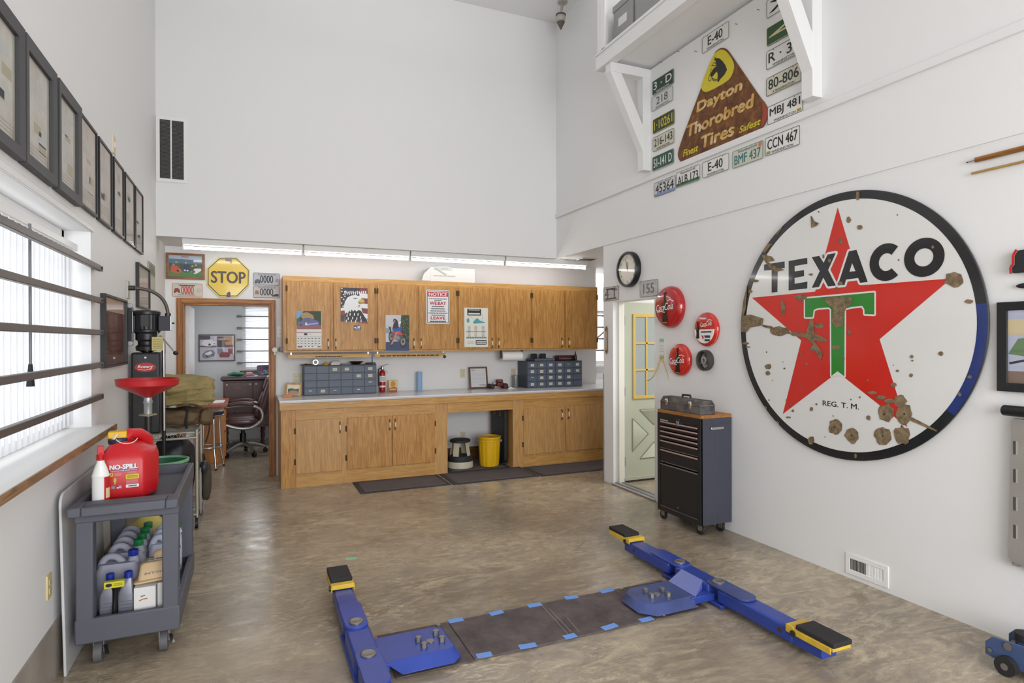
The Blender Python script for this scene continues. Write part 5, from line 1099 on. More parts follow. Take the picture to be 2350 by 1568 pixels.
# green bin behind the cart
t = thing('green_bin', 'tall green round bin behind the utility cart, pale rim', 'bin', (-.575, 4.92, 0))
GB = mat('bin_green', (18, 88, 58), .45)
m = MB(TR(-.575, 4.92, 0)); m.lathe([(.125, 0), (.128, .01), (.160, .745), (.166, .748), (.160, .752), (.154, .745), (.122, .02), (.0, .015)], GB, 40); m.build('bucket', t)
m = MB(TR(-.575, 4.92, 0)); m.ring([(.156, .748), (.169, .744), (.170, .760), (.158, .762)], mat('bin_rim', (120, 178, 138), .45), 40); m.build('rim', t)
# ------------------------------------------------------------------ wire cart with folded tarps and bags
from mathutils import noise as NZ
def blob(m, c, r, mt, amp=.06, freq=6.0, seed=0, nu=48, nv=26, e=.55, fold=0.0, fz=30.0):
    o = Vector((seed * 3.7, seed * 1.3, seed))
    def sgn(v, p): return math.copysign(abs(v) ** p, v)
    def fn(a, q):
        t_ = 2 * pi * a; ph = pi * (q - .5)
        d = Vector((sgn(cos(ph), e) * sgn(cos(t_), e), sgn(cos(ph), e) * sgn(sin(t_), e), sgn(sin(ph), e)))
        n = NZ.fractal(Vector((d.x * r[0], d.y * r[1], d.z * r[2])) * freq + o, .9, 2.1, 4)
        k = 1 + amp * n
        z = d.z * r[2] * k
        f_ = 1 + fold * (abs(sin(z * fz + n * 1.2)) - .6) if fold else 1
        return (c[0] + d.x * r[0] * k * f_, c[1] + d.y * r[1] * k * f_, c[2] + z)
    return m.grid(fn, nu, nv, mt, True)
WX0, WX1, WY0_, WY1_ = -.84, -.425, 5.84, 6.31
POST = mat('chalky_chrome', (172, 170, 158), .4, .45)
t = thing('wire_cart', 'small chrome wire shelf cart loaded with bags near the office doorway', 'cart', ((WX0 + WX1) / 2, (WY0_ + WY1_) / 2, 0))
for x in (WX0, WX1):
    for y in (WY0_, WY1_):
        m = MB(); m.cyl((x, y, .10), (x, y, .845), .0135, POST, n=12); m.build('post', t)
        m = MB(); m.cyl((x - .012, y - .02, .045), (x + .012, y - .02, .045), .045, BLK, n=18); cs = m.build('caster', t)
        m = MB(); m.box(x - .018, y - .03, .05, x - .014, y + .012, .095, STEEL).box(x + .014, y - .03, .05, x + .018, y + .012, .095, STEEL).cyl((x, y, .09), (x, y, .105), .02, STEEL, n=12); m.build('fork', cs)
for z in (.82, .16):
    m = MB()
    for zz in (z, z - .045):
        m.tube([(WX0, WY0_, zz), (WX1, WY0_, zz), (WX1, WY1_, zz), (WX0, WY1_, zz)], .005, POST, 6, True)
    m.cyl((WX0, WY0_ - .012, z - .05), (WX1, WY0_ - .012, z - .045), .011, POST, n=10)
    for k in range(12): y = WY0_ + (WY1_ - WY0_) * k / 11; m.cyl((WX0, y, z + .004), (WX1, y, z + .004), .0025, POST, n=6)
    for k in range(9): x = WX0 + (WX1 - WX0) * k / 9; m.cyl((x, WY0_, z - .045), (x + (WX1 - WX0) / 18, WY0_, z), .0025, POST, n=5).cyl((x + (WX1 - WX0) / 18, WY0_, z), (x + (WX1 - WX0) / 9, WY0_, z - .045), .0025, POST, n=5)
    m.build('wire_shelf', t)
KH = mat('khaki_canvas', (150, 134, 88), .8, var=.10, vs=7, bump=.15, bs=30); KD = mat('brown_canvas', (104, 84, 60), .85, var=.15, vs=8, bump=.15, bs=30); BN = mat('black_nylon', (36, 36, 42), .5, var=.2, vs=10, bump=.3, bs=24)
t = thing('duffel_bag', 'brown canvas duffel bag on the wire cart, under the khaki tarp', 'bag', (-.60, 6.05, .83))
m = MB(); blob(m, (-.595, 6.06, .936), (.235, .235, .076), KD, .24, 8, 3, 84, 40, .6); m.build('bag_body', t)
for x in (-.50, -.70):
    m = MB(); m.tube(bez((x, 5.83, .86), (x - .01, 5.80, .93), (x + .01, 5.80, .98), (x, 5.86, 1.03), 10), .012, BLKM, 6); m.build('strap', t)
m = MB(); blob(m, (-.36, 5.95, .93), (.05, .12, .07), KD, .25, 10, 8, 24, 14, .7); m.build('side_pocket', t)
m = MB(); m.tube(bez((-.35, 5.9, .95), (-.31, 5.85, .9), (-.33, 5.86, .8), (-.36, 5.9, .72), 8), .006, BLKM, 6); m.build('hanging_strap', t)
t = thing('folded_tarp', 'folded khaki tarp piled on top of the wire cart', 'tarp', (-.58, 6.08, 1.02))
m = MB(); blob(m, (-.59, 6.07, 1.125), (.24, .24, .075), KH, .34, 7, 12, 96, 48, .5, .05, 70); m.build('lower_fold', t)
m = MB(); blob(m, (-.570, 6.08, 1.215), (.255, .25, .085), KH, .26, 5, 21, 96, 48, .75, .03, 55); m.build('upper_fold', t)
t = thing('black_bag', 'black nylon bag on the low shelf of the wire cart', 'bag', (-.60, 6.05, .17))
m = MB(); blob(m, (-.625, 6.07, .47), (.17, .19, .28), BN, .20, 5, 31, 48, 30, .8); m.build('bag_body', t)
m = MB(); m.tube(bez((-.52, 5.87, .6), (-.44, 5.81, .7), (-.45, 5.81, .5), (-.5, 5.88, .36), 10), .009, BLKM, 6); m.build('strap', t)
t = thing('olive_bag', 'dark olive bag hanging on the doorway side of the wire cart', 'bag', (-.38, 6.08, .2))
m = MB(); blob(m, (-.365, 6.08, .36), (.042, .13, .16), mat('olive_nylon', (66, 62, 54), .8, bump=.2, bs=30), .25, 7, 41, 30, 20, .8); m.build('bag_body', t)
m = MB(); m.tube(bez((-.38, 6.0, .5), (-.395, 6.0, .62), (-.395, 6.16, .62), (-.38, 6.16, .5), 10), .007, BLKM, 6); m.build('strap', t)
m = MB(); m.ell((-.375, 5.93, .50), (.035, .05, .055), mat('dark_ball', (44, 46, 54), .4), 16, 10); tag(m.build('float_ball'), 'dark grey ball hanging at the corner post of the wire cart', 'ball')
m = MB(); m.tube([(-.402 + .0, 5.905 + .05 * cos(2 * pi * k / 24), .30 + .20 * sin(2 * pi * k / 24)) for k in range(24)], .007, mat('grey_hose', (150, 148, 140), .5), 8, True); tag(m.build('hose_loop'), 'grey hose loop hung beside the olive bag', 'hose')
# ------------------------------------------------------------------ the big round sign
CHIP = rusty('chipped_enamel', (150, 128, 96), (124, 106, 80), (92, 78, 60), 26)
SGW = mat('enamel_white', (226, 226, 224), .14, coat=.6); SGR = mat('enamel_red', (206, 44, 32), .16, var=.05, vs=3, coat=.6); SGG = mat('enamel_green', (52, 134, 52), .16, coat=.6)
SGK = mat('enamel_black', (36, 37, 40), .16, coat=.6); SGB = mat('enamel_blue', (34, 54, 116), .16, var=.1, vs=9, coat=.6)
VS = XR - .030
f = tracer('R', VS, 1680, 410, 2.3403); g5 = tracer('R', VS, 1700, 440, 6.03)
yl_, yr_ = on(1697.5, 730, 'X', VS).y, on(2273, 690, 'X', VS).y; zt_, zb_ = on(1985, 432, 'X', VS).z, on(1965, 1057.5, 'X', VS).z
SY, SZc, SRr = (yl_ + yr_) / 2, (zt_ + zb_) / 2, (abs(yl_ - yr_) + (zt_ - zb_)) / 4
t = thing('round_sign', 'huge round chipped enamel sign with red star and green letter on the right wall', 'sign', (XR, SY, SZc - SRr))
SF = FR('R', (XR, SY, SZc))
m = MB(SF); m.lathe([(SRr - .02, .0299), (0, .0300)], SGW, 128); m.lathe([(SRr - .03, .002), (SRr - .004, .006), (SRr, .014), (SRr, .024), (SRr - .008, .0290)], SGK, 128); mdisc = m
m = MB(SF); N = 160; W_ = .056
for k in range(N):
    a0, a1 = 2 * pi * k / N, 2 * pi * (k + 1) / N; deg = math.degrees((a0 + a1) / 2); deg = deg - 360 if deg > 180 else deg
    mt = SGB if -36 < deg < 7 else SGK; R0, R1 = SRr - W_, SRr - .004
    m.add([(R0 * cos(a0), R0 * sin(a0), .0306), (R1 * cos(a0), R1 * sin(a0), .0306), (R1 * cos(a1), R1 * sin(a1), .0306), (R0 * cos(a1), R0 * sin(a1), .0306)], [(0, 1, 2, 3)], mt)
m.build('border_band', t)
PS = plane('R', XR - .030)
def outline(m, P, wd, z, mt): m.line(P + [P[0]], wd, z, mt); [m.disc(p[0], p[1], wd / 2, z - .0003 - (i % 2) * 4e-5, mt, n=8) for i, p in enumerate(P)]
m = MB(PS); ST = f(568, 155, 692, 573, 1178, 537, 793, 863, 942, 1335, 568, 1040, 273, 1265, 372, 870, 107, 640, 447, 607); m.flat(ST, .0010, SGR); m.build('star', t)
T_ = f(393, 645, 765, 612, 765, 730, 713, 728, 712, 702, 700, 684, 640, 690, 606, 700, 604, 1062, 568, 1035, 535, 1060, 533, 702, 520, 692, 460, 697, 440, 706, 434, 745, 393, 745)
m = MB(PS); outline(m, T_, .022, .0016, SGW); m.flat(f(540, 1075, 568, 1040, 600, 1070, 568, 1052), .0017, SGW); m.flat(T_, .0022, SGG); m.build('green_letter', t)
m = MB(PS)
LT = [g5(325, 1010, 610, 965, 612, 1055, 515, 1070, 510, 1390, 430, 1398, 430, 1085, 325, 1093),
      g5(665, 960, 922, 915, 925, 1000, 748, 1030, 750, 1105, 878, 1085, 880, 1170, 748, 1195, 748, 1275, 925, 1245, 922, 1340, 665, 1368),
      g5(985, 908, 1088, 888, 1150, 985, 1205, 870, 1318, 850, 1212, 1085, 1320, 1300, 1210, 1312, 1145, 1190, 1085, 1320, 985, 1332, 1095, 1100),
      g5(1500, 825, 1605, 805, 1760, 1250, 1655, 1262, 1628, 1195, 1460, 1218, 1440, 1290, 1345, 1300)]
for P in LT: outline(m, P, .030, .0016, SGW)
for P in LT: m.flat(P, .0022, SGK)
m.flat(g5(1545, 990, 1590, 1100, 1508, 1108), .0026, SGW)
def arc(cx, cy, x0, x1, y0, y1, a0, a1, wd, z, mt, n=48):
    rx, ry = (x1 - x0) / 2, (y1 - y0) / 2
    for k in range(n):
        a, b_ = a0 + (a1 - a0) * k / n, a0 + (a1 - a0) * (k + 1) / n
        m.add([(cx + (rx - wd) * cos(a), cy + (ry - wd) * sin(a), z), (cx + rx * cos(a), cy + ry * sin(a), z), (cx + rx * cos(b_), cy + ry * sin(b_), z), (cx + (rx - wd) * cos(b_), cy + (ry - wd) * sin(b_), z)], [(0, 1, 2, 3)], mt)
q = [f(740, 450)[0][0], f(925, 450)[0][0], f(830, 550)[0][1], f(830, 348)[0][1]]; arc((q[0] + q[1]) / 2, (q[2] + q[3]) / 2, q[0], q[1], q[2], q[3], rad(48), rad(312), .062, .0022, SGK)
q = [f(925, 423)[0][0], f(1143, 423)[0][0], f(1034, 528)[0][1], f(1034, 318)[0][1]]; arc((q[0] + q[1]) / 2, (q[2] + q[3]) / 2, q[0], q[1], q[2], q[3], 0, 2 * pi, .062, .0022, SGK)
a = f(487, 1210, 682, 1225); m.text('REG. T. M.', (a[0][0] + a[1][0]) / 2, (a[0][1] + a[1][1]) / 2 + .002, .036, .0012, SGK, a[1][0] - a[0][0], .012)
m.build('lettering', t)
m = mdisc; m.M = PS; rg = random.Random(3)
def clampR(P):
    out = []
    for x, y in P:
        dx, dy = x + SY, y - SZc; r = math.hypot(dx, dy); k = min(1, (SRr - .006) / r); out.append((-SY + dx * k, SZc + dy * k))
    return out
nchip = [0]
def chip(cx, cy, rx, ry, z=.003):
    n = 16; P = []
    for k in range(n):
        a = 2 * pi * k / n; j = 1 + rg.uniform(-.16, .16); P += [cx + rx * j * cos(a), cy + ry * j * sin(a)]
    nchip[0] += 1; m.flat(clampR(f(*P)), z + (nchip[0] % 40) * 3e-5, CHIP)
for c in ((1195, 545, 52, 40), (555, 1335, 36, 40), (645, 1380, 36, 42), (812, 1382, 44, 45), (915, 1378, 46, 48), (825, 1258, 42, 48), (925, 1265, 40, 58), (905, 1195, 38, 32), (255, 820, 52, 26), (275, 695, 12, 40), (628, 222, 12, 17), (688, 263, 15, 12), (583, 335, 11, 16), (372, 640, 30, 17), (677, 92, 11, 24),
          (128, 550, 18, 8), (100, 607, 12, 8), (195, 1010, 18, 14), (195, 1045, 12, 12), (967, 957, 10, 9), (970, 978, 6, 5), (890, 1033, 8, 7), (963, 1057, 10, 10), (1123, 940, 14, 12), (1275, 660, 22, 11), (1280, 1066, 12, 9), (1225, 1160, 11, 11), (870, 1108, 16, 12), (730, 1083, 6, 6), (428, 1238, 9, 11), (305, 1283, 14, 5), (735, 1285, 11, 14), (688, 1175, 5, 5), (640, 1187, 4, 4), (455, 1212, 6, 6), (470, 790, 25, 14), (630, 825, 9, 15), (560, 905, 26, 12), (600, 965, 8, 10), (425, 515, 12, 6), (320, 1215, 7, 7), (328, 1248, 7, 7), (178, 1235, 10, 14), (427, 1405, 17, 22), (240, 1320, 14, 18), (665, 1490, 7, 13), (500, 1388, 3, 3), (545, 1275, 4, 4), (200, 1190, 4, 4), (218, 1085, 3, 3), (283, 1020, 5, 5), (275, 985, 3, 3), (187, 932, 4, 4), (890, 195, 4, 5), (467, 178, 4, 5), (1080, 368, 8, 8), (897, 437, 4, 5), (805, 487, 3, 4), (582, 562, 14, 10), (563, 590, 10, 8), (868, 1003, 3, 3), (290, 1190, 3, 3), (378, 1122, 5, 5), (402, 995, 6, 6), (368, 947, 8, 8), (755, 1150, 25, 9), (800, 1175, 30, 10), (850, 1195, 30, 12), (75, 885, 18, 7), (88, 905, 14, 4), (492, 418, 5, 12), (525, 440, 9, 11)): chip(*c)
for P in ((500, 640, 575, 632, 650, 640, 645, 672, 620, 690, 605, 720, 600, 790, 560, 802, 537, 765, 545, 700, 505, 665), (45, 740, 100, 730, 172, 752, 165, 788, 100, 800, 80, 825, 45, 825), (300, 826, 345, 825, 400, 832, 420, 757, 442, 765, 445, 830, 515, 865, 510, 880, 440, 868, 490, 935, 478, 978, 455, 930, 415, 918, 440, 890, 395, 852, 330, 845), (160, 785, 215, 792, 240, 815, 170, 797),
          (425, 200, 432, 205, 445, 230, 470, 240, 455, 255, 428, 265), (150, 400, 215, 418, 232, 440, 195, 448, 250, 478, 285, 490, 240, 502, 205, 480, 175, 440), (62, 560, 84, 590, 76, 700, 60, 760, 44, 835, 40, 760, 50, 650), (965, 1280, 1105, 1352, 1100, 1360, 960, 1300), (195, 340, 222, 355, 205, 365, 180, 400, 165, 395), (265, 240, 290, 232, 280, 250, 250, 300, 230, 298), (120, 440, 132, 445, 118, 480, 108, 475)): nchip[0] += 1; m.flat(clampR(f(*P)), .0043 + (nchip[0] % 40) * 3e-5, CHIP)
for x, y in ((555, 1335), (645, 1380), (812, 1382), (915, 1330), (820, 1265), (928, 1265)): m.disc(*f(x, y)[0], .006, .0056, DKST, n=8)
m.build('disc', t)
# ------------------------------------------------------------------ triangle tyre sign
VD = XU - .012; PD = plane('R', VD)
f = tracer('R', VD, 1260, 0, 3.267); fb = tracer('R', VD, 1480, 20, 6.533)
RUST = rusty('rusted_brown', (138, 92, 48), (108, 68, 36), (84, 48, 30), 12); YLW = mat('sign_yellow', (206, 190, 34), .4, var=.06, vs=6); GOLD = rusty('worn_gold_white', (222, 212, 190), (206, 168, 96), (186, 134, 62), 14); RSG = mat('sign_worn_red', (158, 62, 42), .5)
OL = f(1262, 372, 1282, 360, 1305, 358, 1330, 368, 1355, 400, 1470, 568, 1580, 730, 1620, 775, 1640, 825, 1635, 885, 1605, 950, 1560, 990, 1290, 1108, 1020, 1225, 985, 1215, 966, 1185, 962, 1130, 1100, 762, 1235, 400)
t = thing('triangle_sign', 'rusty brown rounded triangle tyre sign with horse head on yellow, under the loft', 'sign', (XU, on(1640, 250, 'X', XU).y, 3.2))
m = MB(PD); m.prism(chaikin(OL), -.012, 0, RUST); m.flat(f(1600, 765, 1622, 785, 1638, 830, 1634, 880, 1608, 940, 1590, 950, 1602, 850), .001, RSG); m.build('sign_panel', t, bev=.003)
m = MB(PD); m.flat(chaikin(f(1265, 380, 1298, 368, 1335, 387, 1385, 460, 1391, 510, 1370, 572, 1330, 617, 1192, 690, 1160, 690, 1142, 665, 1145, 625, 1190, 510, 1232, 412)), .0012, YLW)
m.flat(fb(1045, 715, 1068, 742, 1120, 745, 1170, 790, 1210, 850, 1235, 915, 1195, 990, 1130, 1060, 1100, 1112, 1088, 1080, 1095, 990, 1082, 942, 1062, 962, 1022, 1012, 1000, 1030, 985, 1010, 990, 970, 1010, 930, 1030, 900, 1050, 882, 1075, 862, 1065, 820, 1062, 780, 1030, 762, 1052, 752), .0020, BLKP)
for P in ((955, 1048, 962, 1085, 985, 1080, 1000, 1040), (1040, 800, 1015, 850, 1000, 860), (1015, 850, 1045, 860, 1070, 850), (1000, 900, 978, 985, 955, 1048), (1005, 1040, 1025, 1075, 1060, 1085, 1092, 1068), (1010, 1035, 1040, 1060, 1085, 1060), (975, 985, 1000, 1000), (1048, 800, 1060, 830)): m.line(fb(*P), .006, .0020, BLKP)
m.build('horse_emblem', t)
def rowtext(txt, A, B, z, mt, bold):
    a, b_, c = f(*A)[0], f(*B)[0], f(*A)[0]
    return a, b_
m = MB(PD)
for txt, (xa, ya0, ya1), (xb, yb0, yb1), mt, bo, sh in (('Dayton', (1105, 748, 858), (1452, 612, 712), GOLD, .05, .12), ('Thorobred', (1033, 930, 1028), (1542, 712, 806), GOLD, .05, .12), ('Tires', (1140, 1012, 1112), (1392, 925, 1022), GOLD, .05, .12), ('Finest', (1005, 1122, 1178), (1120, 1085, 1135), YLW, .03, .25), ('Safest', (1425, 948, 1000), (1588, 885, 935), YLW, .03, .25)):
    a0, a1 = f(xa, ya0, xa, ya1); b0, b1 = f(xb, yb0, xb, yb1)
    m.text(txt, (a0[0] + b0[0]) / 2, (a0[1] + a1[1] + b0[1] + b1[1]) / 4, ((a0[1] - a1[1]) + (b0[1] - b1[1])) / 2, .0022, mt, b0[0] - a0[0], bo, sh)
m.build('lettering', t)
# ------------------------------------------------------------------ licence plates
PBL = mat('plate_black', (34, 36, 38), .45)
def plate(kind, val, along, z, w_, h_, bg, fg, txt, sub, lab, subtop=False, extra=None, group='licence plates on the wall', tw=.82):
    lx = {'B': along, 'L': along, 'R': -along}[kind]
    t = thing('license_plate', lab, 'license plate', (along, val, z - h_ / 2) if kind == 'B' else (val, along, z - h_ / 2), group)
    m = MB(plane(kind, val)); m.prism(rr(lx - w_ / 2, z - h_ / 2, lx + w_ / 2, z + h_ / 2, .014), .004, .007, bg)
    P = rr(lx - w_ / 2 + .003, z - h_ / 2 + .003, lx + w_ / 2 - .003, z + h_ / 2 - .003, .012)
    m.line(P + [P[0]], .0035, .0082, fg if fg is not BLKP else PBL); m.build('plate', t, smooth=False)
    m = MB(plane(kind, val)); zc = z + (h_ * .07 if sub and not subtop else (-h_ * .08 if sub else 0)); m.text(txt, lx, zc, h_ * (.54 if sub else .6), .0085, fg, w_ * tw, .014)
    if sub: zs = z - h_ * .37 if not subtop else z + h_ * .34; m.text(sub, lx, zs, h_ * .13, .0085, fg, w_ * .62, .01)
    for dx in (-.09, .09): m.disc(lx + dx, z + h_ * .42, .004, .0086, DKST, n=8)
    if extra: extra(m, lx, z, w_, h_)
    m.build('lettering', t); return t
PG = mat('plate_dark_green', (24, 62, 46), .4); PGL = mat('plate_leaf_green', (44, 82, 40), .4); PWH = mat('plate_white', (226, 226, 222), .4); PCR = mat('plate_cream', (206, 202, 184), .45); PYT = mat('plate_yellow_text', (206, 190, 60), .4); PTT = mat('plate_teal_text', (28, 118, 118), .4); PDG = mat('plate_deep_green_text', (32, 46, 38), .4)
PGR = mat('plate_pale_grey', (206, 208, 206), .45); PGT = mat('plate_grey_text', (96, 98, 98), .45); PTL = mat('plate_green', (32, 82, 60), .4); STK = mat('sticker_mustard', (170, 146, 40), .5); OLG = mat('plate_olive', (52, 66, 30), .45)
ww, hh = .325, .142
RP = [(4.775, 4.084, PG, PWH, '3 · D', 'WASHINGTON', 'dark green licence plate, topmost of the column by the left bracket', None, False), (4.785, 3.928, PGR, PGT, '218', 'WASHINGTON', 'pale grey licence plate 218, second down by the left bracket', None, False),
      (4.768, 3.702, OLG, PYT, '1·10261', None, 'olive licence plate with yellow digits, third down by the left bracket', None, False), (4.768, 3.524, PCR, PDG, '216-143', 'WASHINGTON', 'worn cream licence plate 216-143, fourth down by the left bracket', None, False),
      (4.778, 3.335, PTL, PWH, '51-141 D', None, 'green licence plate, lowest of the column by the left bracket', None, False)]
gs = lambda m, x, z, w_, h_: m.rect(x - w_ / 2 + .006, z - h_ / 2 + .008, x + w_ / 2 - .006, z - h_ / 2 + .034, .0084, mat('plate_green_band', (56, 110, 70), .5))
bs_ = lambda m, x, z, w_, h_: m.scribble(x - w_ * .3, z + h_ * .3, x + w_ * .3, z + h_ * .4, .0086, GREYP, 1, .8, 3).rect(x - w_ / 2 + .006, z - h_ / 2 + .006, x + w_ / 2 - .006, z - h_ / 2 + .030, .0084, mat('plate_blue_band', (130, 146, 196), .5))
def st(side): return lambda m, x, z, w_, h_: m.rect(x + side * w_ * .40 - .018, z - h_ * .36 - .010, x + side * w_ * .40 + .018, z - h_ * .36 + .012, .0090, STK)
ro = lambda m, x, z, w_, h_: m.rect(x + w_ * .36, z + h_ * .22, x + w_ * .46, z + h_ * .44, .0090, mat('sticker_orange', (214, 116, 86), .5))
RP += [(4.750, 3.073, PGR, BLKP, '45364', None, 'pale licence plate with blue foot band, first of the bottom row', bs_, True), (4.414, 3.087, PWH, BLKP, 'ALB 173', 'WASHINGTON', 'white licence plate ALB 173 with green band, second of the bottom row', gs, True),
       (4.058, 3.088, PWH, BLKP, 'E-40', 'WASHINGTON', 'white licence plate E-40 in the middle of the bottom row', None, False), (3.695, 3.080, PCR, PTT, 'BMF 437', 'WASHINGTON', 'cream licence plate with teal BMF 437, bottom row', ro, True),
       (3.349, 3.084, PWH, BLKP, 'CCN 467', 'WASHINGTON', 'white licence plate CCN 467, last of the bottom row', st(-1), False), (3.326, 3.317, PWH, BLKP, 'MBJ 481', 'WASHINGTON', 'white licence plate MBJ 481 above the bottom row by the right bracket', st(1), False),
       (3.338, 3.540, PCR, PDG, '80-806', 'X WASHINGTON', 'cream licence plate with thick dark green digits, behind the right bracket', None, False), (3.337, 3.745, PWH, BLKP, 'R · 33', 'WASHINGTON', 'white licence plate R 33, half hidden by the right bracket', None, False),
       (3.333, 3.925, PGL, mat('plate_cream_text', (214, 206, 160), .4), '4', None, 'leaf green licence plate behind the right bracket', None, False), (3.332, 4.138, PWH, BLKP, 'X', None, 'white licence plate at the top behind the right bracket', None, False),
       (4.056, 4.183, PWH, BLKP, 'E-40', 'WASHINGTON', 'white licence plate E-40 above the triangle sign', None, False)]
for a, z, bg, fg, tx, sb, lb_, ex, tp in RP: plate('R', XU - .002, a, z, ww, hh, bg, fg, tx, sb, lb_, tp, ex, 'licence plates around the triangle sign', .55 if tx in ('E-40', '218', '420') else .86)
for k, (u, v) in enumerate(((1520, 143), (1560, 146 - 27), (1599, 118), (1692, 56), (1743, 23))):
    p = on(u, v, 'X', XU); m = MB(); m.cyl((XU, p.y, p.z), (XU - .02, p.y + .006, p.z + .004), .0022, DKST, n=6); tag(m.build('nail'), 'bare nail in the wall under the loft', 'nail', 'bare nails under the loft')
p = on(1403, 674, 'X', XR); plate('R', XR, p.y, p.z, .31, .155, mat('plate_worn_silver', (190, 184, 182), .5, var=.15, vs=20), mat('plate_worn_ink', (96, 84, 84), .5), '4 T', None, 'worn silver licence plate over the left jamb of the side doorway', True, lambda m, x, z, w_, h_: (m.scribble(x - w_ * .3, z + h_ * .26, x + w_ * .3, z + h_ * .4, .0086, DKST, 1, .8, 3), m.scribble(x - w_ * .35, z - h_ * .42, x + w_ * .35, z - h_ * .3, .0086, DKST, 1, .8, 4)), 'worn plates by the clock')
p = on(1490, 662, 'X', XR); plate('R', XR, p.y, p.z, .30, .165, mat('plate_worn_grey', (188, 188, 188), .5, var=.12, vs=18), mat('plate_worn_grey_ink', (110, 110, 112), .5), '155', None, 'worn grey licence plate between the clock and the large red button sign', False, None, 'worn plates by the clock', .6)
# back wall plates, stop sign, framed picture over the office doorway
a = prect('B', YB, 381, 580, 640, 470, 584, 643)
t = thing('picture_frame', 'wood framed picture of vintage cars in a meadow, above the office doorway', 'picture frame', (a[0], YB, a[1]))
m = MB(plane('B', YB)); x0, z0, x1, z1 = a[0] - a[3], a[1], a[0] + a[3], a[2]; m.frame(x0, z0, x1, z1, .026, .0, .022, wood('frame_wood', (150, 98, 54), (112, 68, 34), 'X')); m.build('frame', t, bev=.002)
f = tracer('B', YB - .011, 360, 560, 7.833); m = MB(plane('B', YB - .011)); m.box(x0 + .024, z0 + .024, -.006, x1 - .024, z1 - .024, 0, mat('print_sky_pale', (174, 190, 206), .4))
m.flat(f(215, 260, 830, 300, 830, 420, 215, 400), .0006, mat('print_hills', (88, 118, 138), .5)); m.flat(f(215, 340, 830, 370, 830, 500, 215, 480), .0008, mat('print_hedge', (70, 84, 62), .5)); m.flat(f(215, 470, 830, 500, 830, 635, 215, 620), .0010, mat('print_meadow', (84, 128, 66), .5))
m.flat(f(240, 440, 265, 385, 360, 390, 400, 440, 455, 470, 440, 510, 330, 525, 260, 490), .0014, mat('print_orange_red', (206, 72, 46), .4)); m.disc(*f(380, 480)[0], .014, .0018, BLKP); m.flat(f(365, 455, 425, 450, 420, 490, 370, 500), .0016, mat('print_orange', (216, 130, 62), .4))
m.flat(f(465, 470, 480, 375, 580, 380, 595, 480, 560, 515, 480, 510), .0014, mat('print_navy_car', (40, 52, 110), .4)); m.disc(*f(503, 475)[0], .010, .0018, WPR); m.disc(*f(552, 480)[0], .010, .0018, WPR)
m.flat(f(620, 500, 680, 445, 790, 445, 800, 480, 740, 520, 680, 545), .0014, WPR); m.disc(*f(660, 500)[0], .016, .0018, mat('print_slate_blue', (76, 88, 120), .4)); m.scribble(*f(440, 245)[0], *f(570, 222)[0], .0010, mat('print_scarlet', (186, 44, 48), .35), 1, .6, 3)
for x, y in ((350, 330), (520, 340), (700, 385), (640, 400), (300, 370)): m.disc(*f(x, y)[0], .012, .0011, mat('print_olive', (170, 162, 130), .6), n=8)
m.build('print', t)
m = MB(plane('B', YB)); m.rect(x0 + .024, z0 + .024, x1 - .024, z1 - .024, .016, GLASS); m.build('glass', t)
f = tracer('B', YB - .014, 360, 560, 7.833)
t = thing('stop_sign', 'yellow octagonal stop sign over the office doorway, chipped at top and bottom', 'sign', (-.226, YB, 2.09))
YST = mat('stop_yellow', (220, 186, 24), .25, var=.04, vs=4, coat=.4); YPL = mat('stop_pale_yellow', (214, 200, 112), .3); BRB = mat('stop_brown', (58, 40, 24), .35)
OC = f(1115, 240, 1440, 240, 1672, 462, 1668, 745, 1450, 962, 1118, 958, 893, 745, 893, 435)
cxo, czo = sum(p[0] for p in OC) / 8, sum(p[1] for p in OC) / 8; sc_ = lambda k: [(cxo + (p[0] - cxo) * k, czo + (p[1] - czo) * k) for p in OC]
m = MB(plane('B', YB - .014)); m.prism(OC, -.010, 0, YPL); m.flat(sc_(.945), .0006, BRB); m.flat(sc_(.905), .0012, YST); m.build('sign_panel', t, smooth=False)
m = MB(plane('B', YB - .014)); a = f(968, 480, 1600, 720); m.text('STOP', (a[0][0] + a[1][0]) / 2, (a[0][1] + a[1][1]) / 2, a[0][1] - a[1][1], .0018, BRB, a[1][0] - a[0][0], .028); m.build('lettering', t)
m = MB(plane('B', YB - .014)); m.flat(f(1225, 250, 1350, 250, 1348, 280, 1340, 350, 1325, 345, 1320, 315, 1240, 310, 1222, 285), .0022, mat('chip_grey', (156, 140, 136), .6)); m.flat(f(1255, 890, 1300, 855, 1322, 870, 1325, 955, 1255, 958), .0022, mat('chip_purple_brown', (112, 84, 96), .6)); m.build('chipped_patches', t)
VP1 = mat('plate_vintage_grey', (176, 176, 186), .45, var=.1, vs=14)
def vint(m, x, z, w_, h_):
    m.scribble(x - w_ * .3, z + h_ * .30, x + w_ * .34, z + h_ * .42, .0086, GREYP, 1, .8, 6)
    m.flat([(x - w_ * .46, z - h_ * .30), (x - w_ * .24, z - h_ * .30), (x - w_ * .24, z - h_ * .12), (x - w_ * .32, z + h_ * .02), (x - w_ * .42, z - h_ * .08)], .0086, mat('plate_car_slate', (84, 92, 112), .5)); m.disc(x - w_ * .40, z - h_ * .30, .010, .0088, BLKP, n=10); m.disc(x - w_ * .28, z - h_ * .30, .010, .0088, BLKP, n=10)
    m.flat([(x + w_ * .32, z - h_ * .2), (x + w_ * .46, z - h_ * .2), (x + w_ * .44, z + h_ * .06), (x + w_ * .36, z + h_ * .08)], .0086, mat('plate_rosy', (170, 140, 140), .5))
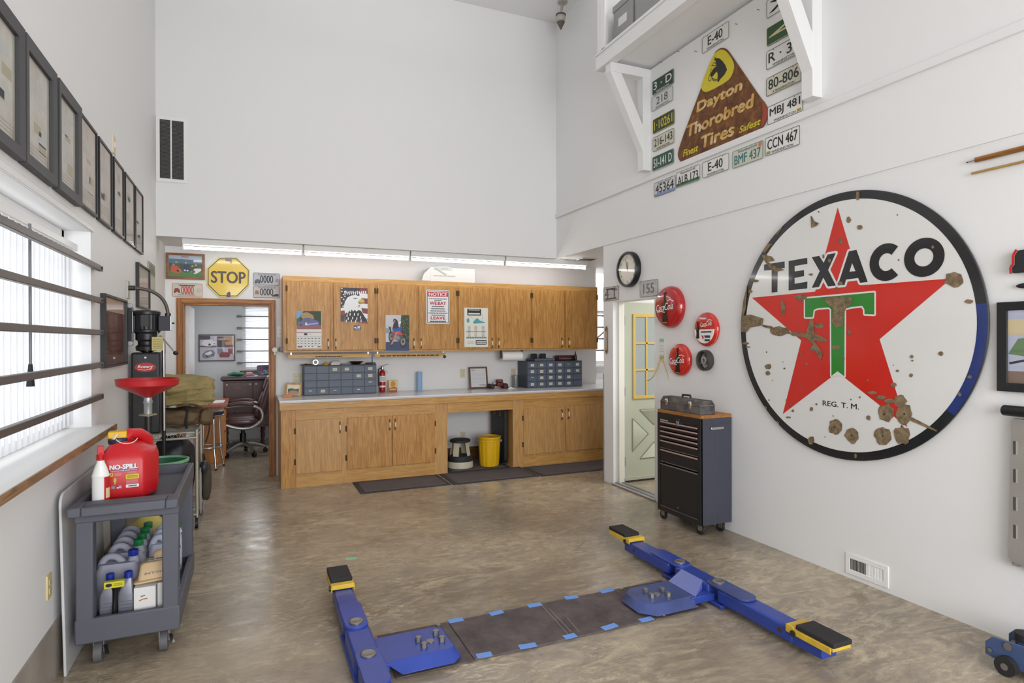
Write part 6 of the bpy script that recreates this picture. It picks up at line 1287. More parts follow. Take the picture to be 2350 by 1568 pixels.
a = prect('B', YB, 581, 626, 655, 642, 628, 656); plate('B', YB, a[0], (a[1] + a[2]) / 2, 2 * a[3], a[2] - a[1], VP1, BLKP, '0000', None, 'grey licence plate 0000 right of the stop sign, upper one of two', True, vint, 'plates by the stop sign', .5)
def vint2(m, x, z, w_, h_):
    m.scribble(x - w_ * .3, z + h_ * .30, x + w_ * .34, z + h_ * .42, .0086, GREYP, 1, .8, 7)
    m.flat([(x + w_ * .2, z - h_ * .38), (x + w_ * .45, z - h_ * .36), (x + w_ * .46, z - h_ * .18), (x + w_ * .36, z - h_ * .14), (x + w_ * .22, z - h_ * .26)], .0088, BLKP); m.flat([(x - w_ * .44, z - h_ * .2), (x - w_ * .28, z - h_ * .2), (x - w_ * .30, z + h_ * .12), (x - w_ * .42, z + h_ * .12)], .0086, mat('plate_sepia', (146, 122, 96), .5))
a = prect('B', YB, 581, 656.5, 683, 642, 657.5, 685); plate('B', YB, a[0], (a[1] + a[2]) / 2, 2 * a[3], a[2] - a[1], mat('plate_vintage_pale', (196, 188, 190), .45, var=.1, vs=14), BLKP, '0000', None, 'pale licence plate 0000 right of the stop sign, lower one of two', True, vint2, 'plates by the stop sign', .5)
def vint3(m, x, z, w_, h_):
    m.flat([(x - w_ * .44, z - h_ * .14), (x - w_ * .26, z - h_ * .14), (x - w_ * .25, z + h_ * .02), (x - w_ * .32, z + h_ * .14), (x - w_ * .41, z + h_ * .12)], .0086, mat('plate_car_red', (150, 36, 40), .4)); m.disc(x - w_ * .41, z - h_ * .16, .009, .0088, BLKP, n=10); m.disc(x - w_ * .27, z - h_ * .16, .009, .0088, BLKP, n=10)
    m.scribble(x - w_ * .3, z - h_ * .40, x + w_ * .24, z - h_ * .30, .0086, GREYP, 1, .7, 5); m.disc(x + w_ * .38, z, .03, .0085, mat('plate_faint', (190, 190, 176), .5), .024); m.scribble(x - w_ * .26, z + h_ * .28, x + w_ * .24, z + h_ * .40, .0086, BLKP, 1, .8, 2)
a = prect('B', YB, 395, 650, 681, 465, 651, 683); plate('B', YB, a[0], (a[1] + a[2]) / 2, 2 * a[3], a[2] - a[1], PCR, mat('plate_red_text', (196, 56, 56), .4), '0000', None, 'cream licence plate with red 0000 under the framed car picture', False, vint3, 'plates by the stop sign', .42)
# ------------------------------------------------------------------ clock, button signs, wheel, thermometer, note
t = thing('wall_clock', 'round black-rimmed wall clock above the side doorway', 'clock', (XR, 5.345, 2.155)); CF_ = FR('R', (XR, 5.345, 2.341))
m = MB(CF_); m.ring([(.186, 0), (.186, .05), (.178, .062), (.160, .060), (.158, .045), (.158, 0)], BLK, 56); m.build('rim', t)
m = MB(CF_); m.disc(0, 0, .16, .042, mat('clock_face', (226, 218, 204), .3), n=48)
for k in range(12):
    a = pi / 2 - k * pi / 6; m.text(str(k or 12), .128 * cos(a), .128 * sin(a), .026, .0428, BLKP, None, .0)
m.build('dial', t)
m = MB(CF_); m.line([(0, -.02), (-.035, .125)], .006, .044, BLKP); m.line([(.004, -.012), (-.002, .075)], .009, .0445, BLKP); m.disc(0, 0, .008, .045, BLKP, n=12); m.build('hands', t)
m = MB(CF_); m.disc(0, 0, .158, .054, GLASS, n=48); m.build('glass', t)
BR = mat('button_red', (172, 22, 26), .16, coat=.7); BRR = mat('button_red_orange', (198, 40, 30), .16, coat=.7); BOT = mat('bottle_dark', (46, 28, 22), .25); BOTL = mat('bottle_glint', (150, 130, 110), .3)
def bottle(m, x, z, h_, zo):
    w_ = h_ * .145; P = [(-.28, .5), (.28, .5), (.30, .42), (.36, .25), (.9, .08), (.95, 0), (.72, -.14), (.80, -.3), (.9, -.44), (.8, -.5)]
    m.flat([(x + px * w_, z + pz * h_) for px, pz in P[1:]] + [(x - px * w_, z + pz * h_) for px, pz in P[:0:-1]], zo, BOT); m.rect(x - .3 * w_, z + .46 * h_, x + .3 * w_, z + .5 * h_, zo + .0004, BOTL); m.rect(x - .75 * w_, z - .5 * h_, x + .75 * w_, z - .475 * h_, zo + .0004, BOTL); m.line([(x - .35 * w_, z + .3 * h_), (x - .55 * w_, z)], w_ * .12, zo + .0004, BOTL)
def script(m, x, z, wd, zo):
    m.text('Coca', x - wd * .25, z - wd * .02, wd * .235, zo, WPR, wd * .46, .012, .35, .06); m.text('Cola', x + wd * .23, z + wd * .02, wd * .26, zo, WPR, wd * .48, .012, .35, .06); m.line([(x - wd * .42, z - wd * .17), (x - wd * .2, z - wd * .15), (x + .0, z - wd * .19)], wd * .03, zo, WPR); m.line([(x + wd * .12, z + wd * .2), (x + wd * .3, z + wd * .24), (x + wd * .5, z + wd * .18)], wd * .03, zo, WPR); m.line([(x - .03 * wd, z), (x + .04 * wd, z + .01 * wd)], wd * .035, zo, WPR)
def button(y, z, r, dep, lab, base, art, tilt=0):
    t = thing('button_sign', lab, 'sign', (XR, y, z - r)); B_ = FR('R', (XR, y, z))
    m = MB(B_); m.lathe([(r * .97, 0), (r, .006), (r, dep * .35), (r * .96, dep * .58), (r * .88, dep * .80), (r * .80, dep * .90), (r * .5, dep * .985), (0, dep)], base, 56); m.build('disc', t)
    m = MB(B_); art(m, r, dep); m.build('lettering', t); return t
def art1(m, r, d): bottle(m, .0, 0, r * 1.5, d + .0008); script(m, 0, .0, r * 1.35, d + .0016)
button(4.668, 1.911, .199, .085, 'large deep red button sign with bottle, next to the side doorway', BR, art1)
def art3(m, r, d): bottle(m, .01, 0, r * 1.6, d + .0008); script(m, 0, -.005, r * 1.45, d + .0016)
tb = button(4.530, 1.414, .150, .055, 'bright red button sign with bottle, lower of the two red ones', BRR, art3)
for yy in (4.60, 4.72): pass
def art2(m, r, d):
    k = 40; z0 = -.010
    m.add([(r * .985 * cos(a), r * .985 * sin(a), d * .45 + .0) for a in [pi + pi * q / k for q in range(k + 1)]] + [(r * .80 * cos(a), r * .80 * sin(a), d * .92) for a in [pi + pi * q / k for q in range(k + 1)]], [(q, q + 1, k + 2 + q, k + 1 + q) for q in range(k)], WPR)
    m.flat([(r * .80 * cos(a), r * .80 * sin(a)) for a in [pi + pi * q / k for q in range(k + 1)]], d + .0006, WPR); m.add([(r * .80 * cos(a), r * .80 * sin(a), d * .92) for a in [pi + pi * q / k for q in range(k + 1)]] + [(r * .80 * cos(a), r * .80 * sin(a), d + .0006) for a in [pi + pi * q / k for q in range(k + 1)]], [(q, q + 1, k + 2 + q, k + 1 + q) for q in range(k)], WPR)
    bottle(m, -r * .52, -r * .02, r * 1.05, d + .0014); script(m, r * .18, r * .32, r * 1.0, d + .0014); m.scribble(-r * .22, r * .58, r * .18, r * .68, d + .0014, WPR, 1, .9, 3)
    m.scribble(-r * .24, -r * .2, r * .62, -r * .1, d + .0014, BLKP, 1, .9, 4); m.scribble(r * .06, -r * .5, r * .52, -r * .34, d + .0014, BLKP, 1, .9, 5); m.scribble(r * .06, -r * .7, r * .5, -r * .56, d + .0014, BLKP, 1, .9, 6); m.flat([(-r * .22, -r * .34), (-r * .08, -r * .36), (-r * .06, -r * .48), (r * .06, -r * .28), (-r * .06, -r * .62)], d + .0014, REDP)
button(4.177, 1.690, .150, .045, 'half red half white round button sign above the small grey wheel', BRR, art2)
t = thing('wheel', 'small dark grey cast wheel under the red and white button sign', 'wheel', (XR, 4.187, 1.33)); WF = FR('R', (XR, 4.187, 1.419)); IRON = mat('cast_grey', (104, 102, 98), .45, .5)
m = MB(WF); m.ring([(.090, .004), (.092, .02), (.090, .05), (.080, .056), (.074, .05), (.072, .02), (.074, .004)], mat('dark_rubbered_rim', (64, 62, 58), .5), 44); m.build('rim', t)
m = MB(WF)
for k in range(3):
    a = pi / 2 + k * 2 * pi / 3; m.bar((.02 * cos(a), .02 * sin(a), .03), (.076 * cos(a), .076 * sin(a), .025), .022, .014, IRON, up=(0, 0, 1))
m.ring([(.034, .02), (.034, .042), (.018, .044), (.016, .02)], mat('pale_cast', (176, 172, 164), .4, .5), 28); m.build('spokes', t)
a0 = on(1392.5, 781, 'X', XR); t = thing('thermometer', 'slim brass thermometer on the wall end beside the side doorway', 'thermometer', (XR, a0.y, 1.43)); BRS2 = mat('old_brass', (150, 122, 78), .4, .6)
m = MB(FR('R', (XR, a0.y, 0))); m.prism([(-.028, 1.46), (.028, 1.46), (.028, 1.735), (.0, 1.758), (-.028, 1.735)], 0, .008, BRS2); m.prism([(-.014, 1.46), (.014, 1.46), (0, 1.435)], 0, .007, BRS2); m.build('back_plate', t, bev=.002)
m = MB(FR('R', (XR, a0.y, 0))); m.cyl((0, 1.49, .010), (0, 1.70, .010), .004, mat('glass_tube', (206, 196, 170), .2), n=8); m.scribble(-.02, 1.49, -.008, 1.70, .0085, DKST, 18, .3, 3); m.scribble(.008, 1.49, .02, 1.70, .0085, DKST, 18, .3, 4); m.build('scale', t)
a0 = on(1519, 800, 'X', XR); t = thing('taped_note', 'white note taped to the wall with pale green tape, yellow cords below', 'note', (XR, a0.y, a0.z - .1)); NF = FR('R', (XR, a0.y, a0.z)); TP = mat('pale_green_tape', (142, 206, 174), .6)
m = MB(NF); m.box(-.05, -.075, 0, .05, .075, .0015, PAPER)
for k in range(3): m.scribble(-.035, .02 - k * .028, .03, .03 - k * .028, .0019, mat('pencil_grey', (176, 180, 186), .6), 1, .5, k)
m.build('paper', t)
for zz in (.062, -.098): m = MB(NF); m.box(-.034, zz, .0016, .034, zz + .034, .0022, TP); m.build('tape_strip', t)
YC_ = mat('yellow_cord', (206, 172, 78), .5); pa = on(1517, 819, 'X', XR - .008)
m = MB(); pe = on(1486, 873, 'X', XR - .012); m.tube(bez(pa, pa + Vector((-.01, .03, -.12)), pe + Vector((-.005, -.09, -.0)), pe, 12), .005, YC_, 6); tag(m.build('cord'), 'yellow cord from the taped note curving over the side doorway', 'cord', 'yellow cords under the note')
m = MB(); pe = on(1536, 872, 'X', XR - .008); m.tube(bez(pa + Vector((0, -.015, 0)), pa + Vector((0, -.05, -.09)), pe + Vector((0, .04, .1)), pe, 12), [.005 - .00028 * k for k in range(13)], YC_, 6); tag(m.build('cord'), 'yellow cord from the taped note hanging to a thin end on the wall', 'cord', 'yellow cords under the note')
# ------------------------------------------------------------------ side door
t = sroot('door_2', (4.2, 5.72, 0)); DG = mat('sage_door_paint', (178, 184, 166), .45, var=.05, vs=2); LY0 = 5.70
m = MB(); m.box(3.805, LY0, .022, 4.655, LY0 + .044, 2.02, DG); m.build('leaf', t, bev=.003)
f = tracer('B', LY0 - .002, 1380, 680, 3.2); mx0 = 4.23
w0 = f(225, 130)[0]; w1 = f(235, 755)[0]; wx0 = (w0[0] + w1[0]) / 2; wx1 = 2 * mx0 - wx0; wz1, wz0 = w0[1], w1[1]
YLF = mat('lite_frame_yellow', (206, 176, 98), .5)
m = MB(plane('B', LY0)); m.frame(wx0, wz0, wx1, wz1, .035, 0, .014, YLF)
vx = f(330, 400)[0][0]; dv = vx - wx0
for x in (vx, 2 * mx0 - vx): m.box(x - .012, wz0 + .03, .001, x + .012, wz1 - .03, .012, YLF)
for yy in (345, 540): z = f(330, yy)[0][1]; m.box(wx0 + .03, z - .011, .001, wx1 - .03, z + .011, .012, YLF)
m.build('lite_frame', t, bev=.002)
m = MB(plane('B', LY0)); m.box(wx0 + .03, wz0 + .03, .0005, wx1 - .03, wz1 - .03, .003, mat('grey_lite', (156, 166, 166), .08, coat=.5)); m.build('pane', t)
m = MB(plane('B', LY0)); A = f(228, 900, 345, 1010, 228, 1143)
cz_ = A[1][1]; xL_ = A[0][0]; dz = (A[0][1] - A[2][1]) / 2
for P in ([(xL_, cz_ + dz), (A[1][0], cz_), (xL_, cz_ - dz)], [(2 * mx0 - xL_, cz_ + dz), (2 * mx0 - A[1][0], cz_), (2 * mx0 - xL_, cz_ - dz)], [(xL_ + .10, cz_ + dz + .09), (2 * mx0 - xL_ - .10, cz_ + dz + .09), (mx0, cz_ + .10)], [(xL_ + .10, cz_ - dz - .09), (2 * mx0 - xL_ - .10, cz_ - dz - .09), (mx0, cz_ - .10)]):
    m.prism(P, .0, .008, DG, taper=.86)
    c = (sum(p[0] for p in P) / 3, sum(p[1] for p in P) / 3); P2 = [(c[0] + (p[0] - c[0]) * .9, c[1] + (p[1] - c[1]) * .9) for p in P]; m.line(P + [P[0]], .010, .004, mat('sage_groove', (120, 126, 110), .6))
m.build('cross_panels', t)
m = MB(plane('B', LY0)); m.box(3.81, .025, 0, 4.65, .06, .012, mat('door_sweep', (176, 174, 160), .5)); m.build('sweep', t, bev=.002)
for z in (1.82, 1.02, .24): m = MB(plane('B', LY0)); m.box(3.775, z - .05, .0, 3.845, z + .05, .006, STEEL); m.cyl((3.800, z - .05, .008), (3.800, z + .05, .008), .008, STEEL, n=10); m.build('hinge', t)
# ------------------------------------------------------------------ tool chest and toolbox
HX, HY0, HY1 = 3.345, 3.885, 4.452
t = thing('tool_chest', 'black rolling tool chest with drawers against the right wall', 'tool chest', ((HX + 3.67) / 2, (HY0 + HY1) / 2, 0))
CB = mat('chest_black', (30, 30, 32), .45, bump=.05, bs=200); CBS = mat('chest_side_grey', (64, 66, 78), .4, bump=.04, bs=200); PUL = mat('pink_silver_pull', (196, 164, 160), .35, .4)
m = MB(); m.box(HX + .17, HY0, .085, 3.668, HY1, .955, CBS).box(HX + .006, HY0, .085, HX + .17, HY0 + .03, .955, CBS).box(HX + .006, HY1 - .03, .085, HX + .17, HY1, .955, CBS).box(HX + .04, HY0 + .03, .085, HX + .17, HY1 - .03, .955, CB); m.box(HX, HY0, .085, HX + .02, HY0 + .035, .955, CB).box(HX, HY1 - .035, .085, HX + .02, HY1, .955, CB).box(HX, HY0 + .035, .085, HX + .02, HY1 - .035, .125, CB).box(HX, HY0 + .035, .885, HX + .02, HY1 - .035, .955, CB); m.box(HX - .003, HY0, .905, 3.669, HY1, .908, CB); m.box(HX - .002, HY0 + .08, .918, HX, HY0 + .12, .926, CB); m.build('body', t, bev=.004)
TPW = wood('chest_top_wood', (176, 122, 62), (142, 92, 42), 'Y')
m = MB(); m.box(HX + .002, HY0 + .002, .955, 3.668, HY1 - .002, .984, TPW); m.build('wood_top', t, bev=.002)
zs = [(.848, .880), (.806, .838), (.764, .796), (.722, .754), (.640, .712), (.520, .630)]
for k, (z0, z1) in enumerate(zs):
    m = MB(); m.box(HX + .006, HY0 + .04, z0, HX + .038, HY1 - .04, z1, CB); d = m.build('drawer', t, bev=.002)
    m = MB(); m.box(HX - .006, HY0 + .042, z1 - .012, HX + .006, HY1 - .042, z1, PUL); m.build('pull', d, bev=.003)
    if k > 3: m = MB(); m.box(HX + .002, HY0 + .042, z0, HX + .007, HY1 - .042, z0 + .006, STEEL); m.build('trim_line', d)
m = MB(); m.box(HX + .003, HY0 + .04, .135, HX + .03, HY1 - .04, .505, CB); d = m.build('bottom_panel', t, bev=.003)
m = MB(); m.box(HX - .004, HY0 + .042, .495, HX + .004, HY1 - .042, .505, STEEL); m.build('pull', d, bev=.002)
m = MB(); m.box(HX - .002, HY0 + .042, .128, HX + .004, HY1 - .042, .134, STEEL).cyl((HX - .002, 4.17, .165), (HX + .004, 4.17, .165), .007, STEEL, n=12); m.build('bottom_trim', d)
m = MB(); m.box(HX - .010, 4.14, .90, HX, 4.19, .925, DKST).box(HX - .014, 4.15, .865, HX - .002, 4.18, .905, STEEL); m.build('hasp', t, bev=.002)
m = MB(); m.box(HX - .003, HY1 - .15, .886, HX, HY1 - .045, .897, mat('silver_badge', (196, 196, 200), .3, .6)); m.build('badge', t)
m = MB(); m.box(HX + .10, HY0 - .012, .862, HX + .235, HY0, .884, CHROME); m.build('side_handle', t, bev=.004)
for x, y in ((HX + .045, HY1 - .04), (HX + .045, HY0 + .045), (3.60, HY0 + .045), (3.60, HY1 - .04)):
    m = MB(); m.cyl((x - .012, y + .012, .038), (x + .012, y + .012, .038), .038, BLKM, n=20); c = m.build('caster', t)
    m = MB(); m.box(x - .018, y - .02, .035, x - .014, y + .025, .08, STEEL).box(x + .014, y - .02, .035, x + .018, y + .025, .08, STEEL).box(x - .03, y - .025, .078, x + .03, y + .03, .085, STEEL); m.build('fork', c)
t = thing('toolbox', 'worn grey steel hip-roof toolbox on the tool chest', 'toolbox', (3.43, 4.17, .985)); TBX = rusty('worn_steel', (112, 106, 104), (84, 80, 78), (58, 54, 52), 10)
P = [(0, 0), (.155, 0), (.155, .075), (.125, .115), (.03, .115), (0, .075)]
Mt = Matrix(((1, 0, 0, HX + .012), (0, 0, 1, 0), (0, 1, 0, .985), (0, 0, 0, 1)))
m = MB(); m.prism(P, 3.905, 4.425, TBX, M=Mt); m.build('box_body', t, bev=.004)
m = MB(); m.box(HX + .008, 3.903, .985 + .072, HX + .168, 4.427, .985 + .078, STEEL); m.build('lid_seam', t)
for y in (4.02, 4.33): m = MB(); m.box(HX + .002, y - .014, 1.027, HX + .013, y + .014, 1.087, CHROME).cyl((HX + .0, y - .012, 1.072), (HX + .0, y + .012, 1.072), .008, CHROME, n=10); m.build('latch', t, bev=.002)
m = MB(); m.tube([(HX + .09, 4.22, 1.10), (HX + .09, 4.215, 1.124), (HX + .09, 4.12, 1.126), (HX + .09, 4.11, 1.10)], .009, BLK, 8); m.box(HX + .06, 4.19, 1.099, HX + .12, 4.24, 1.104, STEEL).box(HX + .06, 4.09, 1.099, HX + .12, 4.13, 1.104, STEEL); m.build('handle', t)
# ------------------------------------------------------------------ floor register, picture, creeper, canes, tool, jack on the right
t = thing('wall_register', 'white air register low on the right wall', 'vent', (XR, 2.694, .03)); a = [on(1942, 1265, 'X', XR), on(2040, 1348, 'X', XR)]
m = MB(plane('R', XR)); m.frame(-2.843, .030, -2.545, .168, .032, 0, .008, WHT); m.build('grille_frame', t, bev=.002)
m = MB(plane('R', XR)); m.rect(-2.815, .058, -2.573, .14, .001, BLKM); m.build('duct_opening', t)
m = MB(plane('R', XR))
for k in range(24):
    x = -2.812 + k * .0102; ang = .5 if k < 12 else -.5
    m.add([(x - .005 * cos(ang), .06, .003 - .005 * sin(ang)), (x + .005 * cos(ang), .06, .003 + .005 * sin(ang)), (x + .005 * cos(ang), .138, .003 + .005 * sin(ang)), (x - .005 * cos(ang), .138, .003 - .005 * sin(ang))], [(0, 1, 2, 3)], WHT)
m.build('fins', t)
t = thing('picture_frame', 'thick black framed picture on the right wall, cut by the picture edge', 'picture frame', (XR, 1.63, 1.322))
m = MB(plane('R', XR)); m.frame(-1.931, 1.322, -1.33, 1.793, .045, 0, .03, BLK, .008); m.build('frame', t, bev=.003)
m = MB(plane('R', XR)); m.box(-1.89, 1.365, .004, -1.37, 1.75, .012, mat('print_pale_lilac', (180, 184, 206), .3)); m.rect(-1.888, 1.62, -1.375, 1.70, .0124, mat('print_sand', (206, 190, 150), .4)); m.rect(-1.888, 1.366, -1.375, 1.43, .0124, mat('print_earth', (126, 104, 90), .4)); m.flat([(-1.885, 1.52), (-1.84, 1.60), (-1.76, 1.61), (-1.70, 1.54), (-1.76, 1.50)], .0128, mat('print_moss', (96, 126, 84), .4)); m.line([(-1.88, 1.47), (-1.80, 1.49), (-1.7, 1.46)], .012, .0128, BLKP); m.build('print', t)
m = MB(plane('R', XR)); m.rect(-1.887, 1.366, -1.373, 1.749, .018, GLASS); m.build('glass', t)
t = thing('creeper', 'grey slotted plastic mechanic creeper hung on the right wall, black roll on top', 'creeper', (XR - .03, 1.64, .43)); CRP = mat('creeper_grey', (146, 142, 136), .6, var=.08, vs=6, bump=.1, bs=80)
m = MB(plane('R', XR)); P = [(-1.868, .46), (-1.86, .44), (-1.80, .432), (-1.42, .432), (-1.41, .46), (-1.42, 1.185), (-1.845, 1.185), (-1.852, 1.17)]; m.prism(P, .02, .05, CRP)
for x in (-1.845, -1.775, -1.705): m.box(x - .01, .42, .022, x + .02, .434, .045, CRP)
mb_ = m
for r in range(4):
    for c in range(6): z = .60 + r * .145; x = -1.845 + c * .075; m.rect(x, z - .035, x + .022, z + .035, .0505, mat('slot_dark', (74, 70, 66), .7)); m.rect(x + .013, z - .035, x + .022, z + .035, .0507, mat('slot_light', (170, 166, 160), .6))
m.build('board', t)
m = MB(plane('R', XR)); m.cyl((-1.885, 1.225, .05), (-1.40, 1.225, .05), .028, BLK, n=16); m.cyl((-1.89, 1.225, .05), (-1.878, 1.225, .05), .024, DKST, n=16); m.build('head_roll', t)
for k, (z, r, lab) in enumerate(((2.582, .014, 'thick brown wooden rod with a metal tip high on the right wall'), (2.513, .007, 'thin pale wooden rod under the thick brown one'))):
    t = thing('wooden_rod', lab, 'rod', (XR - .02, 1.6, z)); w_ = wood('rod_brown', (160, 108, 44), (124, 78, 28), 'Y') if k == 0 else wood('rod_pale', (186, 152, 92), (160, 124, 70), 'Y')
    m = MB(); m.cyl((XR - .02, 2.035 if k == 0 else 2.055, z), (XR - .02, 1.15, z), r, w_, n=14); m.build('shaft', t)
    if k == 0: m = MB(); m.cyl((XR - .02, 2.035, z), (XR - .02, 2.075, z - .001), .003, STEEL, n=8).ell((XR - .02, 2.078, z - .001), (.004, .006, .004), DKST, 8, 6); m.build('tip', t)
    for y in (1.7, 1.3): m = MB(); m.cyl((XR, y, z - r - .003), (XR - .045, y, z - r - .003), .003, STEEL, n=6); m.build('hook', t)
t = thing('drill_tool', 'red and black tool hanging at the right edge of the wall', 'tool', (XR, 1.80, 1.93))
m = MB(plane('R', XR)); m.prism([(-1.848, 1.94), (-1.85, 1.97), (-1.838, 1.985), (-1.838, 2.03), (-1.825, 2.055), (-1.70, 2.06), (-1.70, 1.94)], .01, .05, mat('tool_black', (34, 36, 40), .5)); m.build('body', t, bev=.004)
m = MB(plane('R', XR)); P = [(-1.853, 1.938), (-1.855, 1.972), (-1.843, 1.987), (-1.843, 2.032), (-1.828, 2.06)]; m.line(P, .012, .0508, REDP); m.build('red_edge', t)
m = MB(); m.ell((XR - .02, 1.80, 1.873), (.02, .045, .014), BLKM, 14, 8); tag(m.build('hook_knob'), 'black oval knob on the right wall above the black framed picture', 'hook')
t = thing('floor_jack', 'blue steel floor jack at the right edge of the floor', 'jack', (3.42, 1.5, 0)); JB = mat('jack_blue', (66, 86, 128), .4, bump=.05, bs=120)
for x in (3.305, 3.50):
    m = MB(Matrix(((0, 0, 1, x), (1, 0, 0, 0), (0, 1, 0, 0), (0, 0, 0, 1)))); m.prism([(1.80, .055), (1.80, .115), (1.77, .15), (1.60, .165), (1.10, .16), (1.05, .07), (1.45, .045), (1.62, .04), (1.74, .045)], 0, .012, JB); m.build('side_plate', t, bev=.003)
    for y, z, r in ((1.775, .085, .010), (1.70, .135, .018), (1.60, .08, .012)): m = MB(); m.cyl((x - .008, y, z), (x + .02, y, z), r, STEEL, n=14); m.build('bolt', t)
for x in (3.29, 3.515):
    m = MB(); m.cyl((x - .018, 1.70, .045), (x + .018, 1.70, .045), .045, BLKM, n=22).cyl((x - .020, 1.70, .045), (x + .020, 1.70, .045), .016, STEEL, n=12); m.build('wheel', t)
    m = MB(); m.cyl((x - .018, 1.12, .045), (x + .018, 1.12, .045), .045, BLKM, n=22); m.build('wheel', t)
m = MB(); m.box(3.317, 1.10, .06, 3.50, 1.74, .10, JB); m.build('frame', t)
m = MB(); m.bar((3.41, 1.2, .12), (3.41, 1.68, .15), .08, .04, JB); m.cyl((3.41, 1.68, .15), (3.41, 1.68, .185), .045, BLKM, n=20); m.build('lift_arm', t)
# ------------------------------------------------------------------ the lift in the floor
LB = mat('lift_blue', (46, 68, 152), .30, var=.10, vs=5, bump=.06, bs=50); LBW = mat('lift_blue_worn', (62, 76, 128), .42, var=.22, vs=9); PLT = rusty('dark_floor_steel', (104, 94, 92), (88, 78, 78), (70, 62, 62), 5)
LYW = mat('lift_yellow', (214, 178, 58), .4, var=.12, vs=14); BOLT = mat('bolt_steel', (150, 146, 138), .4, .8)
def seg_box(m, x0, x1, y0, y1, z0, z1, mt): m.box(x0, y0, z0, x1, y1, z1, mt)
def lift(xc, sgn, lab, side):
    t = thing('lift_arm_assembly', lab, 'car lift', (xc, 3.06, 0), 'in-floor car lift')
    w_ = .058
    m = MB(); m.box(xc - w_ - .004, 2.90, .012, xc + w_ + .004, 3.22, .112, LB); m.build('hub', t, bev=.014, seg=3)
    m = MB(); m.box(xc - w_ - .012, 2.78, .006, xc + w_ + .012, 3.34, .026, LB); m.build('lower_plate', t, bev=.004)
    for d, nm in ((1, 'far'), (-1, 'near')):
        yp = 3.06 + d * .18                     # pin
        ye = 3.06 + d * .70 if d > 0 else 3.06 - .78
        m = MB(); m.box(xc - w_, yp + d * .05, .028, xc + w_, ye, .108, LB); a = m.build('swing_arm', t, bev=.014, seg=3)
        m = MB(); m.prism(rr(xc - w_ - .002, min(yp - d * .065, yp + d * .27), xc + w_ + .002, max(yp - d * .065, yp + d * .27), .05, 6), .109, .123, LBW if (d < 0 and sgn < 0) else LB); m.build('swivel_plate', a, bev=.003)
        m = MB(); m.lathe([(.036, .110), (.036, .129), (.030, .1325), (.026, .131), (.0, .131)], BOLT, 28, M=Matrix.Translation((xc, yp, 0))); m.build('pin', a)
        m = MB(); m.cyl((xc + w_ - .004, ye - d * .08, .07), (xc + w_ + .004, ye - d * .08, .07), .012, BRASS, n=12).cyl((xc - w_ + .004, ye - d * .08, .07), (xc - w_ - .004, ye - d * .08, .07), .012, BRASS, n=12); m.build('side_bolt', a)
        ym = ye + d * .13
        m = MB(); m.box(xc - w_ + .006, ye - d * .05, .030, xc + w_ - .006, ye + d * (.05 if d > 0 else .17), .088, LB); m.build('inner_arm', a, bev=.005)
        pz = .112 if d > 0 else .10
        yb0, yb1 = ye - d * .005, ye + d * .24
        m = MB(); m.box(xc - w_ - .004, yb0, pz, xc + w_ + .004, yb1, pz + .018, LYW)
        for s_ in (-1, 1): m.box(xc + s_ * (w_ + .004), yb0 - d * .03, pz - .014, xc + s_ * (w_ + .011), yb1 - d * .01, pz + .018, LYW)
        m.box(xc - w_ - .01, yb0 - d * .03, pz + .0, xc + w_ + .01, yb0 + d * .02, pz + .026, LYW); m.build('pad_bracket', a, bev=.003)
        m = MB(); m.box(xc - w_ - .006, yb0 + d * .03, pz + .019, xc + w_ + .006, yb1 + d * .006, pz + .044, RUB); m.build('rubber_pad', a, bev=.005)
        m = MB(); m.cyl((xc - w_ - .018, yb0 + d * .02, pz - .005), (xc + w_ + .018, yb0 + d * .02, pz - .005), .016, DKST, n=14); m.build('hinge_pin', a)
    # foot plate towards the middle
    xa, xb = xc + sgn * w_, xc + sgn * .40
    m = MB()
    yA, yB = 2.83, 3.13; xi = xc + sgn * .09
    def S(px, py, pz): return (xc + sgn * px, py, pz)
    p0, p1, ct = (.07, .425, .03) if sgn > 0 else (.185, .53, .055)
    yf_ = 2.875 if sgn > 0 else 2.885
    q0 = .08 if sgn > 0 else .02
    vs = [S(p0, yf_, .070), S(p1 - ct, yf_, .070), S(p1, yf_ + ct, .070), S(p1, 3.13 - ct, .070), S(p1 - ct, 3.13, .070), S(p0, 3.13, .070),
          S(p0 + q0, yf_ - .055, .022), S(p1 - ct + .01, yf_ - .055, .022), S(p1 + .035, yf_ - .035 + ct, .022), S(p1 + .035, 3.14 - ct, .022), S(p1 - ct + .01, 3.17, .022), S(p0 + .02, 3.16, .022)]
    fs = [(0, 1, 2, 3, 4, 5), (11, 10, 9, 8, 7, 6)] + [(k, 6 + k, 6 + (k + 1) % 6, (k + 1) % 6) for k in range(6)]
    if sgn < 0: fs = [f_[::-1] for f_ in fs]
    m.add(vs, fs, LB if sgn > 0 else LBW); fp = m.build('foot_plate', t, bev=.004)
    m = MB(); xq = sorted((S(.04, 0, 0)[0], S(p0 + .03, 0, 0)[0])); m.box(xq[0], 2.865, .024, xq[1], 3.11, .066, LB); m.build('neck', t, bev=.004)
    m = MB()
    vs = [S(.050, 2.96, .112), S(.050, 3.16, .112), S(p0 + .0, 3.12, .0705), S(p0 + .0, 2.87, .0705), S(.050, 2.96, .05), S(.050, 3.16, .05), S(p0 + .0, 3.12, .05), S(p0 + .0, 2.87, .05)]
    m.add(vs, [(0, 3, 2, 1), (0, 4, 7, 3), (1, 2, 6, 5), (3, 7, 6, 2), (4, 5, 6, 7), (0, 1, 5, 4)], LB if sgn > 0 else mat('lift_blue_pale', (112, 122, 186), .3)); m.build('web', t)
    bx = .325 if sgn > 0 else .37
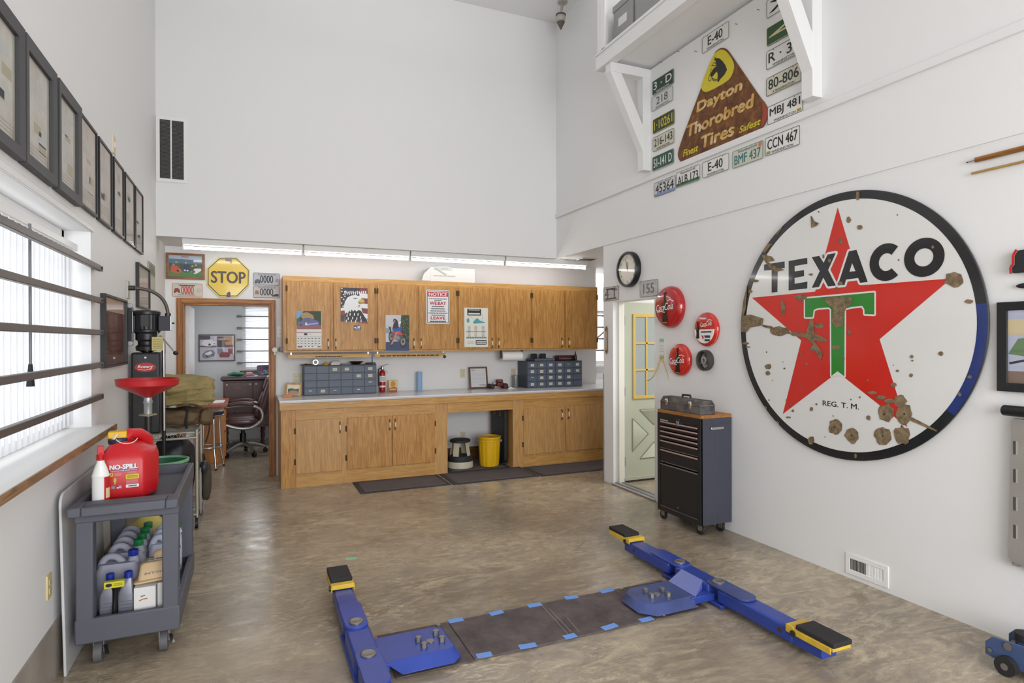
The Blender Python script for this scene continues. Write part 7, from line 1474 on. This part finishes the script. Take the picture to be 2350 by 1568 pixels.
    for px, py in ((bx - .05, 3.01), (bx - .04, 2.94), (bx + .05, 3.04), (bx + .06, 2.965)):
        q = S(px, py, 0); m = MB(); m.cyl((q[0], q[1], .070), (q[0], q[1], .092), .017, BOLT, n=6); m.cyl((q[0], q[1], .092), (q[0], q[1], .094), .013, BOLT, n=12); m.build('foot_bolt', fp)
    q = S(bx + .005, 2.985, 0); m = MB(); m.cyl((q[0], q[1], .070), (q[0], q[1], .075), .021, BOLT, n=18); m.build('grease_cap', fp)
    m = MB(); x0, x1 = (xc + .12, 1.018) if sgn > 0 else (2.118, xc - .12); m.box(x0, 2.835, .0005, x1, 3.285, .007, PLT); m.build('base_plate', t, bev=.002)
    for px, py in (((x0 + .06, 2.86), (x1 - .10, 2.87), (x1 - .06, 3.26)) if sgn > 0 else ((x0 + .05, 3.26), (x0 + .07, 2.86), (x1 - .05, 2.88))): m = MB(); m.cyl((px, py, .007), (px, py, .014), .013, BOLT, n=14); m.build('anchor_bolt', t)
lift(.505, 1, 'blue car lift arms with foot plate, left side of the floor, worn near swivel', 'left')
lift(2.612, -1, 'blue car lift arms with foot plate, right side, beside the register wall', 'right')
m = MB(); m.box(1.022, 2.838, .0005, 2.114, 3.282, .009, PLT); m.M = Matrix.Translation((0, 0, .0092))
for (x0, y0), (x1, y1) in (((1.60, 3.27), (1.57, 2.86)), ((1.62, 3.2), (1.60, 2.9)), ((1.66, 3.05), (1.64, 2.88))): m.line([(x0, y0), (x1, y1)], .003, 0, mat('scratch_grey', (150, 142, 136), .6))
tag(m.build('floor_plate', bev=.002), 'long dark steel cover plate in the floor between the two blue lift arms', 'plate')
TB = mat('painters_tape', (112, 154, 224), .65)
far = [(1.065, 3.283), (1.311, 3.277), (1.56, 3.28), (1.815, 3.288), (2.067, 3.283)]; near = [(1.078, 2.863), (1.318, 2.857), (1.569, 2.858), (1.822, 2.864), (2.061, 2.855)]
nm = ['first from the left lift arm', 'second from the left lift arm', 'middle one', 'second from the right lift arm', 'nearest the right lift arm']
for row, lab in ((far, 'far'), (near, 'near')):
    for k, (x, y) in enumerate(row):
        a = random.uniform(-.12, .12); m = MB(TR(x, y - .004, .0097, a)); w_, h_ = random.uniform(.036, .05), .022
        m.prism([(-w_, -h_), (-w_ * .3, -h_ * 1.08), (w_, -h_), (w_ * 1.02, h_), (w_ * .2, h_ * .94), (-w_ * .97, h_)], 0, .0012, TB)
        tag(m.build('tape_strip'), 'blue tape on the %s edge of the floor plate, %s' % (lab, nm[k]), 'tape', 'blue tape strips on the floor plate')
m = MB(TR(.674, 4.537, 0.0005, -.15)); m.prism([(-.04, -.016), (.04, -.016), (.038, .018), (-.04, .016)], 0, .0012, TP); tag(m.build('floor_tape'), 'small pale green tape piece on the bare concrete floor', 'tape')
# ------------------------------------------------------------------ the office behind the doorway
a = [-.753, 1.28, -.23, 1.708]
t = thing('picture_frame', 'framed collage of four car photos on the office wall', 'picture frame', (-.49, YO, 1.28))
m = MB(plane('B', YO)); m.frame(a[0], a[1], a[2], a[3], .016, 0, .022, mat('dark_wood_frame', (74, 60, 58), .4)); m.build('frame', t, bev=.002)
f = tracer('B', YO - .012, 430, 680, 3.732); m = MB(plane('B', YO - .012)); m.box(a[0] + .014, a[1] + .014, -.006, a[2] - .014, a[3] - .014, 0, mat('print_lilac', (196, 192, 208), .4))
dk = mat('print_dusk', (70, 62, 78), .4); og = mat('print_sunset', (196, 136, 92), .4); wr = mat('print_wine', (140, 54, 66), .4); gy = mat('print_mid_grey', (132, 130, 142), .4)
m.flat(f(104, 340, 196, 340, 196, 374, 104, 372), .0006, dk); m.flat(f(255, 346, 398, 346, 398, 440, 255, 438), .0006, dk); m.flat(f(310, 348, 396, 348, 396, 380, 310, 378), .0008, og); m.flat(f(262, 360, 300, 360, 300, 378, 262, 378), .001, og); m.flat(f(320, 395, 395, 375, 395, 415, 330, 418), .001, og)
m.flat(f(106, 425, 250, 425, 250, 440, 106, 438), .0007, mat('print_mauve', (110, 70, 100), .4))
m.flat(f(120, 410, 140, 375, 200, 370, 235, 390, 245, 405, 200, 430, 150, 428), .001, WPR); m.disc(*f(190, 415)[0], .018, .0013, dk); m.disc(*f(230, 405)[0], .012, .0013, gy)
m.flat(f(125, 500, 160, 465, 215, 460, 240, 480, 230, 515, 160, 535, 130, 525), .001, gy); m.flat(f(150, 490, 200, 470, 215, 490, 170, 510), .0013, WPR); m.disc(*f(170, 515)[0], .018, .0013, dk); m.disc(*f(222, 500)[0], .014, .0013, dk)
m.flat(f(270, 505, 290, 480, 350, 480, 370, 500, 355, 525, 280, 525), .001, wr); m.flat(f(345, 450, 392, 445, 395, 500, 355, 490), .001, wr); m.flat(f(256, 450, 300, 446, 310, 480, 260, 500), .0009, gy)
m.line(f(252, 340, 254, 552), .004, .0016, WPR); m.line(f(104, 440, 400, 442), .004, .0016, WPR); m.build('print', t)
m = MB(plane('B', YO)); m.rect(a[0] + .014, a[1] + .014, a[2] - .014, a[3] - .014, .016, GLASS); m.build('glass', t)
t = thing('mini_blind', 'white horizontal blind in the office window', 'blind', (.37, YO + .02, 1.14)); SLT = translucent('blind_slat', (214, 216, 220), .22)
m = MB()
z = 1.15
while z < 2.17:
    m.add([(-.10, YO + .012, z - .009), (.84, YO + .012, z - .009), (.84, YO + .030, z + .007), (-.10, YO + .030, z + .007)], [(0, 1, 2, 3)], SLT); z += .0235
m.build('slats', t)
m = MB(); m.box(-.11, YO + .003, 2.17, .845, YO + .038, 2.2, WHT); m.build('headrail', t)
m = MB()
for x in (.02, .37, .72): m.cyl((x, YO + .021, 1.13), (x, YO + .021, 2.18), .002, WHT, n=5)
m.build('cords', t)
for k, z in enumerate((2.006, 1.815, 1.628, 1.438, 1.248)):
    t = thing('window_bar', 'grey steel bar across the office window, ' + ['topmost', 'second from the top', 'third from the top', 'fourth from the top', 'lowest'][k], 'window bar', (.35, YO - .02, z), 'steel bars across the office window')
    m = MB(); m.box(-.195, YO - .03, z - .008, .92, YO - .018, z + .008, BAR); m.build('rail', t)
    for x in (-.17, .90): m = MB(); m.box(x - .03, YO - .032, z - .013, x + .03, YO, z + .013, BAR); m.build('end_bracket', t)
for k, z in enumerate((1.99, 1.80, 1.61, 1.42, 1.23)):
    m = MB(); m.box(XL, 9.9, z - .010, XL + .025, 10.60, z + .010, BAR); tag(m.build('window_bar'), 'short steel bar end at the side window of the office, ' + ['topmost', 'second down', 'third down', 'fourth down', 'lowest'][k], 'window bar', 'steel bars at the office side window')
for k, z in enumerate((2.0, 1.81, 1.62, 1.43)):
    m = MB(); m.box(5.15, 8.56, z - .009, 6.4, 8.572, z + .009, BAR); m.box(5.35, 8.56, z - .012, 5.37, 8.6, z + .012, BAR); tag(m.build('window_bar'), 'steel bar across the far recess window, ' + ['topmost', 'second down', 'third down', 'lowest'][k], 'window bar', 'steel bars across the recess window')
m = MB(); m.bar((5.02, 8.50, 1.50), (5.40, 8.52, 1.78), .016, .016, mat('copper_rod', (150, 96, 80), .4, .4)); tag(m.build('rod'), 'thin reddish rod leaning across the recess window corner', 'rod')
# dark cabinet
t = thing('dark_cabinet', 'dark mahogany cabinet with panelled doors under the office window', 'cabinet', (.2, 10.1, 0)); MH = wood('mahogany', (82, 44, 40), (54, 26, 26), 'Z', .35); MHX = wood('mahogany_top', (78, 42, 44), (54, 28, 32), 'X', .3)
m = MB(); m.box(-.372, 9.92, .30, .85, 10.38, 1.02, MH); m.build('body', t, bev=.004)
m = MB(); m.box(-.405, 9.88, 1.02, .88, 10.42, 1.062, MHX); m.box(-.39, 9.90, 1.005, .865, 10.40, 1.02, MHX); m.build('top', t, bev=.008)
for k in range(3):
    x0 = -.355 + k * .40; m = MB(); m.box(x0, 9.902, .33, x0 + .385, 9.922, .985, MH); d = m.build('door', t, bev=.004)
    m = MB(FR('B', (0, 9.902, 0))); m.frame(x0 + .05, .40, x0 + .335, .93, .02, 0, .010, MH); m.flat([(x0 + .12, .93 - .02), (x0 + .19, .955 - .02), (x0 + .26, .93 - .02), (x0 + .19, .885)], .008, mat('mahogany_inlay', (118, 66, 52), .4)); m.build('raised_panel', d)
    for xx in (x0 + .035, x0 + .35): m = MB(); m.ell((xx, 9.895, .95), (.014, .014, .014), mat('ivory_knob', (196, 186, 172), .3), 12, 8); m.build('knob', d)
    m = MB(); m.tube(bez((x0 + .16, 9.90, .62), (x0 + .17, 9.87, .57), (x0 + .21, 9.87, .57), (x0 + .22, 9.90, .62), 8), .005, BRASS, 6); m.build('pull', d)
for x in (-.34, .17, .82):
    for y in (9.95, 10.35): m = MB(TR(x, y, 0)); m.lathe([(.024, 0), (.028, .02), (.018, .05), (.028, .09), (.018, .12), (.030, .18), (.022, .22), (.030, .26), (.03, .30)], MH, 16); m.build('leg', t)
m = MB(); blob(m, (-.19, 10.10, 1.098), (.12, .07, .028), mat('toy_green', (30, 112, 84), .5), .35, 16, 5, 36, 16, .8); tag(m.build('green_garland'), 'green bundled item on the dark cabinet', 'ornament')
m = MB(); m.box(-.08, 10.0, 1.063, .06, 10.1, 1.085, mat('toy_red', (150, 44, 70), .4)); m.box(-.06, 10.02, 1.085, .03, 10.09, 1.125, mat('toy_pink', (196, 150, 160), .4)); tag(m.build('small_box', bev=.006), 'small red and pink box on the dark cabinet beside the tin', 'box')
t = thing('lunch_tin', 'colourful picture tin standing on the dark cabinet by the blind', 'tin', (.20, 10.05, 1.062))
m = MB(); m.prism(rr(.09, 1.068, .31, 1.232, .03), 0, .09, mat('tin_navy', (52, 44, 74), .3), M=FR('B', (0, 10.12, 0))); m.build('tin_body', t, bev=.003)
m = MB(FR('B', (0, 10.029, 0)))
rg = random.Random(8)
for k in range(14): x, z = rg.uniform(.11, .25), rg.uniform(1.09, 1.19); m.flat([(x, z), (x + .05, z + rg.uniform(-.01, .02)), (x + .045, z + .025), (x + .01, z + .022)], .0006 + k * .0002, (mat('toy_red', (150, 44, 70), .4), mat('print_orange', (216, 130, 62), .4), BLUEP, mat('print_teal', (84, 160, 172), .5))[k % 4])
m.build('picture', t)
m = MB(); m.box(-.06, 9.93, 1.0625, .30, 10.0, 1.070, mat('lilac_cloth', (176, 164, 196), .7)); tag(m.build('cloth'), 'lilac cloth strip along the dark cabinet front', 'cloth')
# desk
t = thing('desk', 'oak desk with reddish top at the left side of the office', 'desk', (-.58, 9.25, 0)); DSK = wood('desk_oak', (196, 128, 58), (168, 102, 40), 'Z', .35)
m = MB(); m.box(-.855, 8.81, 0, -.315, 9.00, .735, DSK); m.build('pedestal', t, bev=.004)
m = MB(); m.box(-.855, 9.68, 0, -.315, 9.71, .735, DSK); m.build('end_panel', t, bev=.003)
m = MB(); m.box(-.86, 8.78, .735, -.28, 9.72, .775, wood('desk_top', (186, 112, 84), (158, 88, 64), 'Y', .3)); m.build('desk_top', t, bev=.006)
for z0, z1 in ((.42, .70), (.08, .39)): m = MB(); m.box(-.318, 8.83, z0, -.300, 8.985, z1, DSK); d = m.build('drawer', t, bev=.004); m = MB(); m.cyl((-.300, 8.91, (z0 + z1) / 2), (-.282, 8.91, (z0 + z1) / 2), .014, BRASS, n=12); m.build('knob', d)
m = MB(); m.prism([(-.52, 8.95), (-.33, 8.98), (-.32, 9.35), (-.51, 9.33)], .7755, .779, PAPER); tag(m.build('papers'), 'white papers on the desk top', 'paper')
# bar stool
t = thing('bar_stool', 'chrome legged stool with dark seat in front of the desk', 'stool', (-.49, 8.5, 0)); SQ = (-.485, 8.50)
for k in range(4):
    a = rad(-62) + k * pi / 2; c, q = cos(a), sin(a)
    m = MB(); m.tube([(SQ[0] + c * r, SQ[1] + q * r, z) for r, z in ((.06, .645), (.11, .655), (.135, .63), (.14, .55), (.145, .30), (.155, .20), (.185, .05), (.19, .012))], .0115, CHROME, 10); l = m.build('leg', t)
    m = MB(); m.cyl((SQ[0] + c * .19, SQ[1] + q * .19, 0), (SQ[0] + c * .19, SQ[1] + q * .19, .022), .015, BLK, n=12); m.build('foot_cap', l)
m = MB(); m.tube([(SQ[0] + .158 * cos(2 * pi * k / 32), SQ[1] + .158 * sin(2 * pi * k / 32), .275) for k in range(32)], .010, CHROME, 8, True); m.build('foot_ring', t)
m = MB(TR(SQ[0], SQ[1], 0)); m.lathe([(.15, .66), (.172, .665), (.178, .69), (.172, .72), (.14, .735), (0, .738)], mat('dark_plum_vinyl', (44, 34, 46), .35), 36); m.ring([(.174, .664), (.181, .668), (.181, .678), (.174, .682)], CHROME, 36); m.build('seat', t)
# office chair
t = thing('office_chair', 'brown leather office chair with silver looped arms in the office', 'chair', (.02, 9.36, 0)); LE = mat('brown_leather_chair', (86, 58, 58), .32, bump=.12, bs=40, coat=.15); SV = mat('chair_silver', (176, 172, 170), .28, .7)
CHM = TR(-.10, 9.345, 0, rad(-3))
def pad(m, c, r, e, M2): 
    def sg(v, p): return math.copysign(abs(v) ** p, v)
    def fn(a, q):
        t_ = 2 * pi * a; ph = pi * (q - .5); return M2 @ Vector((c[0] + r[0] * sg(cos(ph), e) * sg(cos(t_), e), c[1] + r[1] * sg(cos(ph), e) * sg(sin(t_), e), c[2] + r[2] * sg(sin(ph), e)))
    m.grid(fn, 36, 18, LE, True)
I4 = Matrix()
m = MB(CHM); pad(m, (-.03, 0, .485), (.265, .255, .055), .5, I4); pad(m, (-.04, 0, .515), (.235, .22, .045), .55, I4); m.build('seat', t)
BKM = Matrix.Translation((.215, 0, .50)) @ Matrix.Rotation(rad(17), 4, 'Y')
m = MB(CHM); pad(m, (.0, 0, .32), (.062, .25, .335), .55, BKM); pad(m, (-.045, 0, .50), (.045, .20, .12), .6, BKM); pad(m, (-.045, 0, .27), (.045, .21, .12), .6, BKM); pad(m, (-.04, 0, .09), (.04, .21, .08), .6, BKM); m.build('backrest', t)
for s_ in (-1, 1):
    y = s_ * .275
    m = MB(CHM); P = bez((.235, y * .92, .66), (.10, y, .76), (-.10, y, .72), (-.27, y, .68), 10) + bez((-.27, y, .68), (-.36, y, .66), (-.33, y, .55), (-.20, y * .98, .46), 8)[1:] + bez((-.20, y * .98, .46), (.0, y * .95, .36), (.16, y * .95, .38), (.25, y * .95, .50), 10)[1:] + bez((.25, y * .95, .50), (.28, y * .94, .56), (.26, y * .93, .62), (.235, y * .92, .66), 5)[1:-1]
    m.tube(P, .021, SV, 10, True); ar = m.build('arm_loop', t)
    m = MB(CHM); m.tube(bez((.16, y, .715), (.05, y, .765), (-.10, y, .745), (-.26, y, .705), 10), [.02, .028, .031, .032, .032, .032, .032, .032, .03, .026, .018], LE, 10); m.build('arm_pad', ar)
m = MB(CHM); m.cyl((0, 0, .12), (0, 0, .30), .042, BLK, n=18).cyl((0, 0, .28), (0, 0, .43), .026, BLK, n=16); m.box(-.12, -.10, .41, .12, .10, .435, BLK); m.build('column', t)
for k in range(5):
    a = rad(14) + k * 2 * pi / 5; c, q = cos(a), sin(a)
    m = MB(CHM); m.tube([(c * r, q * r, z) for r, z in ((.03, .155), (.12, .15), (.24, .11), (.30, .085))], [.034, .030, .022, .016], SV, 10); l = m.build('base_leg', t)
    m = MB(CHM); m.cyl((c * .30 - q * .022, q * .30 + c * .022, .032), (c * .30 + q * .022, q * .30 - c * .022, .032), .032, BLK, n=16); m.cyl((c * .30, q * .30, .05), (c * .30, q * .30, .085), .010, BLK, n=8); m.build('caster', l)
# ------------------------------------------------------------------ upper hall: vent grille, corner lamp, boxes in the loft
t = thing('wall_vent', 'tall white framed vent grille with black louvres high on the upper wall', 'vent', (-.73, YU, 3.21))
m = MB(plane('B', YU)); m.frame(-.885 + .022, 3.213, -.582, 3.874, .034, 0, .010, WHT); m.box(-.735, 3.24, 0, -.722, 3.85, .009, WHT); m.build('grille_frame', t, bev=.002)
m = MB(plane('B', YU)); m.rect(-.835, 3.24, -.61, 3.85, .001, BLK); m.build('duct_opening', t)
m = MB(plane('B', YU)); LV = mat('louvre_grey', (120, 120, 120), .5)
for k in range(46):
    z = 3.25 + k * .0131
    for x0, x1 in ((-.832, -.736), (-.721, -.612)): m.add([(x0, z, .002), (x1, z, .002), (x1, z + .005, .009), (x0, z + .005, .009)], [(0, 1, 2, 3)], LV)
m.build('louvres', t)
p = on(1287, 36, 'X', 3.45); t = thing('security_lamp', 'round grey lamp with a dark cone shade in the upper hall corner', 'lamp', (p.x, p.y, p.z - .15)); LG = mat('lamp_grey', (176, 172, 162), .5, .2); LD = mat('lamp_dark', (92, 86, 80), .6)
LM = Matrix.Translation(p) @ Matrix.Rotation(rad(150), 4, 'Z') @ Matrix.Rotation(rad(-12), 4, 'Y')
m = MB(); m.cyl((p.x, p.y, p.z + .02), (p.x + .06, p.y + .06, ZC), .016, LG, n=12); m.cyl((p.x + .05, p.y + .05, ZC - .02), (p.x + .05, p.y + .05, ZC), .06, LG, n=24); m.build('mount', t)
m = MB(Matrix.Translation(p + Vector((0, 0, -.03))) @ Matrix.Scale(.66, 4)); m.ell((0, 0, 0), (.088, .088, .092), LG, 28, 18); m.lathe([(.075, -.075), (.07, -.085), (.004, -.215), (0, -.216)], LD, 28); m.lathe([(.080, .045), (.094, .05), (.092, .065), (.08, .072)], LD, 28); m.build('lamp_head', t)
GX_ = mat('box_grey', (150, 150, 150), .6)
for k, (y0, y1, zt, lab) in enumerate(((4.74, 5.06, .46, 'grey storage box behind the loft window, nearer the corner'), (4.28, 4.70, .62, 'taller grey storage box behind the loft window'))):
    t = thing('storage_box', lab, 'box', (3.48, (y0 + y1) / 2, LBZ + .06), 'storage boxes in the loft'); m = MB(); m.box(3.29, y0, LBZ + .062, 3.66, y1, LBZ + .06 + zt, GX_); m.build('box_body', t, bev=.006)
    m = MB(); m.box(3.28, y0 - .006, LBZ + .06 + zt, 3.665, y1 + .006, LBZ + .12 + zt, GX_); m.build('lid', t, bev=.006)
    m = MB(); m.box(3.287, (y0 + y1) / 2 - .07, LBZ + .06 + zt * .62, 3.29, (y0 + y1) / 2 + .07, LBZ + .06 + zt * .62 + .08, WPR); m.build('label', t)
